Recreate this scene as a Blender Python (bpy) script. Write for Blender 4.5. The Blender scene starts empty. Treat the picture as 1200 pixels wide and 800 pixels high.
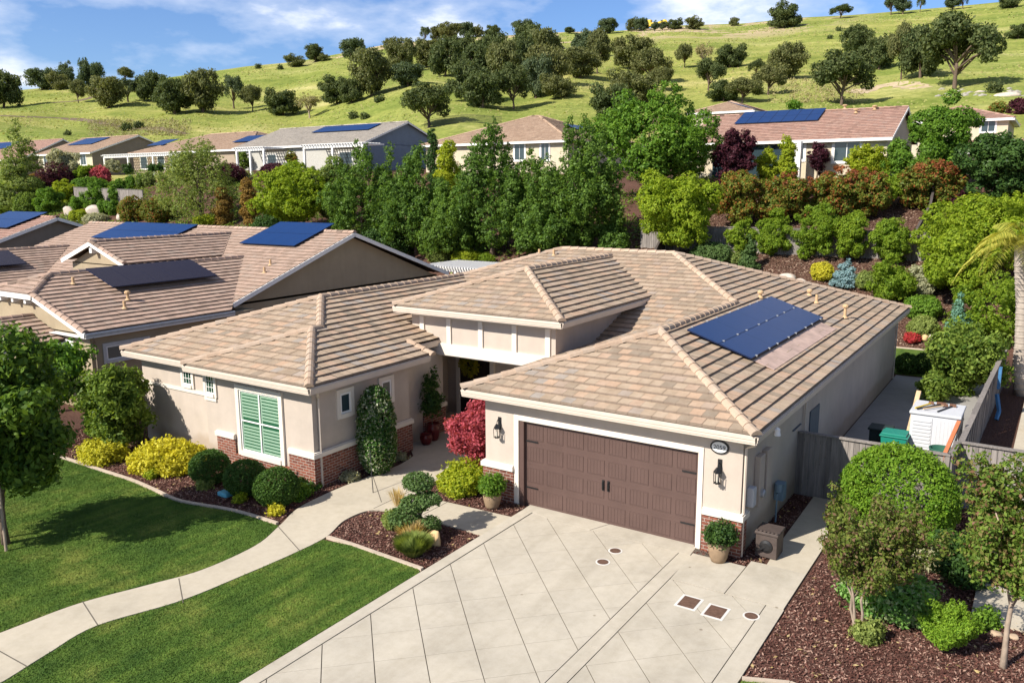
import bpy, math, random
import numpy as np
from mathutils import Vector, Matrix
R = math.radians
rnd = random.Random(7)
scene = bpy.context.scene
COL = scene.collection

# ------------------------------------------------------------------ camera
CAM = np.array([11.3828, -17.8624, 8.6219])
CM = np.array([[0.836041, 0.548649, -0.004475], [0.099004, -0.158875, -0.982322], [-0.539661, 0.820819, -0.187144]])
F = 960.0
cd = bpy.data.cameras.new('camera'); cam = bpy.data.objects.new('camera', cd); COL.objects.link(cam)
cd.sensor_width = 36.0; cd.lens = 36.0 * F / 1200.0; cd.clip_start = 0.2; cd.clip_end = 6000
cam.matrix_world = Matrix(((CM[0][0], -CM[1][0], -CM[2][0], CAM[0]), (CM[0][1], -CM[1][1], -CM[2][1], CAM[1]),
                           (CM[0][2], -CM[1][2], -CM[2][2], CAM[2]), (0, 0, 0, 1)))
scene.camera = cam

def ray(u, v):
    return CM.T @ np.array([(u - 600) / F, (v - 400) / F, 1.0])
def P(u, v, **k):                       # point where a line of sight meets a plane x=, y= or z=
    d = ray(u, v); a, val = list(k.items())[0]; i = 'xyz'.index(a)
    return CAM + d * ((val - CAM[i]) / d[i])
def depth(p):
    return float(CM[2] @ (np.array(p) - CAM))

# ------------------------------------------------------------------ terrain
def sstep(t):
    t = min(1.0, max(0.0, t)); return t * t * (3 - 2 * t)
SKY = [(-400, 112), (-150, 112), (0, 108), (100, 99), (200, 91), (290, 78), (345, 73), (400, 63), (450, 53), (500, 48), (560, 43), (620, 41), (660, 38),
       (720, 37), (800, 30), (870, 28), (940, 21), (1000, 18), (1060, 13), (1130, 7), (1200, 0), (1400, -22), (1700, -40)]
AZ = []
for px_, py_ in SKY:
    d = ray(px_, py_); AZ.append((math.atan2(d[0], d[1]), d[2] / math.hypot(d[0], d[1])))
RC = 440.0
def crest(az):
    if az <= AZ[0][0]: return AZ[0][1]
    for (a0, t0), (a1, t1) in zip(AZ, AZ[1:]):
        if az <= a1: return t0 + (t1 - t0) * (az - a0) / (a1 - a0)
    return AZ[-1][1]
def bench(x, y):
    t = [(29.3, 0.0), (38, 4.0), (56, 9.2), (74, 10.0), (110, 11.0), (4000, 11.0)]
    z = 0.0
    if y > 29.3:
        for (a, za), (b, zb) in zip(t, t[1:]):
            if y <= b: z = za + (zb - za) * (y - a) / (b - a); break
    k = sstep((y - 30) / 30)
    return z + 0.021 * max(0.0, -x - 10) * k * (1 if x > -150 else 150 / -x)
def terrain(x, y):
    z = bench(x, min(y, 110))
    dx, dy = x - CAM[0], y - CAM[1]; r = math.hypot(dx, dy)
    if y > 78 and r > 95:
        az = math.atan2(dx, dy); zc = CAM[2] + RC * crest(az)
        r0 = 118 if az > -0.62 else 118 + 60 * sstep((-az - 0.62) / 0.3)
        t = (r - r0) / (RC - r0)
        if t > 0:
            tt = min(t, 1.0); prof = 0.28 * tt + 0.72 * tt ** 1.15
            z = z + (zc - z) * prof
            und = math.sin(az * 31 + r * 0.021) * 1.5 + math.sin(az * 67 - r * 0.043 + 1) * 0.8 + math.sin(r * 0.11 + az * 17) * 0.45
            z += 0.55 * und * math.sin(math.pi * min(1, tt)) * min(1, tt * 4)
            if t > 1: z -= (t - 1) * 60
    return z
def gp(u, v, tmax=900):                 # where a line of sight meets the terrain
    d = ray(u, v); t = 12.0; step = 0.5; last = t
    while t < tmax:
        p = CAM + d * t
        if p[2] < terrain(p[0], p[1]):
            a, b = last, t
            for _ in range(18):
                m = (a + b) / 2; p = CAM + d * m
                if p[2] < terrain(p[0], p[1]): b = m
                else: a = m
            p = CAM + d * b; return np.array([p[0], p[1], terrain(p[0], p[1])])
        last = t; step = 0.5 if t < 120 else 2.0; t += step
    p = CAM + d * 430; return np.array([p[0], p[1], terrain(p[0], p[1])])

# ------------------------------------------------------------------ materials
MATS = {}
def nodes(name):
    m = bpy.data.materials.new(name); m.use_nodes = True; nt = m.node_tree; nt.nodes.clear()
    out = nt.nodes.new('ShaderNodeOutputMaterial'); MATS[name] = m
    return m, nt, out
def N(nt, t, **k):
    n = nt.nodes.new('ShaderNode' + t)
    for a, v in k.items():
        if a in n.inputs: n.inputs[a].default_value = v
        else: setattr(n, a, v)
    return n
def ramp(nt, fac, stops):
    r = nt.nodes.new('ShaderNodeValToRGB'); e = r.color_ramp.elements
    while len(e) < len(stops): e.new(0.5)
    for i, (p, c) in enumerate(stops): e[i].position = p; e[i].color = (*c, 1)
    nt.links.new(fac, r.inputs['Fac']); return r.outputs['Color']
def mix(nt, f, a, b, mode='MIX'):
    m = nt.nodes.new('ShaderNodeMix'); m.data_type = 'RGBA'; m.blend_type = mode
    for sock, v in ((m.inputs[0], f), (m.inputs[6], a), (m.inputs[7], b)):
        if isinstance(v, (int, float)): sock.default_value = v
        elif isinstance(v, tuple): sock.default_value = (*v, 1)
        else: nt.links.new(v, sock)
    return m.outputs[2]
def noise(nt, vec, scale, detail=4, rough=0.55):
    n = N(nt, 'TexNoise', Scale=scale, Detail=detail, Roughness=rough)
    if vec is not None: nt.links.new(vec, n.inputs['Vector'])
    return n.outputs['Fac']
def pos(nt): return nt.nodes.new('ShaderNodeNewGeometry').outputs['Position']
def finish(nt, out, col, rough=0.8, spec=0.3, bump=None, bstr=0.3, bdist=0.02, metal=0.0, **k):
    b = N(nt, 'BsdfPrincipled'); b.inputs['Roughness'].default_value = rough; b.inputs['Specular IOR Level'].default_value = spec
    b.inputs['Metallic'].default_value = metal
    if isinstance(col, tuple): b.inputs['Base Color'].default_value = (*col, 1)
    else: nt.links.new(col, b.inputs['Base Color'])
    if bump is not None:
        bp = N(nt, 'Bump', Strength=bstr, Distance=bdist); nt.links.new(bump, bp.inputs['Height']); nt.links.new(bp.outputs[0], b.inputs['Normal'])
    nt.links.new(b.outputs[0], out.inputs['Surface']); return b
def plain(name, c, rough=0.7, spec=0.3, var=0.12, scale=6, metal=0.0, bump=0.15):
    m, nt, out = nodes(name); n = noise(nt, pos(nt), scale, 5)
    col = ramp(nt, n, [(0.25, tuple(x * (1 - var) for x in c)), (0.75, tuple(min(1, x * (1 + var)) for x in c))])
    finish(nt, out, col, rough, spec, n, bump, 0.01, metal); return m
def stucco(name, c):
    m, nt, out = nodes(name); p = pos(nt); n = noise(nt, p, 0.9, 6, 0.7); f = noise(nt, p, 55, 4, 0.7)
    w = N(nt, 'TexNoise', Scale=1.0, Detail=3.0); mp = N(nt, 'Mapping'); mp.inputs['Scale'].default_value = (3, 3, 0.25)
    nt.links.new(p, mp.inputs['Vector']); nt.links.new(mp.outputs[0], w.inputs['Vector'])
    col = ramp(nt, n, [(0.3, tuple(x * 0.85 for x in c)), (0.7, tuple(x * 1.06 for x in c))])
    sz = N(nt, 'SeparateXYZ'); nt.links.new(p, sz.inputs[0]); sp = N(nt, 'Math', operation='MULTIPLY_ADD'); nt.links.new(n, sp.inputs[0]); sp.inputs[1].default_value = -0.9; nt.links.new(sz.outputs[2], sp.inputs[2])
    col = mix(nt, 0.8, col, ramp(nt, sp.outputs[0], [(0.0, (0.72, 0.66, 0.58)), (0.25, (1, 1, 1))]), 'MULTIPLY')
    col = mix(nt, 0.22, col, ramp(nt, w.outputs['Fac'], [(0.35, tuple(x * 0.8 for x in c)), (0.6, c)]))
    finish(nt, out, col, 0.92, 0.15, f, 0.5, 0.02); return m
def brick():
    m, nt, out = nodes('brick'); p = pos(nt); s = N(nt, 'SeparateXYZ'); nt.links.new(p, s.inputs[0])
    a = N(nt, 'Math', operation='ADD'); nt.links.new(s.outputs[0], a.inputs[0]); nt.links.new(s.outputs[1], a.inputs[1])
    c = N(nt, 'CombineXYZ'); nt.links.new(a.outputs[0], c.inputs[0]); nt.links.new(s.outputs[2], c.inputs[1])
    b = N(nt, 'TexBrick', Scale=1.0); b.inputs['Brick Width'].default_value = 0.23; b.inputs['Row Height'].default_value = 0.085
    b.inputs['Mortar Size'].default_value = 0.009; b.inputs['Mortar Smooth'].default_value = 0.15; b.inputs['Bias'].default_value = -0.1
    b.inputs['Color1'].default_value = (0.27, 0.095, 0.062, 1); b.inputs['Color2'].default_value = (0.13, 0.052, 0.042, 1); b.inputs['Mortar'].default_value = (0.40, 0.34, 0.29, 1)
    nt.links.new(c.outputs[0], b.inputs['Vector'])
    n = noise(nt, p, 9, 4); col = mix(nt, 0.5, b.outputs['Color'], ramp(nt, n, [(0.3, (0.6, 0.55, 0.5)), (0.7, (1, 1, 1))]), 'MULTIPLY')
    inv = N(nt, 'Math', operation='SUBTRACT'); inv.inputs[0].default_value = 1; nt.links.new(b.outputs['Fac'], inv.inputs[1])
    finish(nt, out, col, 0.9, 0.15, inv.outputs[0], 0.8, 0.012); return m
def tiles(name, stops, dirt=(0.72, 0.68, 0.64)):
    m, nt, out = nodes(name); at = N(nt, 'Attribute', attribute_name='tint'); p = pos(nt)
    col = ramp(nt, at.outputs['Fac'], stops)
    n = noise(nt, p, 3.0, 6, 0.7); f = noise(nt, p, 40, 3)
    col = mix(nt, 0.75, col, ramp(nt, n, [(0.3, dirt), (0.62, (1, 1, 1))]), 'MULTIPLY')
    col = mix(nt, 0.4, col, ramp(nt, f, [(0.3, (0.75, 0.73, 0.7)), (0.7, (1.1, 1.08, 1.05))]), 'MULTIPLY')
    finish(nt, out, col, 0.85, 0.25, f, 0.35, 0.008); return m
def leaf(name, c1, c2, tr=0.3, rough=0.5, c3=None, p3=0.95, gain=1.55):
    c1 = tuple(x * gain * 1.3 for x in c1); c2 = tuple(x * gain * 1.1 for x in c2); tr = tr + 0.12 if tr > 0 else 0.0
    m, nt, out = nodes(name); g = nt.nodes.new('ShaderNodeNewGeometry'); oi = nt.nodes.new('ShaderNodeObjectInfo')
    st = [(0.0, c1), (0.85, c2)] if c3 is None else [(0.0, c1), (0.7, c2), (p3, c3)]
    n = noise(nt, g.outputs['Position'], 0.9, 2)
    ad = N(nt, 'Math', operation='MULTIPLY_ADD'); nt.links.new(n, ad.inputs[0]); ad.inputs[1].default_value = 0.7
    sh = N(nt, 'Math', operation='SUBTRACT'); nt.links.new(g.outputs['Random Per Island'], sh.inputs[0]); sh.inputs[1].default_value = 0.3
    nt.links.new(sh.outputs[0], ad.inputs[2])
    col = ramp(nt, ad.outputs[0], st)
    col = mix(nt, 0.35, col, ramp(nt, oi.outputs['Random'], [(0, (0.7, 0.78, 0.7)), (1, (1.2, 1.12, 0.95))]), 'MULTIPLY')
    b = N(nt, 'BsdfPrincipled', Roughness=rough); b.inputs['Specular IOR Level'].default_value = 0.13; nt.links.new(col, b.inputs['Base Color'])
    t = N(nt, 'BsdfTranslucent'); tc = mix(nt, 1.0, col, (1.25, 1.2, 0.55), 'MULTIPLY'); nt.links.new(tc, t.inputs['Color'])
    ms = N(nt, 'MixShader'); ms.inputs[0].default_value = tr
    nt.links.new(b.outputs[0], ms.inputs[1]); nt.links.new(t.outputs[0], ms.inputs[2]); nt.links.new(ms.outputs[0], out.inputs['Surface'])
    return m
def glass(name, tint=(0.02, 0.035, 0.05), tr=0.0):
    m, nt, out = nodes(name); b = N(nt, 'BsdfPrincipled', Roughness=0.06); b.inputs['Base Color'].default_value = (*tint, 1); b.inputs['Specular IOR Level'].default_value = 0.7
    if tr:
        t = N(nt, 'BsdfTransparent'); ms = N(nt, 'MixShader'); ms.inputs[0].default_value = tr
        nt.links.new(b.outputs[0], ms.inputs[1]); nt.links.new(t.outputs[0], ms.inputs[2]); nt.links.new(ms.outputs[0], out.inputs['Surface'])
    else: nt.links.new(b.outputs[0], out.inputs['Surface'])
    return m
def concrete(name, c, seams=False):
    m, nt, out = nodes(name); p = pos(nt); n = noise(nt, p, 0.7, 8, 0.65); f = noise(nt, p, 90, 3, 0.7); g = noise(nt, p, 5, 5, 0.7)
    col = ramp(nt, n, [(0.3, tuple(x * 0.86 for x in c)), (0.5, c), (0.72, tuple(x * 1.08 for x in c))])
    col = mix(nt, 0.5, col, ramp(nt, g, [(0.3, (0.82, 0.8, 0.76)), (0.6, (1, 1, 1))]), 'MULTIPLY')
    col = mix(nt, 0.35, col, ramp(nt, f, [(0.3, (0.8, 0.8, 0.8)), (0.7, (1.1, 1.1, 1.1))]), 'MULTIPLY')
    if seams:
        at = N(nt, 'Attribute', attribute_name='tint'); col = mix(nt, 0.7, col, ramp(nt, at.outputs['Fac'], [(0, (0.95, 0.95, 0.95)), (1, (1.03, 1.025, 1.015))]), 'MULTIPLY')  # tyre polish and drips along the drive
        mp = N(nt, 'Mapping'); mp.inputs['Scale'].default_value = (1.5, 0.16, 1); nt.links.new(p, mp.inputs['Vector']); t_ = noise(nt, mp.outputs[0], 1.0, 5, 0.6)
        col = mix(nt, 0.5, col, ramp(nt, t_, [(0.36, (0.80, 0.79, 0.77)), (0.55, (1.0, 1.0, 1.0))]), 'MULTIPLY')
        v = N(nt, 'TexVoronoi', Scale=1.1); nt.links.new(p, v.inputs['Vector']); col = mix(nt, 1.0, col, ramp(nt, v.outputs['Distance'], [(0.02, (0.55, 0.52, 0.48)), (0.05, (1, 1, 1))]), 'MULTIPLY')
    finish(nt, out, col, 0.85, 0.2, f, 0.15, 0.006); return m
def mulch(name, a, b_, c3):
    m, nt, out = nodes(name); p = pos(nt); n = noise(nt, p, 14, 6, 0.8); l = noise(nt, p, 0.6, 3)
    v = N(nt, 'TexVoronoi', Scale=16.0); nt.links.new(p, v.inputs['Vector'])
    col = ramp(nt, n, [(0.3, a), (0.52, b_), (0.72, c3)]); col = mix(nt, 0.5, col, ramp(nt, l, [(0.3, (0.65, 0.62, 0.6)), (0.7, (1.15, 1.1, 1.05))]), 'MULTIPLY')
    finish(nt, out, col, 0.95, 0.1, n, 0.9, 0.05); return m
def lawnmat():
    m, nt, out = nodes('lawn'); p = pos(nt); n = noise(nt, p, 0.75, 5, 0.65); f = noise(nt, p, 30, 4, 0.8)
    mp = N(nt, 'Mapping'); mp.inputs['Rotation'].default_value = (0, 0, 0.08); mp.inputs['Scale'].default_value = (3.2, 0.3, 1); nt.links.new(p, mp.inputs['Vector'])
    s = noise(nt, mp.outputs[0], 1.0, 3)
    col = ramp(nt, n, [(0.3, (0.050, 0.10, 0.022)), (0.5, (0.09, 0.15, 0.03)), (0.7, (0.18, 0.21, 0.055))])
    col = mix(nt, 0.7, col, ramp(nt, s, [(0.35, (0.62, 0.72, 0.6)), (0.62, (1.25, 1.15, 1.0))]), 'MULTIPLY')
    col = mix(nt, 0.6, col, ramp(nt, f, [(0.3, (0.55, 0.6, 0.5)), (0.7, (1.2, 1.15, 1.0))]), 'MULTIPLY')
    finish(nt, out, col, 0.85, 0.12, f, 0.6, 0.03); return m
def hillgrass():
    m, nt, out = nodes('hill_grass'); p = pos(nt)
    mp = N(nt, 'Mapping'); mp.inputs['Scale'].default_value = (0.35, 0.9, 1.6); mp.inputs['Rotation'].default_value = (0, 0, 0.5); nt.links.new(p, mp.inputs['Vector'])
    n = noise(nt, mp.outputs[0], 0.05, 7, 0.65); b = noise(nt, p, 0.012, 4, 0.6); f = noise(nt, p, 0.8, 6, 0.75)
    col = ramp(nt, n, [(0.28, (0.13, 0.17, 0.045)), (0.44, (0.235, 0.27, 0.075)), (0.57, (0.325, 0.33, 0.115)), (0.70, (0.47, 0.43, 0.22))])
    col = mix(nt, 0.6, col, ramp(nt, b, [(0.35, (0.75, 0.85, 0.7)), (0.65, (1.15, 1.05, 1.0))]), 'MULTIPLY')
    col = mix(nt, 0.8, col, ramp(nt, f, [(0.34, (0.5, 0.58, 0.45)), (0.58, (1.1, 1.08, 1.0))]), 'MULTIPLY'); f2 = noise(nt, p, 0.22, 5, 0.7)
    col = mix(nt, 0.6, col, ramp(nt, f2, [(0.38, (0.7, 0.78, 0.62)), (0.62, (1.12, 1.08, 1.0))]), 'MULTIPLY')
    # bare sandy cuts near the crest
    z = N(nt, 'SeparateXYZ'); nt.links.new(p, z.inputs[0]); e = noise(nt, p, 0.035, 5, 0.7)
    mr = N(nt, 'MapRange'); mr.inputs['From Min'].default_value = 0.50; mr.inputs['From Max'].default_value = 0.54; nt.links.new(e, mr.inputs['Value'])
    hz = N(nt, 'MapRange'); hz.inputs['From Min'].default_value = 62; hz.inputs['From Max'].default_value = 74; nt.links.new(z.outputs[2], hz.inputs['Value'])
    xl = N(nt, 'MapRange'); xl.inputs['From Min'].default_value = -60; xl.inputs['From Max'].default_value = -100; nt.links.new(z.outputs[0], xl.inputs['Value'])
    mu = N(nt, 'Math', operation='MULTIPLY'); nt.links.new(mr.outputs[0], mu.inputs[0]); nt.links.new(hz.outputs[0], mu.inputs[1])
    mu2 = N(nt, 'Math', operation='MULTIPLY'); nt.links.new(mu.outputs[0], mu2.inputs[0]); nt.links.new(xl.outputs[0], mu2.inputs[1])
    col = mix(nt, mu2.outputs[0], col, (0.42, 0.33, 0.21))
    finish(nt, out, col, 0.95, 0.05, f, 0.6, 0.6); return m
def fencemat(name, c):
    m, nt, out = nodes(name); p = pos(nt); mp = N(nt, 'Mapping'); mp.inputs['Scale'].default_value = (9, 9, 0.7); nt.links.new(p, mp.inputs['Vector'])
    n = noise(nt, mp.outputs[0], 1.6, 6, 0.7); at = N(nt, 'Attribute', attribute_name='tint')
    col = ramp(nt, n, [(0.3, tuple(x * 0.6 for x in c)), (0.5, c), (0.75, tuple(x * 1.45 for x in c))])
    col = mix(nt, 0.6, col, ramp(nt, at.outputs['Fac'], [(0, (0.6, 0.58, 0.56)), (1, (1.15, 1.12, 1.08))]), 'MULTIPLY')
    finish(nt, out, col, 0.9, 0.15, n, 0.4, 0.01); return m
def solar():
    m, nt, out = nodes('solar_cell'); p = pos(nt)
    mp = N(nt, 'Mapping'); nt.links.new(p, mp.inputs['Vector'])
    b = N(nt, 'TexBrick', Scale=1.0, offset=0.0); b.inputs['Brick Width'].default_value = 0.155; b.inputs['Row Height'].default_value = 0.155; b.inputs['Mortar Size'].default_value = 0.003
    b.inputs['Color1'].default_value = (0.002, 0.026, 0.11, 1); b.inputs['Color2'].default_value = (0.0025, 0.028, 0.118, 1); b.inputs['Mortar'].default_value = (0.003, 0.03, 0.125, 1)
    nt.links.new(mp.outputs[0], b.inputs['Vector'])
    finish(nt, out, b.outputs['Color'], 0.3, 0.22); return m

M_ST = stucco('stucco', (0.50, 0.43, 0.365)); M_ST2 = stucco('olive_stucco', (0.36, 0.295, 0.20)); M_ST3 = stucco('grey_stucco', (0.20, 0.25, 0.31))
M_ST4 = stucco('pale_stucco', (0.56, 0.49, 0.36)); M_ST5 = stucco('taupe_stucco', (0.26, 0.22, 0.18))
M_TRIM = plain('cream_trim', (0.68, 0.62, 0.54), 0.6, 0.3, 0.05, 3, bump=0.03); M_WHITE = plain('white_paint', (0.78, 0.77, 0.74), 0.5, 0.35, 0.04, 3, bump=0.02)
M_FASCIA = plain('fascia_paint', (0.56, 0.48, 0.40), 0.5, 0.35, 0.05, 3, bump=0.02); M_BRICK = brick()
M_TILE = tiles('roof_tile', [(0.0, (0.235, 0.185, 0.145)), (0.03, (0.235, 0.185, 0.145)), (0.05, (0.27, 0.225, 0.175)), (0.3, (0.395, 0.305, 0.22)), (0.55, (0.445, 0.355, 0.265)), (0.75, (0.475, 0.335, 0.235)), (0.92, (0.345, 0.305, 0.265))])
M_CAP = tiles('ridge_tile', [(0.0, (0.43, 0.32, 0.235)), (0.5, (0.48, 0.37, 0.28)), (1.0, (0.41, 0.33, 0.26))])
M_TILE2 = tiles('brown_roof_tile', [(0.0, (0.20, 0.15, 0.12)), (0.03, (0.20, 0.15, 0.12)), (0.05, (0.32, 0.235, 0.185)), (0.4, (0.41, 0.30, 0.24)), (0.7, (0.46, 0.33, 0.26)), (1.0, (0.36, 0.29, 0.24))])
M_TILE3 = tiles('pink_roof_tile', [(0.0, (0.16, 0.10, 0.085)), (0.03, (0.16, 0.10, 0.085)), (0.05, (0.30, 0.19, 0.15)), (0.4, (0.40, 0.24, 0.19)), (0.7, (0.44, 0.28, 0.22)), (1.0, (0.36, 0.25, 0.21))])
M_TILE4 = tiles('grey_roof_tile', [(0.0, (0.17, 0.155, 0.14)), (0.03, (0.17, 0.155, 0.14)), (0.05, (0.30, 0.28, 0.25)), (0.5, (0.40, 0.37, 0.33)), (1.0, (0.45, 0.41, 0.36))])
M_TILE5 = tiles('tan_roof_tile', [(0.0, (0.17, 0.12, 0.09)), (0.03, (0.17, 0.12, 0.09)), (0.05, (0.35, 0.25, 0.18)), (0.5, (0.44, 0.31, 0.22)), (1.0, (0.50, 0.37, 0.27))])
M_DECK = plain('roof_underlay', (0.10, 0.075, 0.055), 0.95, 0.1)
M_DOOR = plain('brown_door_paint', (0.098, 0.060, 0.051), 0.5, 0.35, 0.10, 2, bump=0.03); M_BLACK = plain('black_metal', (0.012, 0.012, 0.013), 0.45, 0.5, 0.1, bump=0.02)
M_DARK = plain('dark_door_wood', (0.018, 0.012, 0.011), 0.5, 0.3)
M_CONC = concrete('driveway_concrete', (0.475, 0.435, 0.36), True); M_PATH = concrete('path_concrete', (0.48, 0.43, 0.34)); M_JOINT = plain('joint', (0.13, 0.115, 0.095), 0.95, 0.1)
M_MULCH = mulch('mulch', (0.055, 0.026, 0.022), (0.12, 0.062, 0.050), (0.24, 0.15, 0.12)); M_SOIL = mulch('garden_soil', (0.05, 0.026, 0.02), (0.11, 0.06, 0.045), (0.17, 0.105, 0.08))
M_LAWN = lawnmat(); M_HILL = hillgrass(); M_FENCE = fencemat('weathered_fence', (0.235, 0.215, 0.20)); M_FENCED = fencemat('dark_fence', (0.085, 0.072, 0.066))
M_SOLAR = solar(); M_PFRAME = plain('panel_frame', (0.006, 0.012, 0.04), 0.5, 0.2); M_PDARK = plain('dark_panel', (0.022, 0.016, 0.022), 0.25, 0.4, 0.05)
M_GLASS = glass('window_glass', (0.03, 0.05, 0.06)); M_CLEAR = glass('clear_glass', (0.02, 0.03, 0.03), 0.9); M_GREEN = plain('green_shutter', (0.36, 0.55, 0.40), 0.5, 0.3, 0.06); M_GREEND = plain('green_gap', (0.015, 0.12, 0.05), 0.6); M_PANEG = glass('green_window_glass', (0.012, 0.05, 0.03))
M_COPPER = plain('stained_flashing', (0.47, 0.34, 0.28), 0.6, 0.4, 0.25, 2.5); M_VENT = plain('vent_paint', (0.50, 0.34, 0.19), 0.7)
M_METAL = plain('grey_metal', (0.40, 0.41, 0.42), 0.4, 0.5, metal=0.4); M_BARK = plain('bark', (0.13, 0.095, 0.07), 0.95, 0.1, 0.45, 9, bump=0.8)
M_PALEBARK = plain('pale_bark', (0.33, 0.26, 0.20), 0.9, 0.1, 0.3, 5, bump=0.6); M_ROCK = plain('boulder', (0.36, 0.27, 0.19), 0.95, 0.1, 0.3, 4, bump=0.7)
M_POT = plain('clay_pot', (0.27, 0.19, 0.12), 0.8, 0.2, 0.2, 6); M_RED = plain('red_glaze', (0.10, 0.008, 0.010), 0.3, 0.5); M_BIN = plain('green_plastic', (0.012, 0.20, 0.145), 0.45, 0.4, 0.06)
M_PLAS = plain('white_plastic', (0.52, 0.53, 0.55), 0.5, 0.3, 0.04); M_WOOD = plain('raw_wood', (0.50, 0.36, 0.22), 0.85, 0.2, 0.2); M_RUST = plain('rusty_steel', (0.16, 0.08, 0.05), 0.7, 0.3, 0.3)
M_BOX = plain('brown_resin', (0.075, 0.057, 0.05), 0.6, 0.3, 0.2, 8); M_EDGE = plain('curb_edging', (0.46, 0.38, 0.30), 0.9, 0.15); M_IRON = plain('iron_grate', (0.12, 0.07, 0.05), 0.8, 0.2, 0.3, 15)
M_BLUE = plain('blue_tarp', (0.05, 0.16, 0.32), 0.5); M_ORANGE = plain('orange_plastic', (0.36, 0.12, 0.05), 0.6); M_YEL = plain('yellow_plastic', (0.65, 0.45, 0.04), 0.5)
M_LAMPG = glass('lamp_glass', (0.5, 0.47, 0.4)); M_RIM = plain('pale_rim', (0.60, 0.585, 0.55), 0.8, 0.2, 0.12); M_PLAQ = plain('plaque_white', (0.72, 0.72, 0.70), 0.5); M_ROAD = concrete('asphalt', (0.11, 0.105, 0.10)); M_HOSE = plain('blue_hose', (0.08, 0.28, 0.5), 0.5)

L = {}
def LM(k, *a, **b): L[k] = leaf('leaf_' + k, *a, **b)
LM('oak', (0.020, 0.034, 0.013), (0.082, 0.10, 0.040), 0.25, 0.6); LM('oakblue', (0.028, 0.045, 0.026), (0.085, 0.108, 0.058), 0.25, 0.6); LM('oakolive', (0.034, 0.045, 0.016), (0.125, 0.13, 0.055), 0.25, 0.6)
LM('pear', (0.020, 0.046, 0.010), (0.105, 0.175, 0.034), 0.38, 0.4); LM('green', (0.03, 0.075, 0.010), (0.11, 0.19, 0.025), 0.32, 0.45); LM('bright', (0.055, 0.105, 0.011), (0.165, 0.225, 0.024), 0.4, 0.45)
LM('dome', (0.050, 0.11, 0.010), (0.135, 0.215, 0.022), 0.3, 0.45); LM('limegreen', (0.075, 0.125, 0.010), (0.20, 0.255, 0.024), 0.4, 0.5); LM('shade', (0.016, 0.040, 0.008), (0.075, 0.125, 0.018), 0.26, 0.45); LM('lime', (0.09, 0.135, 0.010), (0.25, 0.28, 0.025), 0.4, 0.5); LM('yellow', (0.19, 0.185, 0.012), (0.40, 0.37, 0.04), 0.3, 0.5); LM('willow', (0.06, 0.09, 0.022), (0.19, 0.23, 0.07), 0.35, 0.5)
LM('box', (0.014, 0.036, 0.008), (0.05, 0.095, 0.018), 0.2, 0.45); LM('laurel', (0.03, 0.06, 0.010), (0.13, 0.18, 0.035), 0.3, 0.4); LM('photinia', (0.045, 0.075, 0.012), (0.13, 0.145, 0.026), 0.3, 0.45, (0.33, 0.10, 0.035), 0.98)
LM('plum', (0.016, 0.006, 0.010), (0.065, 0.018, 0.028), 0.25, 0.5); LM('redmaple', (0.12, 0.022, 0.03), (0.36, 0.075, 0.10), 0.3, 0.5); LM('redtip', (0.085, 0.03, 0.012), (0.20, 0.07, 0.03), 0.25, 0.5); LM('myrtle', (0.032, 0.055, 0.012), (0.11, 0.14, 0.028), 0.3, 0.5, (0.20, 0.125, 0.085), 0.92); LM('myrtlegreen', (0.035, 0.07, 0.012), (0.12, 0.175, 0.03), 0.3, 0.5, (0.24, 0.13, 0.085), 1.12)
LM('blue', (0.065, 0.12, 0.14), (0.18, 0.26, 0.29), 0.15, 0.6); LM('conifer', (0.030, 0.058, 0.018), (0.080, 0.125, 0.040), 0.2, 0.5); LM('bluecedar', (0.04, 0.10, 0.075), (0.12, 0.22, 0.17), 0.2, 0.5); LM('brown', (0.075, 0.045, 0.015), (0.19, 0.125, 0.03), 0.25, 0.6)
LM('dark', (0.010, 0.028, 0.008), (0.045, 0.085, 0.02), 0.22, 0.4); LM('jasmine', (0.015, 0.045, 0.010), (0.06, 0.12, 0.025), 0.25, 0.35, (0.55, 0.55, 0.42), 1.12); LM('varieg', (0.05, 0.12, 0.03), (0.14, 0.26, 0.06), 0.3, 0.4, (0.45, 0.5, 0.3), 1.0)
LM('palm', (0.10, 0.13, 0.02), (0.34, 0.32, 0.07), 0.3, 0.5); LM('straw', (0.22, 0.16, 0.07), (0.42, 0.33, 0.17), 0.25, 0.7); LM('redflower', (0.10, 0.03, 0.012), (0.36, 0.035, 0.05), 0.3, 0.5); LM('dusty', (0.13, 0.14, 0.09), (0.26, 0.26, 0.17), 0.2, 0.7)
L['grass'] = leaf('lawn_blade', (0.030, 0.085, 0.010), (0.13, 0.20, 0.026), 0.3, 0.6); L['chip'] = leaf('bark_chip', (0.045, 0.020, 0.017), (0.135, 0.062, 0.050), 0.0, 0.9, (0.33, 0.22, 0.18), 1.05, 1.0)
L['scrub'] = leaf('dry_scrub', (0.10, 0.10, 0.05), (0.22, 0.19, 0.10), 0.15, 0.8)

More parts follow.
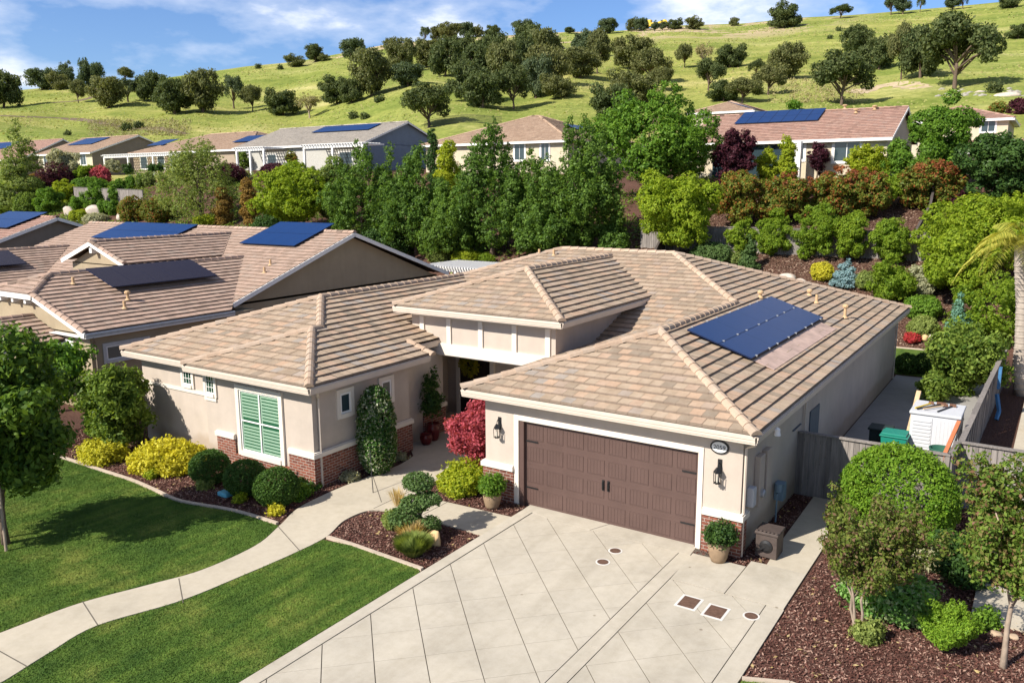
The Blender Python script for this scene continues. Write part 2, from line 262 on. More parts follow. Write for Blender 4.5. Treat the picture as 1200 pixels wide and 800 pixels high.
# ------------------------------------------------------------------ objects
def link(name, me, parent=None, loc=(0, 0, 0)):
    o = bpy.data.objects.new(name, me); COL.objects.link(o); o.location = loc
    if parent is not None: o.parent = parent
    return o
def tag(o, label, cat, group=None, kind=None):
    if label: o['label'] = label
    if cat: o['category'] = cat
    if group: o['group'] = group
    if kind: o['kind'] = kind
    return o
def thing(name, label, cat, loc=(0, 0, 0), group=None):
    return tag(link(name, None, None, tuple(float(v) for v in loc)), label, cat, group)
def base_of(o):
    v = Vector((0, 0, 0))
    while o is not None: v = v + o.location; o = o.parent
    return np.array(v)
class MB:
    def __init__(s): s.v = []; s.f = []; s.t = []
    def face(s, pts, tint=0.5):
        i = len(s.v); s.v += [tuple(map(float, p)) for p in pts]; s.f.append(tuple(range(i, i + len(pts)))); s.t.append(tint)
    def box(s, x0, x1, y0, y1, z0, z1, tint=0.5):
        i = len(s.v); s.v += [(x, y, z) for z in (z0, z1) for y in (y0, y1) for x in (x0, x1)]
        for f in ((0, 2, 3, 1), (4, 5, 7, 6), (0, 1, 5, 4), (2, 6, 7, 3), (0, 4, 6, 2), (1, 3, 7, 5)): s.f.append(tuple(i + k for k in f)); s.t.append(tint)
    def bar(s, p, q, w, h, up=(0, 0, 1), tint=0.5):          # box beam from p to q, w wide, h high, centred
        p = Vector(p); q = Vector(q); d = (q - p).normalized(); u = Vector(up); a = d.cross(u)
        if a.length < 1e-4: a = d.cross(Vector((1, 0, 0)))
        a.normalize(); u = a.cross(d); i = len(s.v)
        for e in (p, q):
            for sa, su in ((-1, -1), (1, -1), (1, 1), (-1, 1)): s.v.append(tuple(e + a * (w / 2 * sa) + u * (h / 2 * su)))
        for f in ((0, 1, 2, 3), (7, 6, 5, 4), (0, 4, 5, 1), (1, 5, 6, 2), (2, 6, 7, 3), (3, 7, 4, 0)): s.f.append(tuple(i + k for k in f)); s.t.append(tint)
    def tube(s, pts, rad, n=8):
        pts = [Vector(p) for p in pts]; rad = rad if isinstance(rad, (list, tuple)) else [rad] * len(pts); i = len(s.v)
        for k, p in enumerate(pts):
            d = (pts[min(k + 1, len(pts) - 1)] - pts[max(k - 1, 0)]).normalized(); a = d.cross(Vector((0.3, 0.9, 0.2)))
            if a.length < 1e-3: a = d.cross(Vector((1, 0, 0)))
            a.normalize(); b = d.cross(a)
            for j in range(n): t = 2 * math.pi * j / n; s.v.append(tuple(p + (a * math.cos(t) + b * math.sin(t)) * rad[k]))
        for k in range(len(pts) - 1):
            for j in range(n): j2 = (j + 1) % n; s.f.append((i + k * n + j, i + k * n + j2, i + (k + 1) * n + j2, i + (k + 1) * n + j)); s.t.append(0.5)
        s.f.append(tuple(i + j for j in reversed(range(n)))); s.f.append(tuple(i + (len(pts) - 1) * n + j for j in range(n))); s.t += [0.5, 0.5]
    def lathe(s, prof, c=(0, 0, 0), n=20, sq=1.0):
        i = len(s.v)
        for r, z in prof:
            for j in range(n): t = 2 * math.pi * j / n; s.v.append((c[0] + r * math.cos(t), c[1] + r * math.sin(t) * sq, c[2] + z))
        for k in range(len(prof) - 1):
            for j in range(n): j2 = (j + 1) % n; s.f.append((i + k * n + j, i + k * n + j2, i + (k + 1) * n + j2, i + (k + 1) * n + j)); s.t.append(0.5)
        s.f.append(tuple(i + j for j in reversed(range(n)))); s.f.append(tuple(i + (len(prof) - 1) * n + j for j in range(n))); s.t += [0.5, 0.5]
    def prism(s, poly, z0, z1, tint=None):
        tint = rnd.random() if tint is None else tint
        n = len(poly); a = sum(poly[i][0] * poly[(i + 1) % n][1] - poly[(i + 1) % n][0] * poly[i][1] for i in range(n))
        if a < 0: poly = poly[::-1]
        i = len(s.v); s.v += [(x, y, z0) for x, y in poly] + [(x, y, z1) for x, y in poly]
        s.f.append(tuple(i + k for k in reversed(range(n)))); s.f.append(tuple(i + n + k for k in range(n))); s.t += [tint, tint]
        for k in range(n): k2 = (k + 1) % n; s.f.append((i + k, i + k2, i + n + k2, i + n + k)); s.t.append(tint)
    def build(s, name, mat, parent=None, loc=None, smooth=False):
        off = base_of(parent) if parent is not None else (np.array(loc) if loc is not None else np.zeros(3))
        me = bpy.data.meshes.new(name); V = np.array(s.v, float) - off
        me.from_pydata(V.tolist(), [], s.f)
        at = me.attributes.new('tint', 'FLOAT', 'FACE'); at.data.foreach_set('value', s.t)
        me.materials.append(mat)
        if smooth: me.shade_smooth()
        me.update()
        return link(name, me, parent, (0, 0, 0) if parent is not None else (tuple(loc) if loc is not None else (0, 0, 0)))
def bevel(o, w=0.01, seg=2):
    m = o.modifiers.new('bevel', 'BEVEL'); m.width = w; m.segments = seg; m.limit_method = 'ANGLE'; return o
def copytree(o, parent=None):
    c = o.copy(); COL.objects.link(c)
    if parent is not None: c.parent = parent
    for ch in list(o.children): copytree(ch, c)
    return c
def quadmesh(V, k=4, mat=None, name='foliage'):
    me = bpy.data.meshes.new(name); n = len(V); nf = n // k
    me.vertices.add(n); me.vertices.foreach_set('co', np.asarray(V, np.float32).ravel())
    me.loops.add(n); me.loops.foreach_set('vertex_index', np.arange(n, dtype=np.int32))
    me.polygons.add(nf); me.polygons.foreach_set('loop_start', np.arange(0, n, k, dtype=np.int32)); me.polygons.foreach_set('loop_total', np.full(nf, k, np.int32))
    if mat: me.materials.append(mat)
    me.update(calc_edges=True); return me
def norm(a): return a / np.maximum(1e-9, np.linalg.norm(a, axis=1, keepdims=True))
def leafquads(p, n, s, asp, rng, jit=0.8):
    N_ = len(p); n = norm(n + jit * rng.normal(size=(N_, 3))); t = norm(np.cross(n, rng.normal(size=(N_, 3)))); b = np.cross(n, t)
    s = (s * rng.uniform(0.6, 1.35, N_))[:, None]
    V = np.empty((N_, 4, 3)); V[:, 0] = p - t * s; V[:, 1] = p + b * s * asp + n * s * 0.12; V[:, 2] = p + t * s; V[:, 3] = p - b * s * asp + n * s * 0.12
    return V.reshape(-1, 3)
def sph(n, rng): return norm(rng.normal(size=(n, 3)))
def crown_pts(ells, nc, per, rc, rng, shell=0.6, zmin=None, flat=0.8, up=0.35):
    """leaf positions gathered into clumps spread through and over a set of ellipsoids"""
    ar = np.array([(e[3] * e[4] + e[3] * e[5] + e[4] * e[5]) for e in ells], float); k = rng.choice(len(ells), nc, p=ar / ar.sum())
    E = np.array(ells, float)[k]; d = sph(nc, rng); rad = shell + (1 - shell) * rng.uniform(0, 1, nc) ** 0.6
    c = E[:, :3] + d * E[:, 3:6] * rad[:, None]; dn = norm(d / E[:, 3:6])
    if zmin is not None: m = c[:, 2] > zmin; c = c[m]; dn = dn[m]
    r = rc * rng.uniform(0.6, 1.35, len(c)); c = np.repeat(c, per, 0); dn = np.repeat(dn, per, 0); r = np.repeat(r, per)[:, None]
    q = sph(len(c), rng); u = rng.uniform(0.2, 1, (len(c), 1)) ** 0.5
    p = c + q * r * u * np.array([1, 1, flat]); n = norm(q * 0.8 + dn * 0.8 + np.array([0, 0, up]))
    return p, n

# ------------------------------------------------------------------ roofs
def clip(poly, a0, a1, b0, b1):
    for ax, val, sg in ((0, a0, 1), (0, a1, -1), (1, b0, 1), (1, b1, -1)):
        out = []
        for i in range(len(poly)):
            p, q = poly[i], poly[(i + 1) % len(poly)]; dp = (p[ax] - val) * sg; dq = (q[ax] - val) * sg
            if dp >= 0: out.append(p)
            if (dp >= 0) != (dq >= 0): t = dp / (dp - dq); out.append((p[0] + (q[0] - p[0]) * t, p[1] + (q[1] - p[1]) * t))
        poly = out
        if len(poly) < 3: return []
    return poly
class Roof:
    """tiles in stepped courses over sloping polygons given in plan"""
    def __init__(s, tw=0.31, ex=0.335, th=0.055): s.t = MB(); s.d = MB(); s.c = MB(); s.tw = tw; s.ex = ex; s.th = th
    def plane(s, poly, o, w, slope):                   # poly: plan points; o: eave point (x,y,z); w: plan unit vector going up the slope
        u = (w[1], -w[0]); ex = s.ex / math.sqrt(1 + slope * slope)
        ab = [((x - o[0]) * u[0] + (y - o[1]) * u[1], (x - o[0]) * w[0] + (y - o[1]) * w[1]) for x, y in poly]
        def W(a, b, l): return (o[0] + a * u[0] + b * w[0], o[1] + a * u[1] + b * w[1], o[2] + slope * b + l)
        s.d.face([W(a, b, -0.02) for a, b in ab]); s.d.face([W(a, b, -0.06) for a, b in ab][::-1])
        A0 = min(a for a, b in ab); A1 = max(a for a, b in ab); B0 = min(b for a, b in ab); B1 = max(b for a, b in ab)
        j = math.floor(B0 / ex + 1e-6)
        while j * ex < B1 - 0.005:
            b0 = j * ex; sh = (0.5 if j % 2 else 0.0) + 0.08 * math.sin(j * 7.3); i = math.floor(A0 / s.tw - 1)
            while (i + sh) * s.tw < A1:
                a0 = (i + sh) * s.tw; pl = clip(ab, a0 + 0.003, a0 + s.tw - 0.003, b0, b0 + ex)
                if pl:
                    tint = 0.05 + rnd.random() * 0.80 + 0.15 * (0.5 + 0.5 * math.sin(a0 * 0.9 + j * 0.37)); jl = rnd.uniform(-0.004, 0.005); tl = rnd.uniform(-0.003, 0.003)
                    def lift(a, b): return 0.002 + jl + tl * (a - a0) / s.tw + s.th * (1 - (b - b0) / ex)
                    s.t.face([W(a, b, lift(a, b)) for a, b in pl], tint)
                    for k in range(len(pl)):
                        p, q = pl[k], pl[(k + 1) % len(pl)]
                        if abs(p[1] - b0) < 1e-6 and abs(q[1] - b0) < 1e-6:
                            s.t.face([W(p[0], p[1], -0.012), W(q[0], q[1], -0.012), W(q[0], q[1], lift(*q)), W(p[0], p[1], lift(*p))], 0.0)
                i += 1
            j += 1
    def cap(s, p, q, r=0.145, ln=0.40, lift=0.035, h=0.085):
        p = Vector(p); q = Vector(q); d = q - p; n = max(1, round(d.length / ln)); d.normalize(); a = d.cross(Vector((0, 0, 1))).normalized(); u = a.cross(d)
        st = (Vector(q) - Vector(p)).length / n
        for k in range(n):
            f = p + d * (k * st - 0.03); b = p + d * ((k + 1) * st); prof = []
            for e, sc, up in ((f, 1.0, 0.02), (b, 0.9, 0.0)):
                prof.append([e + a * (r * sc * x) + u * (lift + up + h * z * sc) for x, z in ((-1, -0.45), (-0.72, 0.42), (-0.25, 0.9), (0.25, 0.9), (0.72, 0.42), (1, -0.45))])
            t = rnd.random()
            for m in range(5): s.c.face([prof[0][m], prof[0][m + 1], prof[1][m + 1], prof[1][m]], t)
            s.c.face(prof[0][::-1], t * 0.8); s.c.face(prof[1], t * 0.8)
    def build(s, parent, mt, mc=None):
        r = s.d.build('roof', M_DECK, parent); s.t.build('tiles', mt, r)
        if s.c.f: s.c.build('ridge_caps', mc or mt, r)
        return r

# ------------------------------------------------------------------ ground
def terrain_mesh(name, mat, azs, rs, zoff=0.0):
    V = []; Fc = []
    for r in rs:
        for a in azs:
            x = CAM[0] + r * math.sin(a); y = CAM[1] + r * math.cos(a); V.append((x, y, terrain(x, y) + zoff))
    n = len(azs)
    for i in range(len(rs) - 1):
        for j in range(n - 1): Fc.append((i * n + j, i * n + j + 1, (i + 1) * n + j + 1, (i + 1) * n + j))
    me = bpy.data.meshes.new(name); me.from_pydata(V, [], [f[::-1] for f in Fc]); me.materials.append(mat); me.shade_smooth(); me.update()
    return tag(link(name, me), None, None, None, 'structure')
azs = np.radians(np.linspace(-105, 65, 260))
terrain_mesh('ground', M_SOIL, np.radians(np.linspace(-180, 180, 361)), [0.1, 8, 20, 30, 36, 40] + [42 + 0.6 * k for k in range(40)] + [66.5, 70, 74, 78, 82, 86, 90, 95, 100, 105, 110, 118, 126])
hill = terrain_mesh('hillside', M_HILL, azs, list(np.linspace(96, 126, 8)) + list(np.linspace(132, 456, 82)) + [470, 520, 700, 1500])
for v in hill.data.vertices:                               # the meadow starts behind the upper gardens
    d = math.hypot(v.co.x - CAM[0], v.co.y - CAM[1])
    if v.co.y < 84: v.co.z -= 1.2
    elif v.co.y < 94: v.co.z += 0.06
    else: v.co.z += 0.10
outer = MB(); 
for a in range(0, 360, 10):
    p = [(CAM[0] + r * math.sin(R(t)), CAM[1] + r * math.cos(R(t)), -0.6) for r, t in ((100, a), (100, a + 10), (1500, a + 10), (1500, a))]
    outer.face(p[::-1])
tag(outer.build('terrain', M_HILL), None, None, None, 'structure')

def sheet(name, mat, poly, z, z0=-0.05, label=None):
    m = MB(); m.prism(poly, z0, z); return tag(m.build(name, mat), label, None, None, 'structure')
def smooth_line(pts, n=6):
    out = []
    for i in range(len(pts) - 1):
        p0 = pts[max(i - 1, 0)]; p1 = pts[i]; p2 = pts[i + 1]; p3 = pts[min(i + 2, len(pts) - 1)]
        for k in range(n):
            t = k / n; out.append(tuple(0.5 * (2 * p1[j] + (p2[j] - p0[j]) * t + (2 * p0[j] - 5 * p1[j] + 4 * p2[j] - p3[j]) * t * t + (3 * p1[j] - p0[j] - 3 * p2[j] + p3[j]) * t ** 3) for j in (0, 1)))
    out.append(pts[-1]); return out
pathL = smooth_line([(-5.45, -14), (-5.15, -11.0), (-4.99, -9.6), (-4.5, -8.3), (-4.12, -7.2), (-4.13, -5.7), (-4.55, -4.6), (-5.02, -3.6), (-5.17, -2.7), (-5.2, -1.7), (-5.15, -0.7), (-5.05, 0.6), (-5.25, 1.6)])
pathR = smooth_line([(-3.3, -14), (-3.35, -12.2), (-3.62, -11.0), (-3.82, -9.9), (-3.3, -8.4), (-3.12, -6.9), (-3.02, -5.5), (-3.05, -4.4), (-3.4, -3.4), (-3.3, -2.55), (-2.6, -2.24), (-1.9, -2.2)])
sheet('path', M_PATH, pathL + [(-6.05, 2.3), (-7.5, 4.35), (-7.5, 6.45), (-1.3, 6.45), (-1.3, 1.6), (-2.6, 0.7), (-3.3, 0.2), (-3.3, -0.3), (-3.0, -0.72), (-2.3, -0.97), (0.18, -0.86), (0.18, -2.2)] + pathR[::-1], 0.035)
pj = MB()
for a, b in (((-5.02, -9.5), (-3.80, -9.87)), ((-4.20, -7.76), (-3.15, -8.39)), ((-5.3, -11.42), (-3.5, -11.38)), ((-4.55, -4.62), (-3.02, -5.3)), ((-5.15, -0.45), (-3.42, -1.95)), ((-3.3, -0.2), (-3.3, -2.4)), ((-1.9, -0.9), (-1.9, -2.18))): pj.bar((a[0], a[1], 0.0355), (b[0], b[1], 0.0355), 0.022, 0.004)
tag(pj.build('path_joints', M_JOINT), None, None, None, 'structure')
lawnA = [(-30, -14), (-5.55, -14)] + [(x - 0.03, y) for x, y in pathL if y < -4.55] + smooth_line([(-4.62, -4.57), (-6.4, -4.63), (-8.2, -4.98), (-9.6, -4.86), (-10.9, -4.75), (-12.7, -4.75), (-14.7, -4.76), (-16.5, -5.0), (-19, -6.2), (-24, -8.5), (-30, -9.5)])
lawnB = [(x + 0.03, y) for x, y in pathR if -13.9 < y < -4.45][::1] + [(-2.2, -4.42), (-1.0, -4.47), (0.0, -4.5), (0.13, -4.6), (0.13, -14), (-3.2, -14)]
sheet('lawn', M_LAWN, lawnA, 0.03); sheet('lawn', M_LAWN, lawnB, 0.03)
# driveway: slabs with real joints between them
def slab(poly): sheet('driveway', M_CONC, poly, 0.04)
sheet('driveway_joints', M_JOINT, [(0.17, 0.1), (4.95, 0.1), (7.5, -1.8), (7.52, -14), (0.18, -14)], 0.027)
def clipline(poly, n, c):                                   # keep the side n.p <= c
    out = []
    for i in range(len(poly)):
        p, q = poly[i], poly[(i + 1) % len(poly)]; dp = n[0] * p[0] + n[1] * p[1] - c; dq = n[0] * q[0] + n[1] * q[1] - c
        if dp <= 0: out.append(p)
        if (dp <= 0) != (dq <= 0): t = dp / (dp - dq); out.append((p[0] + (q[0] - p[0]) * t, p[1] + (q[1] - p[1]) * t))
    return out
slabs = MB()
def diag_slabs(poly, offs, crosses, gap=0.013):
    """cut a concrete field by 45 degree joints x + y = c, and fine ones x - y = c"""
    es = [-99] + offs + [99]
    for a, b in zip(es, es[1:]):
        strip = clipline(clipline(poly, (1, 1), b - gap), (-1, -1), -a - gap)
        if len(strip) < 3: continue
        cs = [-99] + crosses + [99]
        for c, d in zip(cs, cs[1:]):
            pc = clipline(clipline(strip, (1, -1), d - 0.0045), (-1, 1), -c - 0.0045)
            if len(pc) >= 3: slabs.prism(pc, -0.02, 0.04 + rnd.uniform(-0.0006, 0.0006))
g = 0.010
diag_slabs([(0.50, -0.32), (1.3, -0.50), (4.68, -0.50), (4.68, -14), (0.48, -14)], [1.9 - 1.335 * c for c in range(9, -2, -1)], [0.2 + 1.335 * c for c in range(-2, 14)])
slabs.prism([(0.14, 0.12), (2.55, 0.12), (2.30, -0.48), (1.3, -0.48), (0.5, -0.30), (0.16, -0.32)], -0.02, 0.0405); slabs.prism([(2.57, 0.12), (4.92, 0.12), (4.96, -0.48), (2.32, -0.48)], -0.02, 0.04)
slabs.prism([(0.16, -0.34), (0.46, -0.32), (0.46, -14), (0.16, -14)], -0.02, 0.041)
for y0, y1 in ((-0.5, -2.6), (-2.61, -5.2), (-5.21, -7.8), (-7.81, -14)):
    slabs.prism([(4.70, y0), (5.01, y0), (5.01, y1), (4.70, y1)], -0.02, 0.0405)
diag_slabs([(5.03, -1.87), (7.14, -1.87), (7.14, -14), (5.03, -14)], [1.9 - 1.335 * c for c in range(7, -3, -1)], [0.2 + 1.335 * c for c in range(2, 15)])
slabs.prism([(7.16, -1.87), (7.52, -1.87), (7.54, -14), (7.16, -14)], -0.02, 0.0405)
slabs.prism([(4.98, -0.36), (6.25, -0.36), (6.25, -1.84), (5.03, -1.84)], -0.02, 0.04)
slabs.prism([(6.27, -0.02), (6.5, 0.0), (7.5, 0.0), (7.5, -1.84), (6.27, -1.84)], -0.02, 0.0395)
tag(slabs.build('driveway', M_CONC), None, None, None, 'structure')
sheet('side_path', M_PATH, [(6.62, 0.01), (7.5, 0.01), (7.5, 2.2), (7.0, 4.0), (7.0, 4.9), (6.5, 4.9), (6.55, 1.5)], 0.038)
sheet('side_yard', concrete('side_concrete', (0.30, 0.29, 0.275)), [(6.0, 5.0), (9.7, 5.0), (9.9, 22.3), (6.0, 22.3)], 0.03)
sheet('neighbour_path', M_PATH, [(10.9, 7.0), (14, 7.0), (14, 22), (11.1, 22)], 0.03)
sheet('stepping_slab', M_PATH, [(10.75, -0.2), (12.5, -0.2), (12.5, 1.6), (10.75, 1.6)], 0.075)
sheet('back_lawn', M_LAWN, [(-14, 22.6), (9.6, 22.6), (9.6, 29.2), (5, 29.0), (-14, 28.6)], 0.05)
sheet('lawn', M_LAWN, [(7.58, -14), (7.56, -4.72), (8.3, -4.40), (9.3, -4.5), (11, -5.1), (13, -6.4), (13, -14)], 0.03)
sheet('road', M_ROAD, [(-40, -22), (40, -22), (40, -14.6), (-40, -14.6)], 0.01)
# curb edging between beds and lawn
eg = MB()
def edging(pts, z=0.05):
    for p, q in zip(pts, pts[1:]): eg.bar((p[0], p[1], z - 0.03), (q[0], q[1], z - 0.03), 0.09, 0.10)
edging([(x, y + 0.03) for x, y in smooth_line([(-4.72, -4.53), (-6.4, -4.58), (-8.2, -4.93), (-9.6, -4.81), (-10.9, -4.7), (-12.7, -4.7), (-14.7, -4.71), (-16.5, -4.95), (-19, -6.15), (-24, -8.4)])])
edging([(-3.0, -4.40), (-2.2, -4.38), (-1.0, -4.43), (0.1, -4.47)]); edging([(7.56, -4.69), (8.3, -4.37), (9.3, -4.47), (11, -5.07), (13, -6.37)])
edging([(9.6, 29.25), (5, 29.05), (-14, 28.65)], 0.09)
tag(eg.build('bed_edging', M_EDGE), None, None, None, 'structure')
beds = [[(-17.5, -4.65), (-14.7, -4.66), (-12.7, -4.66), (-10.9, -4.66), (-8.2, -4.88), (-6.4, -4.54), (-4.75, -4.5), (-5.1, -3.6), (-5.27, -2.3), (-5.27, -0.7), (-5.2, 0.6), (-5.6, 2.0), (-5.7, 2.0), (-5.7, -2.2), (-10.5, -2.2), (-10.5, -1.9), (-17.5, -1.9)],
        [(-3.0, -4.36), (0.12, -4.42), (0.15, -2.26), (-1.9, -2.26), (-2.6, -2.3), (-3.27, -2.6), (-3.34, -3.4)],
        [(-3.2, -0.3), (-3.0, -0.66), (-2.3, -0.91), (0.0, -0.82), (0.1, -0.33), (0.1, 0), (-1.25, 0), (-1.25, 1.5), (-2.6, 0.6), (-3.2, 0.1)],
        [(7.56, -4.65), (8.3, -4.32), (9.3, -4.42), (11, -5.0), (13, -6.3), (13, 4.6), (9.9, 6.0), (9.7, 4.8), (7.05, 4.8), (7.05, 4.0), (7.57, 2.2)],
        [(5.0, 0), (4.95, -0.33), (6.2, -0.33), (6.2, 0.0), (6.5, 0.03), (6.5, 4.8), (5.96, 4.8), (5.96, 0)]]
for b in beds: sheet('mulch_bed', M_MULCH, b, 0.012)
def inpoly(x, y, poly):
    c = np.zeros(len(x), bool)
    for (x0, y0), (x1, y1) in zip(poly, poly[1:] + poly[:1]):
        if y0 != y1: c ^= ((y0 > y) != (y1 > y)) & (x < (x1 - x0) * (y - y0) / (y1 - y0) + x0)
    return c
def scatter(polys, dens, xlim, ylim, rng):
    out = []
    for b in polys:
        b = [(float(x), float(y)) for x, y in b]; xs = [max(xlim[0], min(p[0] for p in b)), min(xlim[1], max(p[0] for p in b))]; ys = [max(ylim[0], min(p[1] for p in b)), min(ylim[1], max(p[1] for p in b))]
        n = int(max(0, xs[1] - xs[0]) * max(0, ys[1] - ys[0]) * dens); x = rng.uniform(*xs, n); y = rng.uniform(*ys, n); m = inpoly(x, y, b); out.append(np.stack([x[m], y[m]], 1))
    return np.concatenate(out)
rng = np.random.default_rng(3)
q = scatter(beds, 950, (-18, 13), (-7, 6), rng); p3 = np.column_stack([q, 0.02 + rng.uniform(0, 0.03, len(q))])
tag(link('bark_chips', quadmesh(leafquads(p3, np.tile([0, 0, 1.0], (len(q), 1)), 0.033, 0.4, rng, 0.55), 4, L['chip'])), 'brown bark chips covering the planting beds', None, None, 'stuff')
q = scatter([lawnA, lawnB], 2300, (-17, 0.5), (-13, -4.4), rng); q = np.concatenate([q, scatter([[(7.58, -14), (7.56, -4.72), (8.3, -4.40), (9.3, -4.5), (11, -5.1), (13, -6.4), (13, -14)]], 1500, (7, 12), (-7, -4.6), rng)])
n_ = len(q); th = rng.uniform(0, 2 * np.pi, n_); w = np.stack([np.cos(th), np.sin(th), 0 * th], 1) * 0.009; tip = np.column_stack([rng.normal(0, 0.022, (n_, 2)), rng.uniform(0.018, 0.042, n_)])
q = q + rng.normal(0, 0.018, q.shape); p3 = np.column_stack([q, np.full(n_, 0.025)]); V = np.empty((n_, 3, 3)); V[:, 0] = p3 - w; V[:, 1] = p3 + w; V[:, 2] = p3 + tip
def grassblades():
    m, nt, out = nodes('lawn_blades'); p = pos(nt); g_ = nt.nodes.new('ShaderNodeNewGeometry')
    mp = N(nt, 'Mapping'); mp.inputs['Rotation'].default_value = (0, 0, 0.08); mp.inputs['Scale'].default_value = (3.2, 0.3, 1); nt.links.new(p, mp.inputs['Vector'])
    n = noise(nt, p, 0.75, 5, 0.65); s = noise(nt, mp.outputs[0], 1.0, 3)
    col = ramp(nt, n, [(0.3, (0.052, 0.112, 0.020)), (0.5, (0.092, 0.172, 0.030)), (0.7, (0.18, 0.235, 0.055))])
    col = mix(nt, 0.7, col, ramp(nt, s, [(0.35, (0.62, 0.72, 0.6)), (0.62, (1.25, 1.15, 1.0))]), 'MULTIPLY')
    wv = N(nt, 'TexWave', Scale=0.42, Distortion=1.2, Detail=2.0); wv.bands_direction = 'X'; nt.links.new(p, wv.inputs['Vector']); col = mix(nt, 0.45, col, ramp(nt, wv.outputs['Fac'], [(0.3, (0.72, 0.78, 0.7)), (0.7, (1.18, 1.14, 1.05))]), 'MULTIPLY')
    col = mix(nt, 0.35, col, ramp(nt, g_.outputs['Random Per Island'], [(0, (0.6, 0.7, 0.6)), (1, (1.3, 1.2, 1.1))]), 'MULTIPLY')
    b = finish(nt, out, col, 0.7, 0.15); return m
tag(link('lawn_grass', quadmesh(V.reshape(-1, 3), 3, grassblades())), 'short mown green grass of the front lawns', None, None, 'stuff')

q = scatter(beds, 6, (-18, 13), (-7, 6), rng); p3 = np.column_stack([q, np.full(len(q), 0.05)]); tag(link('leaf_litter', quadmesh(leafquads(p3, np.tile([0, 0, 1.0], (len(q), 1)), 0.05, 0.5, rng, 0.4), 4, L['straw'])), 'pale fallen leaves scattered over the planting beds', None, None, 'stuff')
# ------------------------------------------------------------------ main house
S3 = 1 / 3.0
def house_thing(label, loc, cat='house', name='house', group=None): return thing(name, label, cat, loc, group)
MH = house_thing('cream stucco house with brown garage door, tan tiled roof and brick base, nearest of all', (0, 0, 0))
w = MB()
w.box(-1.25, 5.95, 0.12, 6.5, -0.1, 3.02); 
w.box(-1.25, -0.16, 0, 0.12, -0.1, 3.02); w.box(5.03 - 0.14, 5.95, 0, 0.12, -0.1, 3.02); w.box(-0.16, 4.89, 0, 0.12, 2.42, 3.02)
w.box(-14.3, 5.95, 6.5, 21.5, -0.1, 3.02)
w.box(-10.5, -5.72, -2.2, 2.0, -0.1, 3.02); w.box(-14.3, -10.5, -1.9, 6.5, -0.1, 3.02); w.box(-10.5, -6.15, 2.0, 4.35, -0.1, 3.02); w.box(-10.5, -7.6, 4.35, 6.5, -0.1, 3.02)
w.box(-7.2, -1.35, 4.0, 4.2, 2.95, 4.42); w.box(-1.55, -1.35, 4.2, 10.0, 2.95, 4.42); w.box(-7.2, -7.0, 4.2, 10.0, 2.95, 4.42); w.box(-7.6, -1.25, 4.2, 6.5, 2.97, 3.15)
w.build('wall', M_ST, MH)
rf = Roof()
A = (6.35, -0.45, 3.2)
rf.plane([(6.35, 10.13), (6.35, 21.9), (-1.55, 14), (2.33, 10.13)], A, (-1, 0), S3); rf.plane([(6.35, -0.45), (6.35, 10.13), (2.33, 10.13), (2.33, 3.58)], A, (-1, 0), S3)
rf.plane([(-1.7, -0.45), (6.35, -0.45), (2.33, 3.58)], A, (0, 1), S3)
rf.plane([(-1.7, -0.45), (2.33, 3.58), (2.33, 10.13), (-1.7, 6.1)], (-1.7, 0, 3.2), (1, 0), S3)
XL = -14.75; XM = (XL - 5.3) / 2; ZW = 3.2 + (-5.3 - XM) / 3; ML = XL + 7.9
rf.plane([(-5.3, 6.1), (-1.7, 6.1), (2.33, 10.13), (-1.55, 14), (ML, 14), (XM, 6.1 - 5.3 - XM)], (0, 6.1, 3.2), (0, 1), S3)
B = (-5.3, 0, 3.2)
rf.plane([(-5.3, -2.65), (-5.3, 2.6), (-8.1, 2.6), (-8.1, 0.15)], B, (-1, 0), S3); rf.plane([(-8.1, 0.5), (-8.1, 2.6), (XM, 2.6), (XM, -2.3 - XM - 5.3)], B, (-1, 0), S3)
rf.plane([(-6.0, 2.6), (-6.0, 6.8), (XM, 6.1 - 5.3 - XM), (XM, 2.6)], B, (-1, 0), S3)
rf.plane([(-10.9, -2.65), (-5.3, -2.65), (-8.1, 0.15)], (0, -2.65, 3.2), (0, 1), S3); rf.plane([(-10.9, -2.65), (-8.1, 0.15), (-8.1, 0.5), (-10.9, -2.3)], (-10.9, 0, 3.2), (1, 0), S3)
rf.plane([(XL, -2.3), (-10.9, -2.3), (-8.1, 0.5), (XM, -2.3 - XM - 5.3)], (0, -2.3, 3.2), (0, 1), S3)
rf.plane([(XL, -2.3), (XM, -2.3 - XM - 5.3), (XM, 6.1 - 5.3 - XM), (XL, 6.1)], (XL, 0, 3.2), (1, 0), S3); rf.plane([(XL, 6.1), (XM, 6.1 - 5.3 - XM), (ML, 14), (XL, 21.9)], (XL, 0, 3.2), (1, 0), S3)
rf.plane([(6.35, 21.9), (XL, 21.9), (ML, 14), (-1.55, 14)], (0, 21.9, 3.2), (0, -1), S3)
PX0, PX1, PY, PZ = -7.6, -0.85, 3.5, 4.55; PXM = (PX0 + PX1) / 2; PR = PZ + (PX1 - PXM) / 3; PYA = PY + PX1 - PXM; mz = lambda z: 6.1 + (z - 3.2) * 3
rf.plane([(PX0, PY), (PX1, PY), (PXM, PYA)], (0, PY, PZ), (0, 1), S3)
rf.plane([(PX1, PY), (PX1, mz(PZ)), (PXM, mz(PR)), (PXM, PYA)], (PX1, 0, PZ), (-1, 0), S3); rf.plane([(PX0, mz(PZ)), (PX0, PY), (PXM, PYA), (PXM, mz(PR))], (PX0, 0, PZ), (1, 0), S3)
zz = lambda p, z: (p[0], p[1], z)
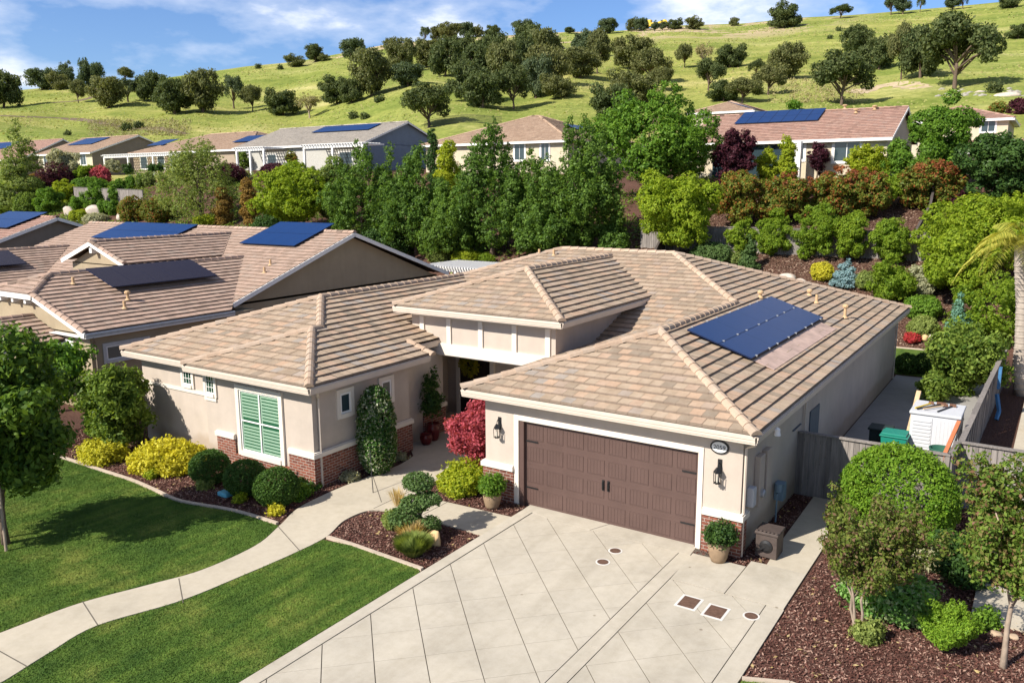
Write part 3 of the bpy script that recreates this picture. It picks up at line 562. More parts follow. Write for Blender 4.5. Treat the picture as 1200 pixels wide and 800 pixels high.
for p, q in (((6.35, -0.45, 3.2), (2.33, 3.58, 4.543)), ((-1.7, -0.45, 3.2), (2.33, 3.58, 4.543)), ((2.33, 3.58, 4.543), (2.33, 10.13, 4.543)), ((2.33, 10.13, 4.543), (-1.55, 14, 5.833)),
             ((6.35, 21.9, 3.2), (-1.55, 14, 5.833)), ((-1.55, 14, 5.833), (ML, 14, 5.833)), ((XM, 6.1 - 5.3 - XM, ZW), (ML, 14, 5.833)), ((XL, 21.9, 3.2), (ML, 14, 5.833)),
             ((-5.3, -2.65, 3.2), (-8.1, 0.15, 4.133)), ((-10.9, -2.65, 3.2), (-8.1, 0.15, 4.133)), ((-8.1, 0.15, 4.133), (-8.1, 0.5, 4.133)), ((-8.1, 0.5, 4.133), (XM, -2.3 - XM - 5.3, ZW)),
             ((XL, -2.3, 3.2), (XM, -2.3 - XM - 5.3, ZW)), ((XM, -2.3 - XM - 5.3, ZW), (XM, 6.1 - 5.3 - XM, ZW)),
             ((PX0, PY, PZ), (PXM, PYA, PR)), ((PX1, PY, PZ), (PXM, PYA, PR)), ((PXM, PYA, PR), (PXM, mz(PR), PR)), ((-5.25, 2.68, 3.17), (-6.3, 2.68, 3.53))): rf.cap(p, q)
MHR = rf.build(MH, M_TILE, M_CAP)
fa = MB()
def eave(pts, h=0.2, drop=0.1, mb=fa):
    for p, q in zip(pts, pts[1:]):
        mb.bar((p[0], p[1], p[2] - drop), (q[0], q[1], q[2] - drop), 0.05, h); 
def gut(pts, mb):                                            # rounded gutter lip in front of the fascia
    for p, q in zip(pts, pts[1:]):
        mb.bar((p[0], p[1], p[2] - 0.055), (q[0], q[1], q[2] - 0.055), 0.115, 0.05); mb.bar((p[0], p[1], p[2] - 0.115), (q[0], q[1], q[2] - 0.115), 0.085, 0.075)
loops = [[(-1.7, 6.1, 3.17), (-1.7, -0.45, 3.17), (6.35, -0.45, 3.17), (6.35, 21.9, 3.17), (XL, 21.9, 3.17), (XL, -2.3, 3.17), (-10.9, -2.3, 3.17), (-10.9, -2.65, 3.17), (-5.3, -2.65, 3.17), (-5.3, 2.6, 3.17), (-6.02, 2.62, 3.3)],
         [(-6.0, 2.64, 3.40), (-6.0, 4.0, 3.40)], [(PX0, mz(PZ), PZ - 0.03), (PX0, PY, PZ - 0.03), (PX1, PY, PZ - 0.03), (PX1, mz(PZ) - 0.1, PZ - 0.03)]]
gu = MB()
for l in loops: eave(l); gut(l, gu)
fa.box(-1.68, 6.33, -0.43, 6.3, 2.955, 2.975); fa.box(XL + 0.02, 6.33, 6.12, 21.88, 2.95, 2.97); fa.box(XL + 0.02, -10.7, -2.28, 6.1, 2.952, 2.972); fa.box(-10.88, -5.32, -2.63, 2.58, 2.957, 2.977); fa.box(-10.7, -6.02, 2.6, 4.2, 2.96, 2.98)
fa.box(PX0 + 0.02, PX1 - 0.02, PY + 0.02, 9.6, 4.31, 4.33)
fa.build('fascia', M_FASCIA, MH); gu.build('gutter', M_FASCIA, MH)
# board trim on the entry gable
pt = MB(); pt.box(-7.25, -1.3, 3.93, 4.0, 2.90, 3.30); pt.box(-7.2, -1.35, 3.96, 4.0, 4.18, 4.33)
for x in (-6.72, -5.55, -4.22, -2.88, -1.62): pt.box(x - 0.09, x + 0.09, 3.945, 4.0, 3.30, 4.18)
pt.box(-7.5, -1.3, 3.99, 4.22, 2.86, 2.955)
pt.build('entry_beam', M_TRIM, MH)
# brick wainscot and ledges
def wains(x0, x1, y0, y1, zt=0.95, dx=(1, 1, 1, 1)):         # a box proud of the wall with a sloped ledge
    bk = MB(); lg = MB(); bk.box(x0, x1, y0, y1, -0.05, zt); bk.build('brick_base', M_BRICK, MH); e = 0.05; lg.box(x0 - e * dx[0], x1 + e * dx[1], y0 - e * dx[2], y1 + e * dx[3], zt, zt + 0.14); lg.box(x0 - 0.02 * dx[0], x1 + 0.02 * dx[1], y0 - 0.02 * dx[2], y1 + 0.02 * dx[3], zt + 0.14, zt + 0.17); bevel(lg.build('ledge', M_TRIM, MH), 0.012)
wains(-1.31, -0.3, -0.06, 0.0, dx=(1, 0, 1, 0)); wains(-1.31, -1.25, 0.0, 1.0, dx=(1, 0, 0, 1)); wains(5.06, 6.01, -0.06, 0.0, dx=(0, 1, 1, 0)); wains(5.95, 6.01, 0.0, 0.34, dx=(0, 1, 0, 1))
wains(-10.0, -9.13, -2.26, -2.2, dx=(1, 0, 1, 0)); wains(-6.72, -5.66, -2.26, -2.2, dx=(0, 1, 1, 0)); wains(-5.72, -5.66, -2.2, 2.05, dx=(0, 1, 0, 1)); bk = MB(); bk.box(-9.13, -6.72, -2.255, -2.2, -0.05, 0.5); bk.build('brick_base', M_BRICK, MH)
wains(-6.15, -6.09, 3.2, 4.40, dx=(0, 1, 1, 1)); wains(-7.0, -6.15, 4.35, 4.41, dx=(0, 0, 0, 1))
bt = MB(); bt.box(-14.33, -10.52, -1.94, -1.9, 2.02, 2.14); bt.box(-10.52, -9.95, -2.24, -2.2, 2.02, 2.14); bt.build('band_trim', M_TRIM, MH)
# garage door
gd = MB(); gd.box(0.0, 4.87, 0.10, 0.14, 0.0, 2.40)
cw = 4.87 / 8; rh = 2.40 / 4
for i in range(8):
    for j in range(4):
        x0, x1, z0, z1 = i * cw + 0.075, (i + 1) * cw - 0.075, j * rh + 0.12, (j + 1) * rh - 0.10
        for a, b, c, d in ((x0 - .02, x1 + .02, z0 - .02, z0), (x0 - .02, x1 + .02, z1, z1 + .02), (x0 - .02, x0, z0, z1), (x1, x1 + .02, z0, z1)): gd.box(a, b, 0.088, 0.10, c, d)
        nb = 5
        for k in range(nb):
            a = x0 + (x1 - x0) * k / nb; gd.box(a + 0.004, a + (x1 - x0) / nb - 0.004, 0.095, 0.10, z0 + 0.003, z1 - 0.003)
    for j in range(1, 4):
        if i == 0: gd.box(0, 4.87, 0.096, 0.10, j * rh + 0.004, j * rh + 0.04)
gdo = gd.build('garage_door', M_DOOR, MH)
for x in (2.36, 2.51):
    h = MB(); h.box(x - 0.03, x + 0.03, 0.075, 0.09, 0.92, 1.20); h.tube([(x, 0.08, 0.95), (x, 0.03, 0.98), (x, 0.03, 1.14), (x, 0.08, 1.17)], 0.012, 6); h.build('handle', M_BLACK, gdo)
for x0, x1 in ((0.03, 0.40), (4.47, 4.84)):
    for z in (0.55, 1.86):
        h = MB(); h.box(x0, x1, 0.074, 0.082, z - 0.02, z + 0.02); h.build('strap_hinge', M_BLACK, gdo)
t = MB(); t.box(-0.30, -0.15, -0.03, 0.02, 0.0, 2.56); t.box(4.90, 5.03, -0.03, 0.02, 0.0, 2.56); t.box(-0.15, 4.90, -0.03, 0.02, 2.42, 2.56)
bevel(t.build('door_trim', M_TRIM, MH), 0.008); t = MB(); t.box(-0.15, 0.0, 0.0, 0.13, 0, 2.42); t.box(4.87, 4.90, 0.0, 0.13, 0, 2.42); t.box(0, 4.87, 0.0, 0.13, 2.40, 2.42); t.build('door_jamb', M_DOOR, MH)

def window(parent, face, c, wd, ht, trim=0.12, sill=True, grid=(1, 1), pane=None, frame=None, shutters=None, trimmat=None, out=0.05, tw=None, mw=None):
    """face: '-y' or '+x'; c = (along, level of wall plane, z bottom) of the opening"""
    trimmat = trimmat or M_TRIM; frame = frame or M_WHITE; pane = pane or M_GLASS
    def bx(mb, a0, a1, d0, d1, z0, z1):                      # a along wall, d outwards
        if face == '-y': mb.box(c[0] + a0, c[0] + a1, c[1] - d1, c[1] - d0, c[2] + z0, c[2] + z1)
        else: mb.box(c[1] + d0, c[1] + d1, c[0] + a0, c[0] + a1, c[2] + z0, c[2] + z1)
    W, H = wd, ht; t = MB()
    bx(t, -trim, 0, 0, out, -trim, H + trim); bx(t, W, W + trim, 0, out, -trim, H + trim); bx(t, 0, W, 0, out, H, H + trim); bx(t, 0, W, 0, out + (0.03 if sill else 0), -trim, 0)
    tr = t.build('window_trim', trimmat, parent) if trim > 0 else None
    f = MB(); fw = tw or 0.05; mw = mw or fw * 0.4
    bx(f, 0, fw, 0.0, 0.032, 0, H); bx(f, W - fw, W, 0.0, 0.032, 0, H); bx(f, fw, W - fw, 0.0, 0.032, 0, fw); bx(f, fw, W - fw, 0.0, 0.032, H - fw, H)
    for i in range(1, grid[0]): x = W * i / grid[0]; bx(f, x - mw, x + mw, 0.0, 0.03, fw, H - fw)
    for j in range(1, grid[1]): z = H * j / grid[1]; bx(f, fw, W - fw, 0.0, 0.028, z - mw, z + mw)
    wo = f.build('window', frame, parent)
    g_ = MB(); bx(g_, fw, W - fw, 0.012, 0.018, fw, H - fw); g_.build('pane', M_CLEAR if shutters else pane, wo)
    if shutters:
        s_ = MB(); bx(s_, fw, W - fw, 0.0, 0.002, fw, H - fw); s_.build('shutter_gap', M_GREEND, wo); s_ = MB(); n = int(H / 0.105)
        for i in range(2):
            xa, xb = (W * i / 2 + fw, W * (i + 1) / 2 - fw * 0.5)
            bx(s_, xa, xa + 0.05, 0.003, 0.010, fw, H - fw); bx(s_, xb - 0.05, xb, 0.003, 0.010, fw, H - fw)
            for k in range(n):
                z = fw + (H - 2 * fw) * (k + 0.5) / n
                if abs(z - H / 2) > 0.06: bx(s_, xa + 0.05, xb - 0.05, 0.003, 0.0085, z - 0.034, z + 0.026)
        s_.build('shutters', shutters, wo)
    return wo
window(MH, '-y', (-8.97 + 0.13, -2.2, 0.66), 1.78, 1.92, 0.15, True, (2, 2), shutters=M_GREEN, out=0.07)
window(MH, '-y', (-12.0, -1.9, 2.28), 0.44, 0.62, 0.11, True, (3, 3), tw=0.035, mw=0.008, pane=M_PANEG); window(MH, '-y', (-10.42, -2.2, 2.26), 0.40, 0.60, 0.11, True, (3, 3), tw=0.035, mw=0.008, pane=M_PANEG)
window(MH, '+x', (-1.12, -5.72, 2.0), 0.44, 0.62, 0.13, True, (1, 1), tw=0.06); window(MH, '+x', (0.68, -5.72, 2.0), 0.44, 0.62, 0.13, True, (1, 1), tw=0.06)
# entry door with wreath
ed = MB(); ed.box(-6.95, -5.55, 6.42, 6.5, 0.03, 2.55); edo = ed.build('entry_door', M_DARK, MH)
f = MB(); f.box(-7.12, -6.95, 6.38, 6.5, 0.0, 2.75); f.box(-5.55, -5.38, 6.38, 6.5, 0, 2.75); f.box(-6.95, -5.55, 6.38, 6.5, 2.55, 2.75); f.build('door_frame', M_TRIM, MH)
for z in (0.25, 1.35):
    for x in (-6.75, -6.15):
        h = MB(); h.box(x, x + 0.42, 6.40, 6.42, z, z + 0.9); h.build('door_panel', M_DARK, edo)
rng = np.random.default_rng(5); a = rng.uniform(0, 6.283, 900); rr = 0.30 + rng.normal(0, 0.085, 900); p3 = np.stack([-6.45 + rr * np.cos(a), 6.32 + rng.normal(0, 0.04, 900), 2.02 + rr * np.sin(a)], 1)
wr = link('wreath', quadmesh(leafquads(p3, np.tile([0, -1.0, 0.2], (900, 1)), 0.055, 0.5, rng, 0.9), 4, leaf('leaf_wreath', (0.07, 0.09, 0.01), (0.24, 0.21, 0.02)))); tag(wr, 'green and yellow leaf wreath hanging on the dark entry door', 'wreath')
# lanterns, plaque
def lantern(x, z):
    l = MB(); l.box(x - 0.05, x + 0.05, -0.02, 0.0, z + 0.20, z + 0.55); l.tube([(x, -0.02, z + 0.45), (x, -0.10, z + 0.50), (x, -0.15, z + 0.42)], 0.012, 6)
    l.lathe([(0.02, 0.40), (0.05, 0.36), (0.10, 0.28), (0.105, 0.26)], (x, -0.15, z), 4); l.lathe([(0.085, 0.0), (0.085, 0.03), (0.03, 0.03)], (x, -0.15, z), 4)
    for sx in (-1, 1):
        for sy in (-1, 1): l.bar((x + 0.058 * sx, -0.15 + 0.058 * sy, z), (x + 0.066 * sx, -0.15 + 0.066 * sy, z + 0.27), 0.014, 0.014)
    o = l.build('wall_lantern', M_BLACK, MH); g_ = MB(); g_.lathe([(0.022, 0.03), (0.022, 0.17)], (x, -0.15, z), 8); g_.build('candle', M_LAMPG, o)
lantern(-0.77, 1.86); lantern(5.42, 1.80)
pq = MB(); n = 32; pq.v = []
def disc(mb, cx, cz, rx, rz, y0, y1, n=32):
    p = [(cx + rx * math.cos(2 * math.pi * k / n), cz + rz * math.sin(2 * math.pi * k / n)) for k in range(n)]
    mb.face([(x, y0, z) for x, z in p]); 
    for k in range(n): (xa, za), (xb, zb) = p[k], p[(k + 1) % n]; mb.face([(xa, y0, za), (xa, y1, za), (xb, y1, zb), (xb, y0, zb)])
disc(pq, 5.40, 2.64, 0.225, 0.165, -0.03, 0.0); pqo = pq.build('house_number_plaque', M_BLACK, MH)
pq = MB(); disc(pq, 5.40, 2.64, 0.185, 0.128, -0.034, -0.03); pq.build('plaque_face', M_PLAQ, pqo)
fc = bpy.data.curves.new('number', 'FONT'); fc.body = '2059'; fc.size = 0.15; fc.align_x = 'CENTER'; fc.align_y = 'CENTER'; fc.extrude = 0.002; fc.materials.append(M_BLACK)
tmp = bpy.data.objects.new('tmp', fc); COL.objects.link(tmp); bpy.context.view_layer.update(); nm_ = bpy.data.meshes.new_from_object(tmp.evaluated_get(bpy.context.evaluated_depsgraph_get())); bpy.data.objects.remove(tmp)
to = link('number', nm_, pqo, (5.40, -0.038, 2.635)); to.rotation_euler = (R(90), 0, 0)
# solar array: two rows of four panels
def panels(parent, o, u, wv, slope, na, nb, wa, wb, gap=0.026, lift=0.12, mat=None, fr=None, clamps=False):
    """grid of panels: na along u, nb up the slope wv; o = lowest corner on the roof"""
    k = math.sqrt(1 + slope * slope); mat = mat or M_SOLAR; fr = fr or M_PFRAME
    Z = lambda a, b, l: (o[0] + u[0] * a + wv[0] * b / k, o[1] + u[1] * a + wv[1] * b / k, o[2] + slope * b / k + l)
    for i in range(na):
        for j in range(nb):
            a0, b0 = i * (wa + gap), j * (wb + gap); m = MB(); e = 0.028
            c = [(a0, b0), (a0 + wa, b0), (a0 + wa, b0 + wb), (a0, b0 + wb)]
            for (pa, pb), (qa, qb) in zip(c, c[1:] + c[:1]): m.bar(Z(pa, pb, lift), Z(qa, qb, lift), e, 0.04)
            m.face([Z(a, b, lift - 0.018) for a, b in c])
            po = m.build('solar_panel', fr, parent); s_ = MB(); s_.face([Z(a, b, lift + 0.0215) for a, b in ((a0 - .008, b0 - .008), (a0 + wa + .007, b0 - .008), (a0 + wa + .007, b0 + wb + .007), (a0 - .008, b0 + wb + .007))])
            so = s_.build('cells', mat, po)
            if so.data.polygons[0].normal.z < 0: so.data.flip_normals()
    cl = MB()
    for i in range(na if clamps else 0):
        for fa_ in (0.2, 0.8):
            for b in [j * (wb + gap) - gap / 2 for j in range(nb + 1)]:
                q0 = Z(i * (wa + gap) + fa_ * wa, b, lift + 0.020); cl.box(q0[0] - .03, q0[0] + .03, q0[1] - .03, q0[1] + .03, q0[2] - 0.03, q0[2] + 0.022)
    if clamps: cl.build('panel_clamps', M_METAL, parent)
zr = lambda x: 3.2 + (6.35 - x) / 3 + 0.03
panels(MH, (4.72, 4.35, zr(4.72)), (0, 1), (-1, 0), S3, 4, 2, 2.07, 0.98, lift=0.10, clamps=True)
m = MB(); m.bar((5.02, 4.5, zr(5.02) + .022), (5.02, 12.2, zr(5.02) + .022), 0.62, 0.012, up=(S3, 0, 1)); m.build('flashing', M_COPPER, MH)
def vent(parent, x, y, z, h=0.3, r=0.05, cap=False, mat=None):
    v = MB(); v.lathe([(r * 2.2, 0), (r * 1.2, 0.07), (r, 0.08), (r, h)], (x, y, z), 10)
    if cap: v.lathe([(r * 2, h - 0.02), (r * 2.1, h + 0.05), (r * 1.2, h + 0.1)], (x, y, z), 10)
    v.build('vent_pipe', mat or M_VENT, parent)
for x, y, h, c in ((2.55, 12.3, 0.18, True), (3.9, 15.2, 0.34, False), (3.4, 16.1, 0.16, True), (5.1, 14.6, 0.42, True)): vent(MH, x, y, zr(x), h, 0.055, c)
for px_, py_ in ((632, 296), (649, 292)):
    p = P(px_, py_, y=13.2); vent(MH, p[0], p[1], 3.2 + (p[1] - 6.1) / 3, 0.28)
# downspouts and meters on the side wall
def downspout(parent, x, y, z, dx=0, dy=0, mat=None, zb=0.05):
    d = MB(); d.tube([(x + dx, y + dy, z), (x + dx * 0.9, y + dy * 0.9, z - 0.12), (x, y, z - 0.3), (x, y, zb)], 0.035, 6); d.build('downspout', mat or M_FASCIA, parent)
downspout(MH, -5.66, -2.0, 3.0, 0.3, -0.3); downspout(MH, 6.0, 0.07, 3.0, 0.3, -0.3); downspout(MH, 6.02, 5.4, 3.0, 0.3, 0); downspout(MH, 6.0, 21.4, 3.0, 0.3, 0.2)
for y0, y1, z0, z1, mt, nm in ((0.95, 1.32, 0.98, 2.25, M_ST, 'meter_panel'), (1.52, 1.86, 1.2, 2.25, M_ST, 'meter_panel')):
    m = MB(); m.box(5.95, 6.10, y0, y1, z0, z1); bevel(m.build(nm, mt, MH), 0.02)
m = MB(); m.lathe([(0.11, 0), (0.11, 0.06), (0.08, 0.09)], (0, 0, 0), 12); mo = m.build('electric_meter', M_METAL, MH); mo.location = (6.10, 1.14, 1.28); mo.rotation_euler = (0, R(90), 0)
m = MB(); m.box(5.95, 6.12, 0.42, 0.66, 1.15, 1.62); bevel(m.build('utility_box', M_PLAS, MH), 0.02)
m = MB(); m.box(5.97, 6.2, 2.75, 3.05, 0.55, 1.0); m.lathe([(0.09, 0.1), (0.09, 0.32)], (6.12, 2.6, 0.75), 10); m.tube([(6.1, 2.55, 0.0), (6.1, 2.55, 0.8), (6.1, 3.0, 0.9)], 0.025, 6); m.build('gas_meter', plain('meter_paint', (0.16, 0.24, 0.30), 0.5), MH)
m = MB(); m.lathe([(0.03, 0.1), (0.07, 0.06), (0.07, 0.0), (0.09, -0.09)], (6.42, 1.0, 2.92), 10); m.build('flood_light', M_WHITE, MH)
m = MB(); m.box(5.95, 6.0, 4.3, 5.1, 2.0, 2.02); m.box(5.95, 5.985, 6.2, 7.3, 0.05, 2.1); m.build('side_door', plain('slate_door', (0.10, 0.12, 0.14)), MH)

# ------------------------------------------------------------------ neighbouring house to the left
def PLm(u, v, n, d):
    r = ray(u, v); n = np.array(n, float); return CAM + r * ((d - n @ CAM) / (n @ r))
def onY(u, v, ye, ze, s): return PLm(u, v, (0, -s, 1), ze - ye * s)     # roof plane rising towards +y
def onX(u, v, xe, ze, s): return PLm(u, v, (s, 0, 1), ze + xe * s)      # roof plane rising towards -x
def wallpoly(mb, pts):                                                # vertical polygon
    mb.face(pts)
LH = thing('house', 'olive stucco house with solar panels and gabled tiled roofs, left of the cream house', 'house', (-24, 4, 0))
w = MB(); w.box(-29.1, -19.2, -0.9, 7.0, -0.1, 3.05); w.box(-44, -20.0, 6.5, 21.5, -0.1, 3.3); w.box(-31.0, -26.2, 5.15, 12, 2.9, 4.85); w.box(-46, -36.0, -2.6, 7, -0.1, 3.05)
w.face([(-19.2, -0.9, 3.0), (-22.45, -0.9, 4.25), (-25.9, -0.9, 4.25), (-29.1, -0.9, 3.0)])
w.face([(-20.0, 6.5, 3.2), (-20.0, 21.5, 3.2), (-20.0, 14, 6.05)]); w.face([(-26.2, 5.15, 4.8), (-28.6, 5.15, 5.75), (-31.0, 5.15, 4.8)])
w.build('wall', M_ST2, LH)
rf = Roof(0.34, 0.36, 0.05); s = S3
hw = 5.33; zr_ = 3.2 + hw * s
rf.plane([(-18.87, -1.25), (-18.87, 5.45), (-24.2, 10.5), (-24.2, 0.45), (-22.5, -1.25)], (-18.87, 0, 3.2), (-1, 0), s)
rf.plane([(-29.53, 5.45), (-29.53, -1.25), (-25.9, -1.25), (-24.2, 0.45), (-24.2, 10.5)], (-29.53, 0, 3.2), (1, 0), s)
rf.plane([(-25.9, -1.25), (-22.5, -1.25), (-24.2, 0.45)], (0, -1.25, 3.2 + 3.63 * s), (0, 1), s)
rf.plane([(-44.5, 6), (-19.5, 6), (-19.5, 14), (-44.5, 14)], (0, 6, 3.4), (0, 1), 0.35); rf.plane([(-19.5, 22), (-44.5, 22), (-44.5, 14), (-19.5, 14)], (0, 22, 3.4), (0, -1), 0.35)
rf.plane([(-25.85, 4.8), (-25.85, 10.5), (-28.6, 13.25), (-28.6, 4.8)], (-25.85, 0, 4.99), (-1, 0), 0.35); rf.plane([(-31.35, 10.5), (-31.35, 4.8), (-28.6, 4.8), (-28.6, 13.25)], (-31.35, 0, 4.99), (1, 0), 0.35)
rf.plane([(-35.6, -3), (-35.6, 5.45), (-40.9, 10.4), (-40.9, -3)], (-35.6, 0, 3.2), (-1, 0), s); rf.plane([(-46.2, 5.45), (-46.2, -3), (-40.9, -3), (-40.9, 10.4)], (-46.2, 0, 3.2), (1, 0), s)
rf.plane([(-20.9, -3.4), (-20.9, -0.95), (-23.2, -0.95), (-23.2, -3.4)], (-20.9, 0, 2.72), (-1, 0), 0.33); rf.plane([(-25.5, -0.95), (-25.5, -3.4), (-23.2, -3.4), (-23.2, -0.95)], (-25.5, 0, 2.72), (1, 0), 0.33)
for p, q in (((-24.2, 0.45, zr_), (-24.2, 10.5, zr_)), ((-22.5, -1.25, 3.2 + 3.63 * s), (-24.2, 0.45, zr_)), ((-25.9, -1.25, 3.2 + 3.63 * s), (-24.2, 0.45, zr_)), ((-18.95, -1.2, 3.2), (-22.55, -1.2, 3.2 + 3.66 * s)),
             ((-19.5, 14, 6.2), (-44.5, 14, 6.2)), ((-28.6, 4.8, 5.95), (-28.6, 13.25, 5.95)), ((-25.9, 4.85, 5.0), (-28.6, 4.85, 5.95)), ((-40.9, -3, 4.95), (-40.9, 10.4, 4.95)), ((-23.2, -3.4, 3.48), (-23.2, -0.95, 3.48)), ((-20.95, -3.35, 2.72), (-23.2, -3.35, 3.48))): rf.cap(p, q)
rf.build(LH, M_TILE2)
fa = MB(); gu = MB()
eave([(-18.87, -1.25, 3.17), (-18.87, 5.6, 3.17)], mb=fa); gut([(-18.87, -1.25, 3.17), (-18.87, 5.6, 3.17)], gu)
for p, q in (((-18.87, -1.27, 3.1), (-22.5, -1.27, 4.31)), ((-29.5, -1.27, 3.1), (-25.9, -1.27, 4.31)), ((-22.4, -1.27, 4.30), (-26.0, -1.27, 4.30)), ((-25.85, 4.78, 4.9), (-28.6, 4.78, 5.86)), ((-31.35, 4.78, 4.9), (-28.6, 4.78, 5.86)),
             ((-19.48, 6, 3.3), (-19.48, 14, 6.1)), ((-19.48, 22, 3.3), (-19.48, 14, 6.1)), ((-20.9, -3.42, 2.63), (-23.2, -3.42, 3.39)), ((-25.5, -3.42, 2.63), (-23.2, -3.42, 3.39))): fa.bar(p, q, 0.05, 0.2)
fa.box(-29.4, -18.9, -1.2, 5.5, 2.96, 2.98)
for x in (-23.2, -24.2, -25.2, -28.6): fa.box(x - 0.08, x + 0.08, -1.2, -0.9, 4.0, 4.2) if x > -28 else fa.box(x - 0.1, x + 0.1, 4.8, 5.15, 5.4, 5.65)
fa.box(-20.9, -25.5, -3.4, -1.0, 2.55, 2.6); fa.box(-21.2, -21.0, -3.2, -3.0, 0, 2.6); fa.box(-25.4, -25.2, -3.2, -3.0, 0, 2.6); fa.build('fascia', M_WHITE, LH); gu.build('gutter', plain('gutter_grey', (0.42, 0.42, 0.41), 0.45), LH)
panels(LH, (-21.72, 1.75, 3.2 + (-18.87 + 21.72) * s + .03), (0, 1), (-1, 0), s, 5, 1, 1.02, 2.1, lift=0.28, mat=M_PDARK)
panels(LH, (-38.0, -1.0, 3.2 + (-35.6 + 38.0) * s + .03), (0, 1), (-1, 0), s, 7, 1, 1.02, 2.1, lift=0.28, mat=M_PDARK)
zf = lambda y: 3.4 + (y - 6) * 0.35 + 0.03
q0 = onY(281, 287, 6, 3.45, 0.35); panels(LH, (q0[0], q0[1], zf(q0[1])), (1, 0), (0, 1), 0.35, 4, 2, 1.06, 1.55, lift=0.12)
q0 = onY(107, 280, 6, 3.45, 0.35); panels(LH, (q0[0], q0[1], zf(q0[1])), (1, 0), (0, 1), 0.35, 7, 2, 1.06, 1.30, lift=0.12)
window(LH, '-y', (-20.95, -0.9, 1.65), 0.5, 0.95, 0.13, frame=M_WHITE, grid=(1, 2), pane=plain('green_pane', (0.08, 0.26, 0.2), 0.2), trimmat=M_WHITE)
window(LH, '+x', (-0.3, -19.2, 1.95), 1.75, 0.55, 0.13, frame=M_WHITE, grid=(2, 1), trimmat=plain('grey_trim', (0.5, 0.5, 0.49)))
downspout(LH, -19.12, -0.75, 3.0, 0.25, -0.2, plain('bronze_spout', (0.22, 0.18, 0.13)))
for px_, py_, h, c in ((99, 372 - 246 + 0, 0, 0),):
    pass
for x, y, h, c in ((-23.0, 0.75, 0.3, False), (-21.0, 1.9, 0.3, True), (-20.3, 1.3, 0.32, False)): vent(LH, x, y, 3.2 + (-18.87 - x) * s + 0.03, h, 0.06, c)
for u_, v_ in ((310, 320), (317, 311)):
    p = onY(u_, v_, 6, 3.4, 0.35); vent(LH, p[0], p[1], p[2], 0.3, 0.06, v_ > 315 and False)
# the pink roofed house beyond it
TH = thing('house', 'pink tiled house with solar panels and grey gable at the far left edge', 'house', (-55, 12, 0))
w = MB(); w.box(-70, -47.4, 4.6, 21.4, -0.1, 3.4); w.face([(-47.4, 4.6, 3.4), (-47.4, 21.4, 3.4), (-47.4, 13.1, 6.35)]); w.build('wall', M_ST5, TH)
rf = Roof(0.36, 0.38, 0.05); rf.plane([(-70, 4), (-47, 4), (-47, 13.1), (-70, 13.1)], (0, 4, 3.5), (0, 1), 0.335); rf.plane([(-47, 22.2), (-70, 22.2), (-70, 13.1), (-47, 13.1)], (0, 22.2, 3.5), (0, -1), 0.335); rf.cap((-47, 13.1, 6.55), (-70, 13.1, 6.55)); rf.build(TH, M_TILE3)
fa = MB(); fa.bar((-46.98, 4, 3.4), (-46.98, 13.1, 6.45), 0.05, 0.22); fa.bar((-46.98, 22.2, 3.4), (-46.98, 13.1, 6.45), 0.05, 0.22); fa.bar((-47, 3.98, 3.38), (-70, 3.98, 3.38), 0.05, 0.2); fa.build('fascia', M_WHITE, TH)
q0 = onY(8, 269, 4, 3.55, 0.335); panels(TH, (q0[0] - 5.4, q0[1], q0[2]), (1, 0), (0, 1), 0.335, 5, 2, 1.06, 1.5)

# ------------------------------------------------------------------ houses on the upper street
def gable_house(label, Lf, y0, apex, leftpx, zg_off, wallm, tilem, yr=None):
    """Lf: pixel of the near lower gable corner, apex: pixel of the gable peak, leftpx: pixel of the far left eave end"""
    a = P(*Lf, y=y0); x1, ze = a[0], a[2]; b = P(*apex, x=x1) if yr is None else P(*apex, y=yr); yr, zr2 = b[1], b[2]; print(label[:30], x1, ze, yr, zr2); s_ = (zr2 - ze) / (yr - y0); y1 = 2 * yr - y0; x0 = P(*leftpx, y=y0)[0]
    zg = terrain((x0 + x1) / 2, y0 + 0.5) - 0.1; zg = min(zg, ze - 2.6); h = thing('house', label, 'house', ((x0 + x1) / 2, yr, zg))
    w = MB(); w.box(x0 + 0.4, x1 - 0.4, y0 + 0.5, y1 - 0.5, zg - 3, ze + 0.05); w.face([(x1 - 0.4, y0 + 0.5, ze), (x1 - 0.4, y1 - 0.5, ze), (x1 - 0.4, yr, zr2 - 0.15)]); w.face([(x0 + 0.4, y1 - 0.5, ze), (x0 + 0.4, y0 + 0.5, ze), (x0 + 0.4, yr, zr2 - 0.15)]); w.build('wall', wallm, h)
    r = Roof(0.42, 0.42, 0.05); r.plane([(x0, y0), (x1, y0), (x1, yr), (x0, yr)], (0, y0, ze), (0, 1), s_); r.plane([(x1, y1), (x0, y1), (x0, yr), (x1, yr)], (0, y1, ze), (0, -1), s_); r.cap((x0, yr, zr2), (x1, yr, zr2), 0.18, 0.5); r.build(h, tilem)
    f = MB(); f.bar((x0, y0 - 0.03, ze - 0.1), (x1, y0 - 0.03, ze - 0.1), 0.06, 0.24); f.bar((x1, y0, ze - 0.1), (x1, yr, zr2 - 0.1), 0.06, 0.22); f.bar((x1, y1, ze - 0.1), (x1, yr, zr2 - 0.1), 0.06, 0.22); f.build('fascia', M_WHITE, h)
    return h, dict(x0=x0, x1=x1, y0=y0, y1=y1, ze=ze, zr=zr2, yr=yr, s=s_, zg=zg)
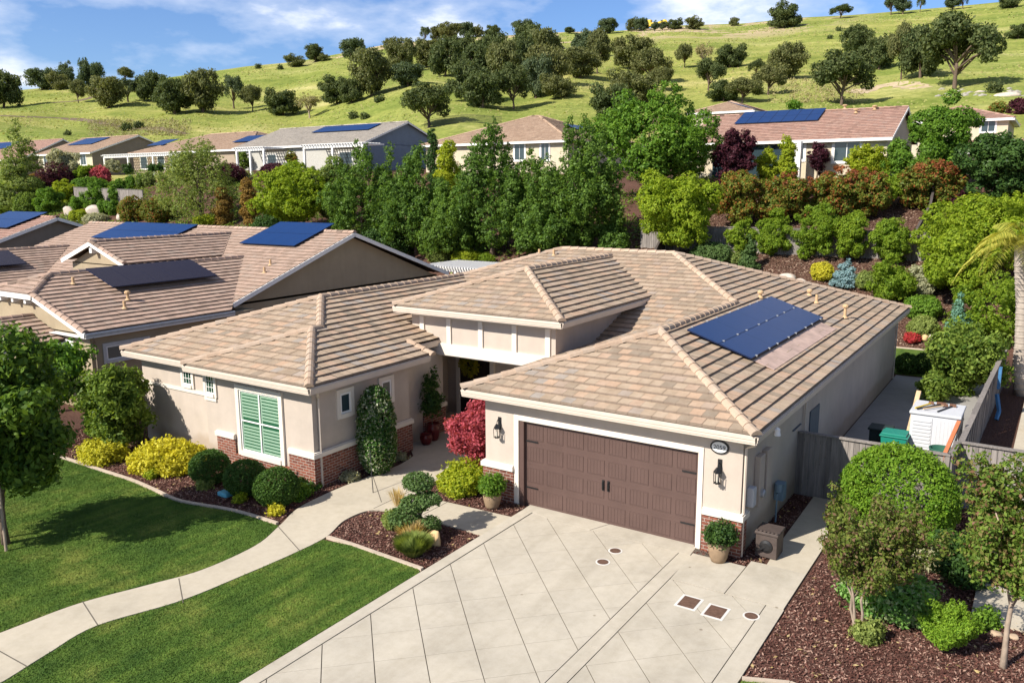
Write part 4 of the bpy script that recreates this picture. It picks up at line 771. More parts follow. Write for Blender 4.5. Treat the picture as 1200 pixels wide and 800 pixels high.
def hip_house(label, x0, x1, y0, y1, ze, zg, wallm, tilem, s_=0.35):
    h = thing('house', label, 'house', ((x0 + x1) / 2, (y0 + y1) / 2, zg)); w = MB(); w.box(x0 + 0.5, x1 - 0.5, y0 + 0.5, y1 - 0.5, zg - 2, ze - 0.05); w.build('wall', wallm, h)
    r = Roof(0.42, 0.42, 0.05); dx, dy = x1 - x0, y1 - y0; k = min(dx, dy) / 2; z1 = ze + s_ * k
    if dx >= dy: A, B = (x0 + k, y0 + k), (x1 - k, y0 + k)
    else: A, B = (x0 + k, y0 + k), (x0 + k, y1 - k)
    if dx >= dy:
        r.plane([(x0, y0), (x1, y0), B, A], (0, y0, ze), (0, 1), s_); r.plane([(x1, y1), (x0, y1), A, B], (0, y1, ze), (0, -1), s_); r.plane([(x1, y0), (x1, y1), B], (x1, 0, ze), (-1, 0), s_); r.plane([(x0, y1), (x0, y0), A], (x0, 0, ze), (1, 0), s_)
        cs = [((x0, y0), A), ((x0, y1), A), ((x1, y0), B), ((x1, y1), B)]
    else:
        r.plane([(x0, y0), (x1, y0), A], (0, y0, ze), (0, 1), s_); r.plane([(x1, y1), (x0, y1), B], (0, y1, ze), (0, -1), s_); r.plane([(x1, y0), (x1, y1), B, A], (x1, 0, ze), (-1, 0), s_); r.plane([(x0, y1), (x0, y0), A, B], (x0, 0, ze), (1, 0), s_)
        cs = [((x0, y0), A), ((x1, y0), A), ((x0, y1), B), ((x1, y1), B)]
    for p, q in cs: r.cap((*p, ze), (*q, z1), 0.18, 0.5)
    if math.dist(A, B) > 0.3: r.cap((*A, z1), (*B, z1), 0.18, 0.5)
    r.build(h, tilem); f = MB()
    for p, q in (((x0, y0), (x1, y0)), ((x1, y0), (x1, y1)), ((x1, y1), (x0, y1)), ((x0, y1), (x0, y0))): f.bar((*p, ze - 0.12), (*q, ze - 0.12), 0.06, 0.24)
    f.box(x0 + .05, x1 - .05, y0 + .05, y1 - .05, ze - 0.14, ze - 0.12); f.build('fascia', M_WHITE, h)
    return h
def roofpanels(h, d, pix, na, nb, wa, wb):
    q = onY(*pix, d['y0'], d['ze'] + 0.05, d['s']); panels(h, q, (1, 0), (0, 1), d['s'], na, nb, wa, wb, lift=0.1)
def patio(h, x0, x1, y0, y1, z, zg, nposts=3):
    m = MB(); m.box(x0, x1, y0 + 0.1, y0 + 0.28, z - 0.28, z - 0.02); n = int((x1 - x0) / 0.45)
    for i in range(n + 1): x = x0 + (x1 - x0) * i / n; m.box(x - 0.05, x + 0.05, y0 - 0.2, y1, z, z + 0.18)
    for k in range(int((y1 - y0) / 0.5)): m.box(x0, x1, y0 + 0.5 * k, y0 + 0.5 * k + 0.08, z + 0.185, z + 0.235)
    o = m.build('patio_cover', M_WHITE, h)
    for i in range(nposts): x = x0 + 0.2 + (x1 - x0 - 0.4) * i / (nposts - 1); p = MB(); p.box(x - 0.13, x + 0.13, y0 + 0.07, y0 + 0.31, zg - 0.5, z - 0.28); p.build('post', M_WHITE, o)
U1, d1 = gable_house('pink tiled house with one large solar array, on the slope right of the big tree', (1046, 161), 55.5, (1050, 126), (800, 163), 0, M_ST4, M_TILE3, yr=62.5)
roofpanels(U1, d1, (860.5, 146.5), 7, 2, 1.05, 1.62)
yw = d1['y0'] + 0.5
for px_, wd, ht, pz in ((976, 2.1, 1.9, 190), (924, 1.3, 1.7, 188)): p = P(px_, pz, y=yw); window(U1, '-y', (p[0], yw, max(p[2], d1['zg'] + 0.5)), wd, ht, 0.15, frame=M_WHITE, grid=(2, 1), trimmat=M_WHITE, tw=0.08)
p = P(935, 190, y=54.5); m = MB(); m.box(p[0] - .25, p[0] + .25, 54.2, 54.7, d1['zg'] - 1, d1['ze'] - 0.1); m.build('column', M_WHITE, U1)
p = P(880, 185, y=yw - 0.02); m = MB(); m.box(p[0] - 3.5, p[0] + 3.0, yw - 0.03, yw - 0.01, d1['zg'], d1['ze'] - 0.3); m.build('patio_opening', M_GLASS, U1)
for px_, py_ in ((990, 128), (1003, 133), (1025, 129)): p = onY(px_, py_, d1['y0'], d1['ze'], d1['s']); vent(U1, p[0], p[1], p[2], 0.3, 0.11, True)
za = P(843, 131, y=84); xa, xb = P(803, 131, y=84)[0], P(884, 131, y=84)[0]
U2 = hip_house('pale hip roofed house peeking over the solar house roof on the right', xa, xb, 84, 98, za[2], 10.2, M_ST4, M_TILE5); q0 = onX(872, 126.5, xb, za[2] + .05, .35); panels(U2, q0, (0, 1), (-1, 0), 0.35, 5, 1, 1.05, 2.0)
za = P(1157, 139, y=78); xa, xb = P(1052, 139, y=78)[0], P(1189, 139, y=78)[0]
U3 = hip_house('two storey cream house with pink hip roofs at the right edge', xa, xb, 78, 91, za[2], 10, M_ST4, M_TILE3, 0.32)
p = P(1149, 155, y=78.5); window(U3, '-y', (p[0], 78.5, p[2]), 1.25, 1.2, 0.12, frame=M_WHITE, grid=(2, 1), trimmat=M_WHITE)
zl = za[2] - 2.5; r = Roof(0.42, 0.42, 0.05); xl = P(1120, 160, y=75)[0]; r.plane([(xl, 74.5), (xb + 6, 74.5), (xb + 6, 78.5), (xl, 78.5)], (0, 74.5, zl - 0.8), (0, 1), 0.32); ro = r.build(U3, M_TILE3); ro.name = 'porch_roof'
m = MB(); m.box(xl + 0.5, xb + 5.5, 75, 78.4, 8, zl - 0.75); m.build('porch_wall', M_ST4, U3); m = MB(); m.bar((xl, 74.47, zl - 0.9), (xb + 6, 74.47, zl - 0.9), 0.06, 0.24); m.build('porch_fascia', M_WHITE, U3)
za = P(660, 164, y=58); xb = P(668, 160, y=58)[0]
U4 = hip_house('tan hip roofed house behind the tall dark green trees at centre', xb - 20, xb, 58, 77, za[2], 10.4, M_ST4, M_TILE5, 0.36)
for px_, wd in ((603, 1.3), (634, 1.0)): p = P(px_, 188, y=58.5); window(U4, '-y', (p[0], 58.5, p[2]), wd, 1.8, 0.15, frame=M_WHITE, grid=(2, 1), trimmat=M_WHITE)
q0 = onX(676, 152.5, xb, za[2] + .05, .36); panels(U4, q0, (0, 1), (-1, 0), 0.36, 8, 1, 1.05, 2.0)
U5, d5 = gable_house('grey roofed house with blue grey gable and white patio covers', (424.5, 167.6), 58, (478.4, 142.7), (272, 174), 0, M_ST3, M_TILE4)
roofpanels(U5, d5, (365, 156.3), 10, 2, 1.02, 1.35)
m = MB(); m.box(d5['x0'] + 0.42, d5['x1'] - 0.42, d5['y0'] + 0.47, d5['y0'] + 0.5, d5['zg'] - 1, d5['ze'] - 0.05); m.build('front_wall', plain('pale_wall', (0.42, 0.41, 0.37)), U5)
yw = d5['y0'] + 0.47
for px_, wd in ((314, 1.7), (337, 1.4), (398, 2.2)): p = P(px_, 190, y=yw); window(U5, '-y', (p[0], yw, d5['zg'] + 0.6), wd, 1.7, 0.15, frame=M_WHITE, trimmat=M_WHITE)
for ua, ub in ((278, 312), (357, 428)): patio(U5, P(ua, 180, y=55)[0], P(ub, 180, y=55)[0], 54.6, 58.3, d5['ze'] - 0.35, d5['zg'])
x0, x1 = P(150, 178, y=60)[0], P(292, 176, y=60)[0]; za = P(225, 177, y=60)
U6 = hip_house('tan house with three solar arrays and white patio cover, left of the grey one', x0, x1, 60, 78, za[2], za[2] - 3.0, plain('tan_wall', (0.34, 0.27, 0.20)), M_TILE5, 0.34)
for u_, v_, n1, n2 in ((172, 172, 4, 2), (272, 168, 4, 2)): q0 = onY(u_, v_, 60, za[2] + .05, 0.34); panels(U6, q0, (1, 0), (0, 1), 0.34, n1, n2, 1.05, 1.6, lift=0.15)
for px_ in (165, 185, 200): p = P(px_, 190, y=60.5); window(U6, '-y', (p[0], 60.5, za[2] - 2.4), 1.7, 1.9, 0.15, frame=M_WHITE, trimmat=M_WHITE)
patio(U6, P(122, 182, y=56.5)[0], P(212, 182, y=56.5)[0], 56.2, 60.2, za[2] - 0.5, za[2] - 3.2, 4)
U7, d7 = gable_house('tan house with taupe gable behind the conifer at upper left', (105.6, 178.7), 58, (162.5, 158.5), (39, 178.5), 0, M_ST4, M_TILE5)
roofpanels(U7, d7, (78.5, 171), 7, 2, 1.05, 1.9); m = MB(); x = d7['x1'] - 0.38; m.face([(x, d7['y0'] + .5, d7['zg'] - 2), (x, d7['y1'] - .5, d7['zg'] - 2), (x, d7['y1'] - .5, d7['ze']), (x, d7['yr'], d7['zr'] - .12), (x, d7['y0'] + .5, d7['ze'])]); m.build('gable_wall', M_ST5, U7)
for px_ in (52, 95): p = P(px_, 192, y=58.5); window(U7, '-y', (p[0], 58.5, d7['zg'] + 0.7), 1.6, 1.8, 0.15, frame=M_WHITE, grid=(2, 1), trimmat=M_WHITE)
U8, d8 = gable_house('pink house with solar array on the upper street, at the left edge of the picture', (22, 187), 57, (74, 163), (-120, 190), 0, M_ST5, M_TILE3)
roofpanels(U8, d8, (-20, 176), 8, 2, 1.05, 1.6)

# ------------------------------------------------------------------ fences
def fence(label, pts, h=1.8, mat=None, name='wooden_fence', z=None, post=2.4, cap=True, lean=0.0):
    mat = mat or M_FENCE; tz = (lambda x, y: z) if z is not None else terrain
    t = thing(name, label, 'fence', (pts[0][0], pts[0][1], tz(*pts[0]))); b = MB(); posts = []
    for (xa, ya), (xb, yb) in zip(pts, pts[1:]):
        ln = math.hypot(xb - xa, yb - ya); n = max(1, int(ln / 0.142)); d = ((xb - xa) / ln, (yb - ya) / ln)
        for i in range(n):
            s0 = ln * i / n; x, y = xa + d[0] * (s0 + 0.07), ya + d[1] * (s0 + 0.07); zz_ = tz(x, y); o = rnd.uniform(-0.006, 0.006); top = h + rnd.uniform(-0.012, 0.012)
            b.bar((x + d[1] * o, y - d[0] * o, zz_ + 0.03 - 0.1), (x + d[1] * (o + lean * rnd.uniform(0, 1)), y - d[0] * (o + lean * rnd.uniform(0, 1)), zz_ + top), 0.134, 0.02, up=(-d[1], d[0], 0), tint=rnd.random())
        m_ = max(1, round(ln / post))
        for i in range(m_ + 1): posts.append((xa + d[0] * ln * i / m_ - d[1] * 0.06, ya + d[1] * ln * i / m_ + d[0] * 0.06))
        if cap:
            k = max(1, int(ln / 1.5))
            for i in range(k):
                p = [(xa + d[0] * ln * e / k, ya + d[1] * ln * e / k) for e in (i, i + 1)]
                b.bar((*p[0], tz(*p[0]) + h + 0.03), (*p[1], tz(*p[1]) + h + 0.03), 0.15, 0.04, tint=rnd.random())
                for hh in (0.35, h - 0.2): b.bar((p[0][0] - d[1] * .035, p[0][1] + d[0] * .035, tz(*p[0]) + hh), (p[1][0] - d[1] * .035, p[1][1] + d[0] * .035, tz(*p[1]) + hh), 0.04, 0.09, tint=rnd.random())
    b.build('boards', mat, t)
    for i, (x, y) in enumerate(posts[:40]): p = MB(); p.box(x - 0.05, x + 0.05, y - 0.05, y + 0.05, tz(x, y) - 0.2, tz(x, y) + h + 0.02, rnd.random()); p.build('post', mat, t)
    return t
fence('weathered grey wooden fence between house side wall and clipped dome bush', [(6.0, 4.95), (9.75, 4.93), (9.80, 6.25)], 1.8, z=0)
fence('grey wooden fence behind the right crape myrtle, meeting the jog', [(9.86, 6.28), (13.5, 6.2)], 1.8, z=0)
fence('old leaning wooden fence running back beside the white shed', [(9.86, 6.4), (10.0, 14.5), (10.2, 22.6)], 1.75, z=0, lean=0.05, post=1.9)
fence('long grey fence behind the row of round green shrubs', [(-14, 38.1), (-8, 38), (0, 38), (8.5, 37.8)], 1.7)
fence('dark wooden fence climbing the mulch slope behind the main ridge', [(-10.6, 29), (-11.2, 33), (-12.0, 37.9)], 1.5, M_FENCED)
fence('dark fence climbing uphill to the gable of the pink tiled house', [(4.2, 38.5), (4.3, 44), (3.8, 50), (3.0, 56)], 1.5, M_FENCED)
a, b_ = gp(-15, 238), gp(66, 238); fence('dark grey wooden fence below the conifer at the left edge', [tuple(a[:2]), tuple(b_[:2])], 2.3, M_FENCED)
a, b_ = gp(88, 238), gp(168, 243); fence('pale weathered fence among round shrubs at upper left', [tuple(a[:2]), tuple(b_[:2])], 2.1)
wf = thing('wire_fence', 'thin dark metal fence along the meadow edge beside the lone oak', 'fence', gp(505, 153)); mm = MB()
pa, pb = gp(498, 152), gp(588, 147)
for i in range(70):
    x, y = pa[0] + (pb[0] - pa[0]) * i / 69, pa[1] + (pb[1] - pa[1]) * i / 69; z_ = terrain(x, y); mm.box(x - .02, x + .02, y - .02, y + .02, z_, z_ + 1.6)
for hh in (0.2, 1.5): 
    for i in range(23):
        e = [(pa[0] + (pb[0] - pa[0]) * k / 23, pa[1] + (pb[1] - pa[1]) * k / 23) for k in (i, i + 1)]; mm.bar((*e[0], terrain(*e[0]) + hh), (*e[1], terrain(*e[1]) + hh), 0.04, 0.05)
mm.build('pickets', M_BLACK, wf)

# ------------------------------------------------------------------ things standing about
def pot(label, x, y, r, h, mat, name='plant_pot', z=0.02, group=None):
    m = MB(); m.lathe([(r * 0.62, 0), (r * 0.8, h * 0.2), (r, h * 0.6), (r * 0.98, h * 0.8), (r * 0.86, h * 0.93), (r * 0.95, h), (r * 0.80, h), (r * 0.76, h * 0.9)], (x, y, z), 22)
    return tag(m.build(name, mat, None, (x, y, z), True), label, 'pot', group)
pot('tan clay pot with green plant left of the garage door', -0.62, -0.62, 0.25, 0.52, M_POT); pot('tan clay pot with green plant below the house number', 5.62, -0.42, 0.25, 0.55, M_POT)
pot('red glazed pot standing in front at the porch corner', -5.66, 2.75, 0.22, 0.36, M_RED, z=0.04); pot('taller red glazed pot against the porch pillar', -5.75, 3.25, 0.24, 0.6, M_RED, z=0.04)
pot('small red pot hidden behind the pink maple', -1.75, 0.75, 0.17, 0.32, plain('bright_red', (0.45, 0.02, 0.02), 0.4))
hb = thing('hose_box', 'dark brown square hose box on the concrete walk by the side wall', 'hose box', (6.5, 0.55, 0.04))
m = MB(); m.box(6.25, 6.75, 0.30, 0.85, 0.05, 0.60); ho = bevel(m.build('body', M_BOX, hb), 0.02); m = MB(); m.box(6.22, 6.78, 0.27, 0.88, 0.60, 0.68); bevel(m.build('lid', M_BOX, hb), 0.025)
m = MB(); m.lathe([(0.15, 0), (0.15, 0.03), (0.09, 0.05)], base_of(hb), 20); rl = m.build('reel_hub', M_BLACK, hb); rl.location = (0.0, -0.25, 0.30); rl.rotation_euler = (R(90), 0, 0)
m = MB(); m.tube([(6.5, 0.27, 0.33), (6.40, 0.22, 0.28), (6.28, 0.24, 0.2)], 0.025, 6); m.build('crank', M_BLACK, hb)
for i in range(6): 
    m = MB(); m.lathe([(0.035, 0), (0.03, 0.025), (0.01, 0.035)], (6.28 + 0.09 * i, 0.30, 0.68), 8); m.build('lid_stud', M_BOX, hb)
# drains and valve covers set in the drive
def rd(label, x, y):
    t = thing('drain_cover', label, 'drain cover', (x, y, 0.04)); m = MB(); m.lathe([(0.17, 0), (0.17, 0.004), (0.15, 0.0045)], (x, y, 0.0415), 28); m.build('rim', M_RIM, t); m = MB(); m.lathe([(0.132, 0.0), (0.132, 0.007)], (x, y, 0.042), 28); m.build('grate', M_IRON, t)
rd('round iron drain cover in the driveway, the one closer to the garage door', 3.38, -1.24); rd('round iron drain cover in the driveway, the one farther from the garage door', 3.40, -1.93); rd('round iron cover beside the square covers, near the right walk', 7.03, -2.47)
for x, y, la in ((5.77, -2.63, 'square rusty valve cover with pale rim, closer to driveway centre'), (6.37, -2.70, 'square rusty valve cover with pale rim, closer to the mulch bed')):
    t = thing('valve_cover', la, 'valve cover', (x, y, 0.04)); m = MB(); m.box(x - .23, x + .23, y - .28, y + .28, 0.04, 0.045); bevel(m.build('rim', M_RIM, t), 0.002); m = MB(); m.box(x - .175, x + .175, y - .225, y + .225, 0.0455, 0.049); m.build('lid', M_IRON, t)
# side yard: storage shed, bin, boards, tools
sh = thing('storage_shed', 'white plastic storage shed with louvred door behind the front fence', 'shed', (9.0, 9.6, 0.03))
sx0, sx1, sy0, sy1, szt = 8.3, 9.62, 8.85, 10.3, 1.78
m = MB(); m.box(sx0, sx1, sy0, sy1, 0.03, szt); bevel(m.build('body', M_PLAS, sh), 0.02); m = MB(); m.box(sx0 - .04, sx1 + .04, sy0 - .05, sy1 + .04, szt, szt + 0.09); bevel(m.build('lid', M_PLAS, sh), 0.025)
m = MB(); m.box(sx0 + 0.05, sx0 + 0.60, sy0 - 0.02, sy0, 0.1, szt - 0.08)
for k in range(14): m.bar((sx0 + 0.08, sy0 - 0.03, 0.16 + k * 0.11), (sx0 + 0.57, sy0 - 0.03, 0.16 + k * 0.11), 0.02, 0.05)
dr = m.build('door', M_PLAS, sh); m = MB(); m.box(sx0 + 0.66, sx1 - 0.05, sy0 - 0.02, sy0, 0.1, szt - 0.08)
for k in range(6): m.box(sx0 + 0.72 + k * 0.1, sx0 + 0.73 + k * 0.1, sy0 - 0.026, sy0 - 0.02, 0.14, szt - 0.12)
m.build('door', M_PLAS, sh)
def tool(label, a, b, head, mat=M_BLACK, hm=M_RUST):
    t = thing('garden_tool', label, 'garden tool', a); m = MB(); m.tube([a, b], 0.022, 6); m.build('handle', mat, t); m = MB(); m.box(b[0] - head[0], b[0] + head[0], b[1] - head[1], b[1] + head[1], b[2] - 0.02, b[2] + 0.05)
    for k in range(4): x = b[0] - head[0] + 2 * head[0] * k / 3; m.bar((x, b[1], b[2]), (x + 0.01, b[1] - 0.09, b[2] - 0.0), 0.015, 0.015)
    m.build('head', hm, t)
zt = szt + 0.12
tool('long dark garden rake lying across the shed lid', (8.45, 9.0, zt), (9.0, 10.0, zt), (0.13, 0.05)); tool('short dark hoe lying on the right half of the shed lid', (9.0, 9.0, zt), (9.32, 9.95, zt), (0.09, 0.06)); tool('yellow handled tool at the left edge of the shed lid', (8.38, 9.1, zt), (8.72, 9.95, zt), (0.07, 0.05), M_YEL); tool('rusty headed cultivator in the middle of the shed lid', (8.62, 8.98, zt + .03), (9.12, 9.75, zt + .03), (0.08, 0.06), M_WOOD)
bn = thing('wheeled_bin', 'green wheeled bin with white emblem beside the white shed', 'bin', (7.92, 8.75, 0.03))
bx_, by_ = 7.95, 8.70
m = MB(); i = 0
for (h0, h1, a0, a1) in ((0.06, 1.08, 0.28, 0.37),):
    m.v = [(bx_ + sx * a, by_ + sy * a, z) for a, z in ((a0, h0), (a1, h1)) for sx, sy in ((-1, -1), (1, -1), (1, 1), (-1, 1))]; m.f = [(3, 2, 1, 0), (4, 5, 6, 7), (0, 1, 5, 4), (1, 2, 6, 5), (2, 3, 7, 6), (3, 0, 4, 7)]; m.t = [0.5] * 6
bevel(m.build('body', M_BIN, bn), 0.03, 3); m = MB(); m.box(bx_ - 0.40, bx_ + 0.40, by_ - 0.41, by_ + 0.39, 1.08, 1.12); m.box(bx_ - 0.34, bx_ + 0.34, by_ - 0.34, by_ + 0.33, 1.12, 1.18); bevel(m.build('lid', M_BIN, bn), 0.03, 3)
for sx in (-1, 1): m = MB(); m.lathe([(0.10, -0.03), (0.12, -0.02), (0.12, 0.02), (0.10, 0.03)], base_of(bn), 16); wo = m.build('wheel', M_BLACK, bn); wo.location = (0.03 + sx * 0.3, 0.22, 0.09); wo.rotation_euler = (0, R(90), 0)
m = MB(); ey = lambda z: by_ - 0.28 - 0.09 * (z - 0.06) / 1.02 - 0.004; m.face([(bx_ - .07, ey(.87), .87), (bx_, ey(.80), .80), (bx_ + .07, ey(.87), .87), (bx_, ey(.94), .94)])
m.face([(bx_ - .13, ey(.74), .74), (bx_ + .13, ey(.74), .74), (bx_ + .13, ey(.765), .765), (bx_ - .13, ey(.765), .765)]); m.build('emblem', M_PLAQ, bn)
m = MB(); m.box(7.1, 7.7, 9.3, 9.9, 0.05, 0.95); m.box(7.05, 7.75, 9.25, 9.95, 0.95, 1.02); tag(bevel(m.build('wheeled_bin', plain('dark_plastic', (0.02, 0.03, 0.03)), None, (7.4, 9.6, 0.03)), 0.03), 'dark wheeled bin in the shade behind the green one', 'bin')
for a, b_, la in (((8.05, 9.9, 0.05), (8.28, 10.6, 2.1), 'pale timber board leaning on the left side of the shed, taller one'), ((8.16, 9.7, 0.05), (8.3, 10.3, 1.75), 'brownish timber board leaning on the left side of the shed, shorter one')):
    m = MB(); m.bar(a, b_, 0.14, 0.05); tag(m.build('timber_board', M_WOOD, None, a), la, 'board')
m = MB(); m.tube([(8.18, 8.75, 0.05), (8.26, 8.82, 0.98)], 0.018, 6); tag(m.build('metal_pole', M_METAL, None, (8.18, 8.75, 0.05)), 'thin pale pole leaning on the shed corner beside the green bin', 'pole')
m = MB(); m.bar((9.4, 7.0, 1.0), (9.66, 8.0, 1.95), 0.11, 0.06); tag(m.build('orange_board', M_ORANGE, None, (9.35, 6.6, 0.9)), 'orange brown board leaning in the fence corner in front of the shed', 'board')
m = MB(); m.bar((9.55, 6.7, 0.9), (9.75, 8.0, 2.05), 0.05, 0.05); tag(m.build('dark_pole', M_BLACK, None, (9.55, 6.7, 0.9)), 'dark pole leaning beside the orange board in the fence corner', 'pole')
m = MB(); m.lathe([(0.26, 0), (0.3, 1.1), (0.32, 1.15), (0.28, 1.15), (0.27, 1.0)], (9.3, 7.6, 0.05), 18); tag(m.build('green_tub', plain('dark_green_tub', (0.02, 0.09, 0.06)), None, (9.3, 7.6, 0.05), True), 'round dark green tub in front of the white shed', 'tub')
m = MB(); m.box(10.2, 10.3, 16.3, 16.8, 1.2, 1.95); m.tube([(10.22, 16.4, 1.0), (10.35, 16.3, 0.4), (10.3, 16.1, 0.1)], 0.08, 6); tag(m.build('blue_tarp', M_BLUE, None, (10.2, 16.4, 1.0)), 'bright blue tarp hanging over the old leaning fence', 'tarp')
nb_ = thing('wheeled_bin', 'green wheeled bin with yellow lid at the right edge behind fence', 'bin', (11.75, 7.6, 0.03)); m = MB(); m.box(11.5, 12.1, 7.4, 8.0, 0.05, 0.95); bevel(m.build('body', M_BIN, nb_), 0.04); m = MB(); m.box(11.47, 12.13, 7.36, 8.04, 0.95, 1.05); bevel(m.build('lid', M_YEL, nb_), 0.03)
m = MB(); m.box(11.3, 11.9, 15.0, 15.6, 0.03, 0.35); tag(bevel(m.build('red_crate', M_RED, None, (11.6, 15.3, 0.03)), 0.03), 'red crate on the neighbour path behind the leaning fence', 'crate')
# boulders
def rock(label, p, s, mat=None, name='boulder'):
    rr = np.random.default_rng(int(abs(p[0] * 97 + p[1] * 31) * 10) % 9999); m = MB(); import bmesh
    bm = bmesh.new(); bmesh.ops.create_icosphere(bm, subdivisions=3, radius=1.0)
    d = [(Vector(sph(1, rr)[0]), rr.uniform(0.55, 0.9)) for _ in range(14)]
    for v in bm.verts:
        for n_, k in d:
            e = v.co.dot(n_)
            if e > k: v.co -= n_ * (e - k) * 0.9
        v.co = Vector((v.co.x * s[0], v.co.y * s[1], v.co.z * s[2] + s[2] * 0.5))
    me = bpy.data.meshes.new(name); bm.to_mesh(me); bm.free(); me.materials.append(mat or M_ROCK); me.shade_smooth()
    return tag(link(name, me, None, tuple(p)), label, 'rock')
M_TANROCK = plain('tan_rock', (0.55, 0.38, 0.20), 0.95, 0.1, 0.2, 4, bump=0.6); M_PALEROCK = plain('pale_rock', (0.5, 0.43, 0.36), 0.95, 0.1, 0.2, 3, bump=0.6)
rock('orange tan boulder in the small bed, the larger one beside the lavender', P(508, 637, z=0), (0.30, 0.22, 0.30), M_TANROCK); rock('pale tan boulder in the small bed, the smaller one behind', P(491, 634, z=0), (0.24, 0.18, 0.26), M_TANROCK)
for i, (u_, v_, la, sz) in enumerate(((82, 252, 'pale boulder below the pale fence, leftmost of three', 0.9), (112, 254, 'broad pale boulder below the round shrubs, middle of three', 1.1), (145, 257, 'pale boulder at the foot of the photinia hedge, rightmost of three', 0.8))): rock(la, gp(u_, v_), (sz * 1.4, sz, sz * 0.9), M_PALEROCK)
for u_, v_, la, sz, mt in ((1082, 398, 'tan rock beside red flowers on the back slope', 0.3, M_TANROCK), (1089, 397, 'cream rock beside red flowers on the back slope', 0.32, M_PALEROCK), (1168, 745, 'small pale stone at the foot of the right crape myrtle trunk', 0.10, M_ROCK), (1187, 748, 'second small stone right of the crape myrtle trunk', 0.09, M_ROCK), (922, 331, 'flat cream stones beside the golden dwarf conifer', 0.5, M_PALEROCK), (938, 334, 'grey cream stone just left of the golden dwarf conifer', 0.35, M_PALEROCK)): rock(la, gp(u_, v_), (sz * 1.3, sz, sz * 0.8), mt)
m = MB(); m.box(-0.2, 0.2, -0.12, 0.12, 0.02, 0.16); vb = m.build('valve_box', plain('teal_lid', (0.10, 0.34, 0.42), 0.6)); p = P(264, 582, z=0); vb.location = (p[0], p[1], 0); bevel(vb, 0.03); tag(vb, 'small teal plastic box between the round boxwoods', 'valve box')

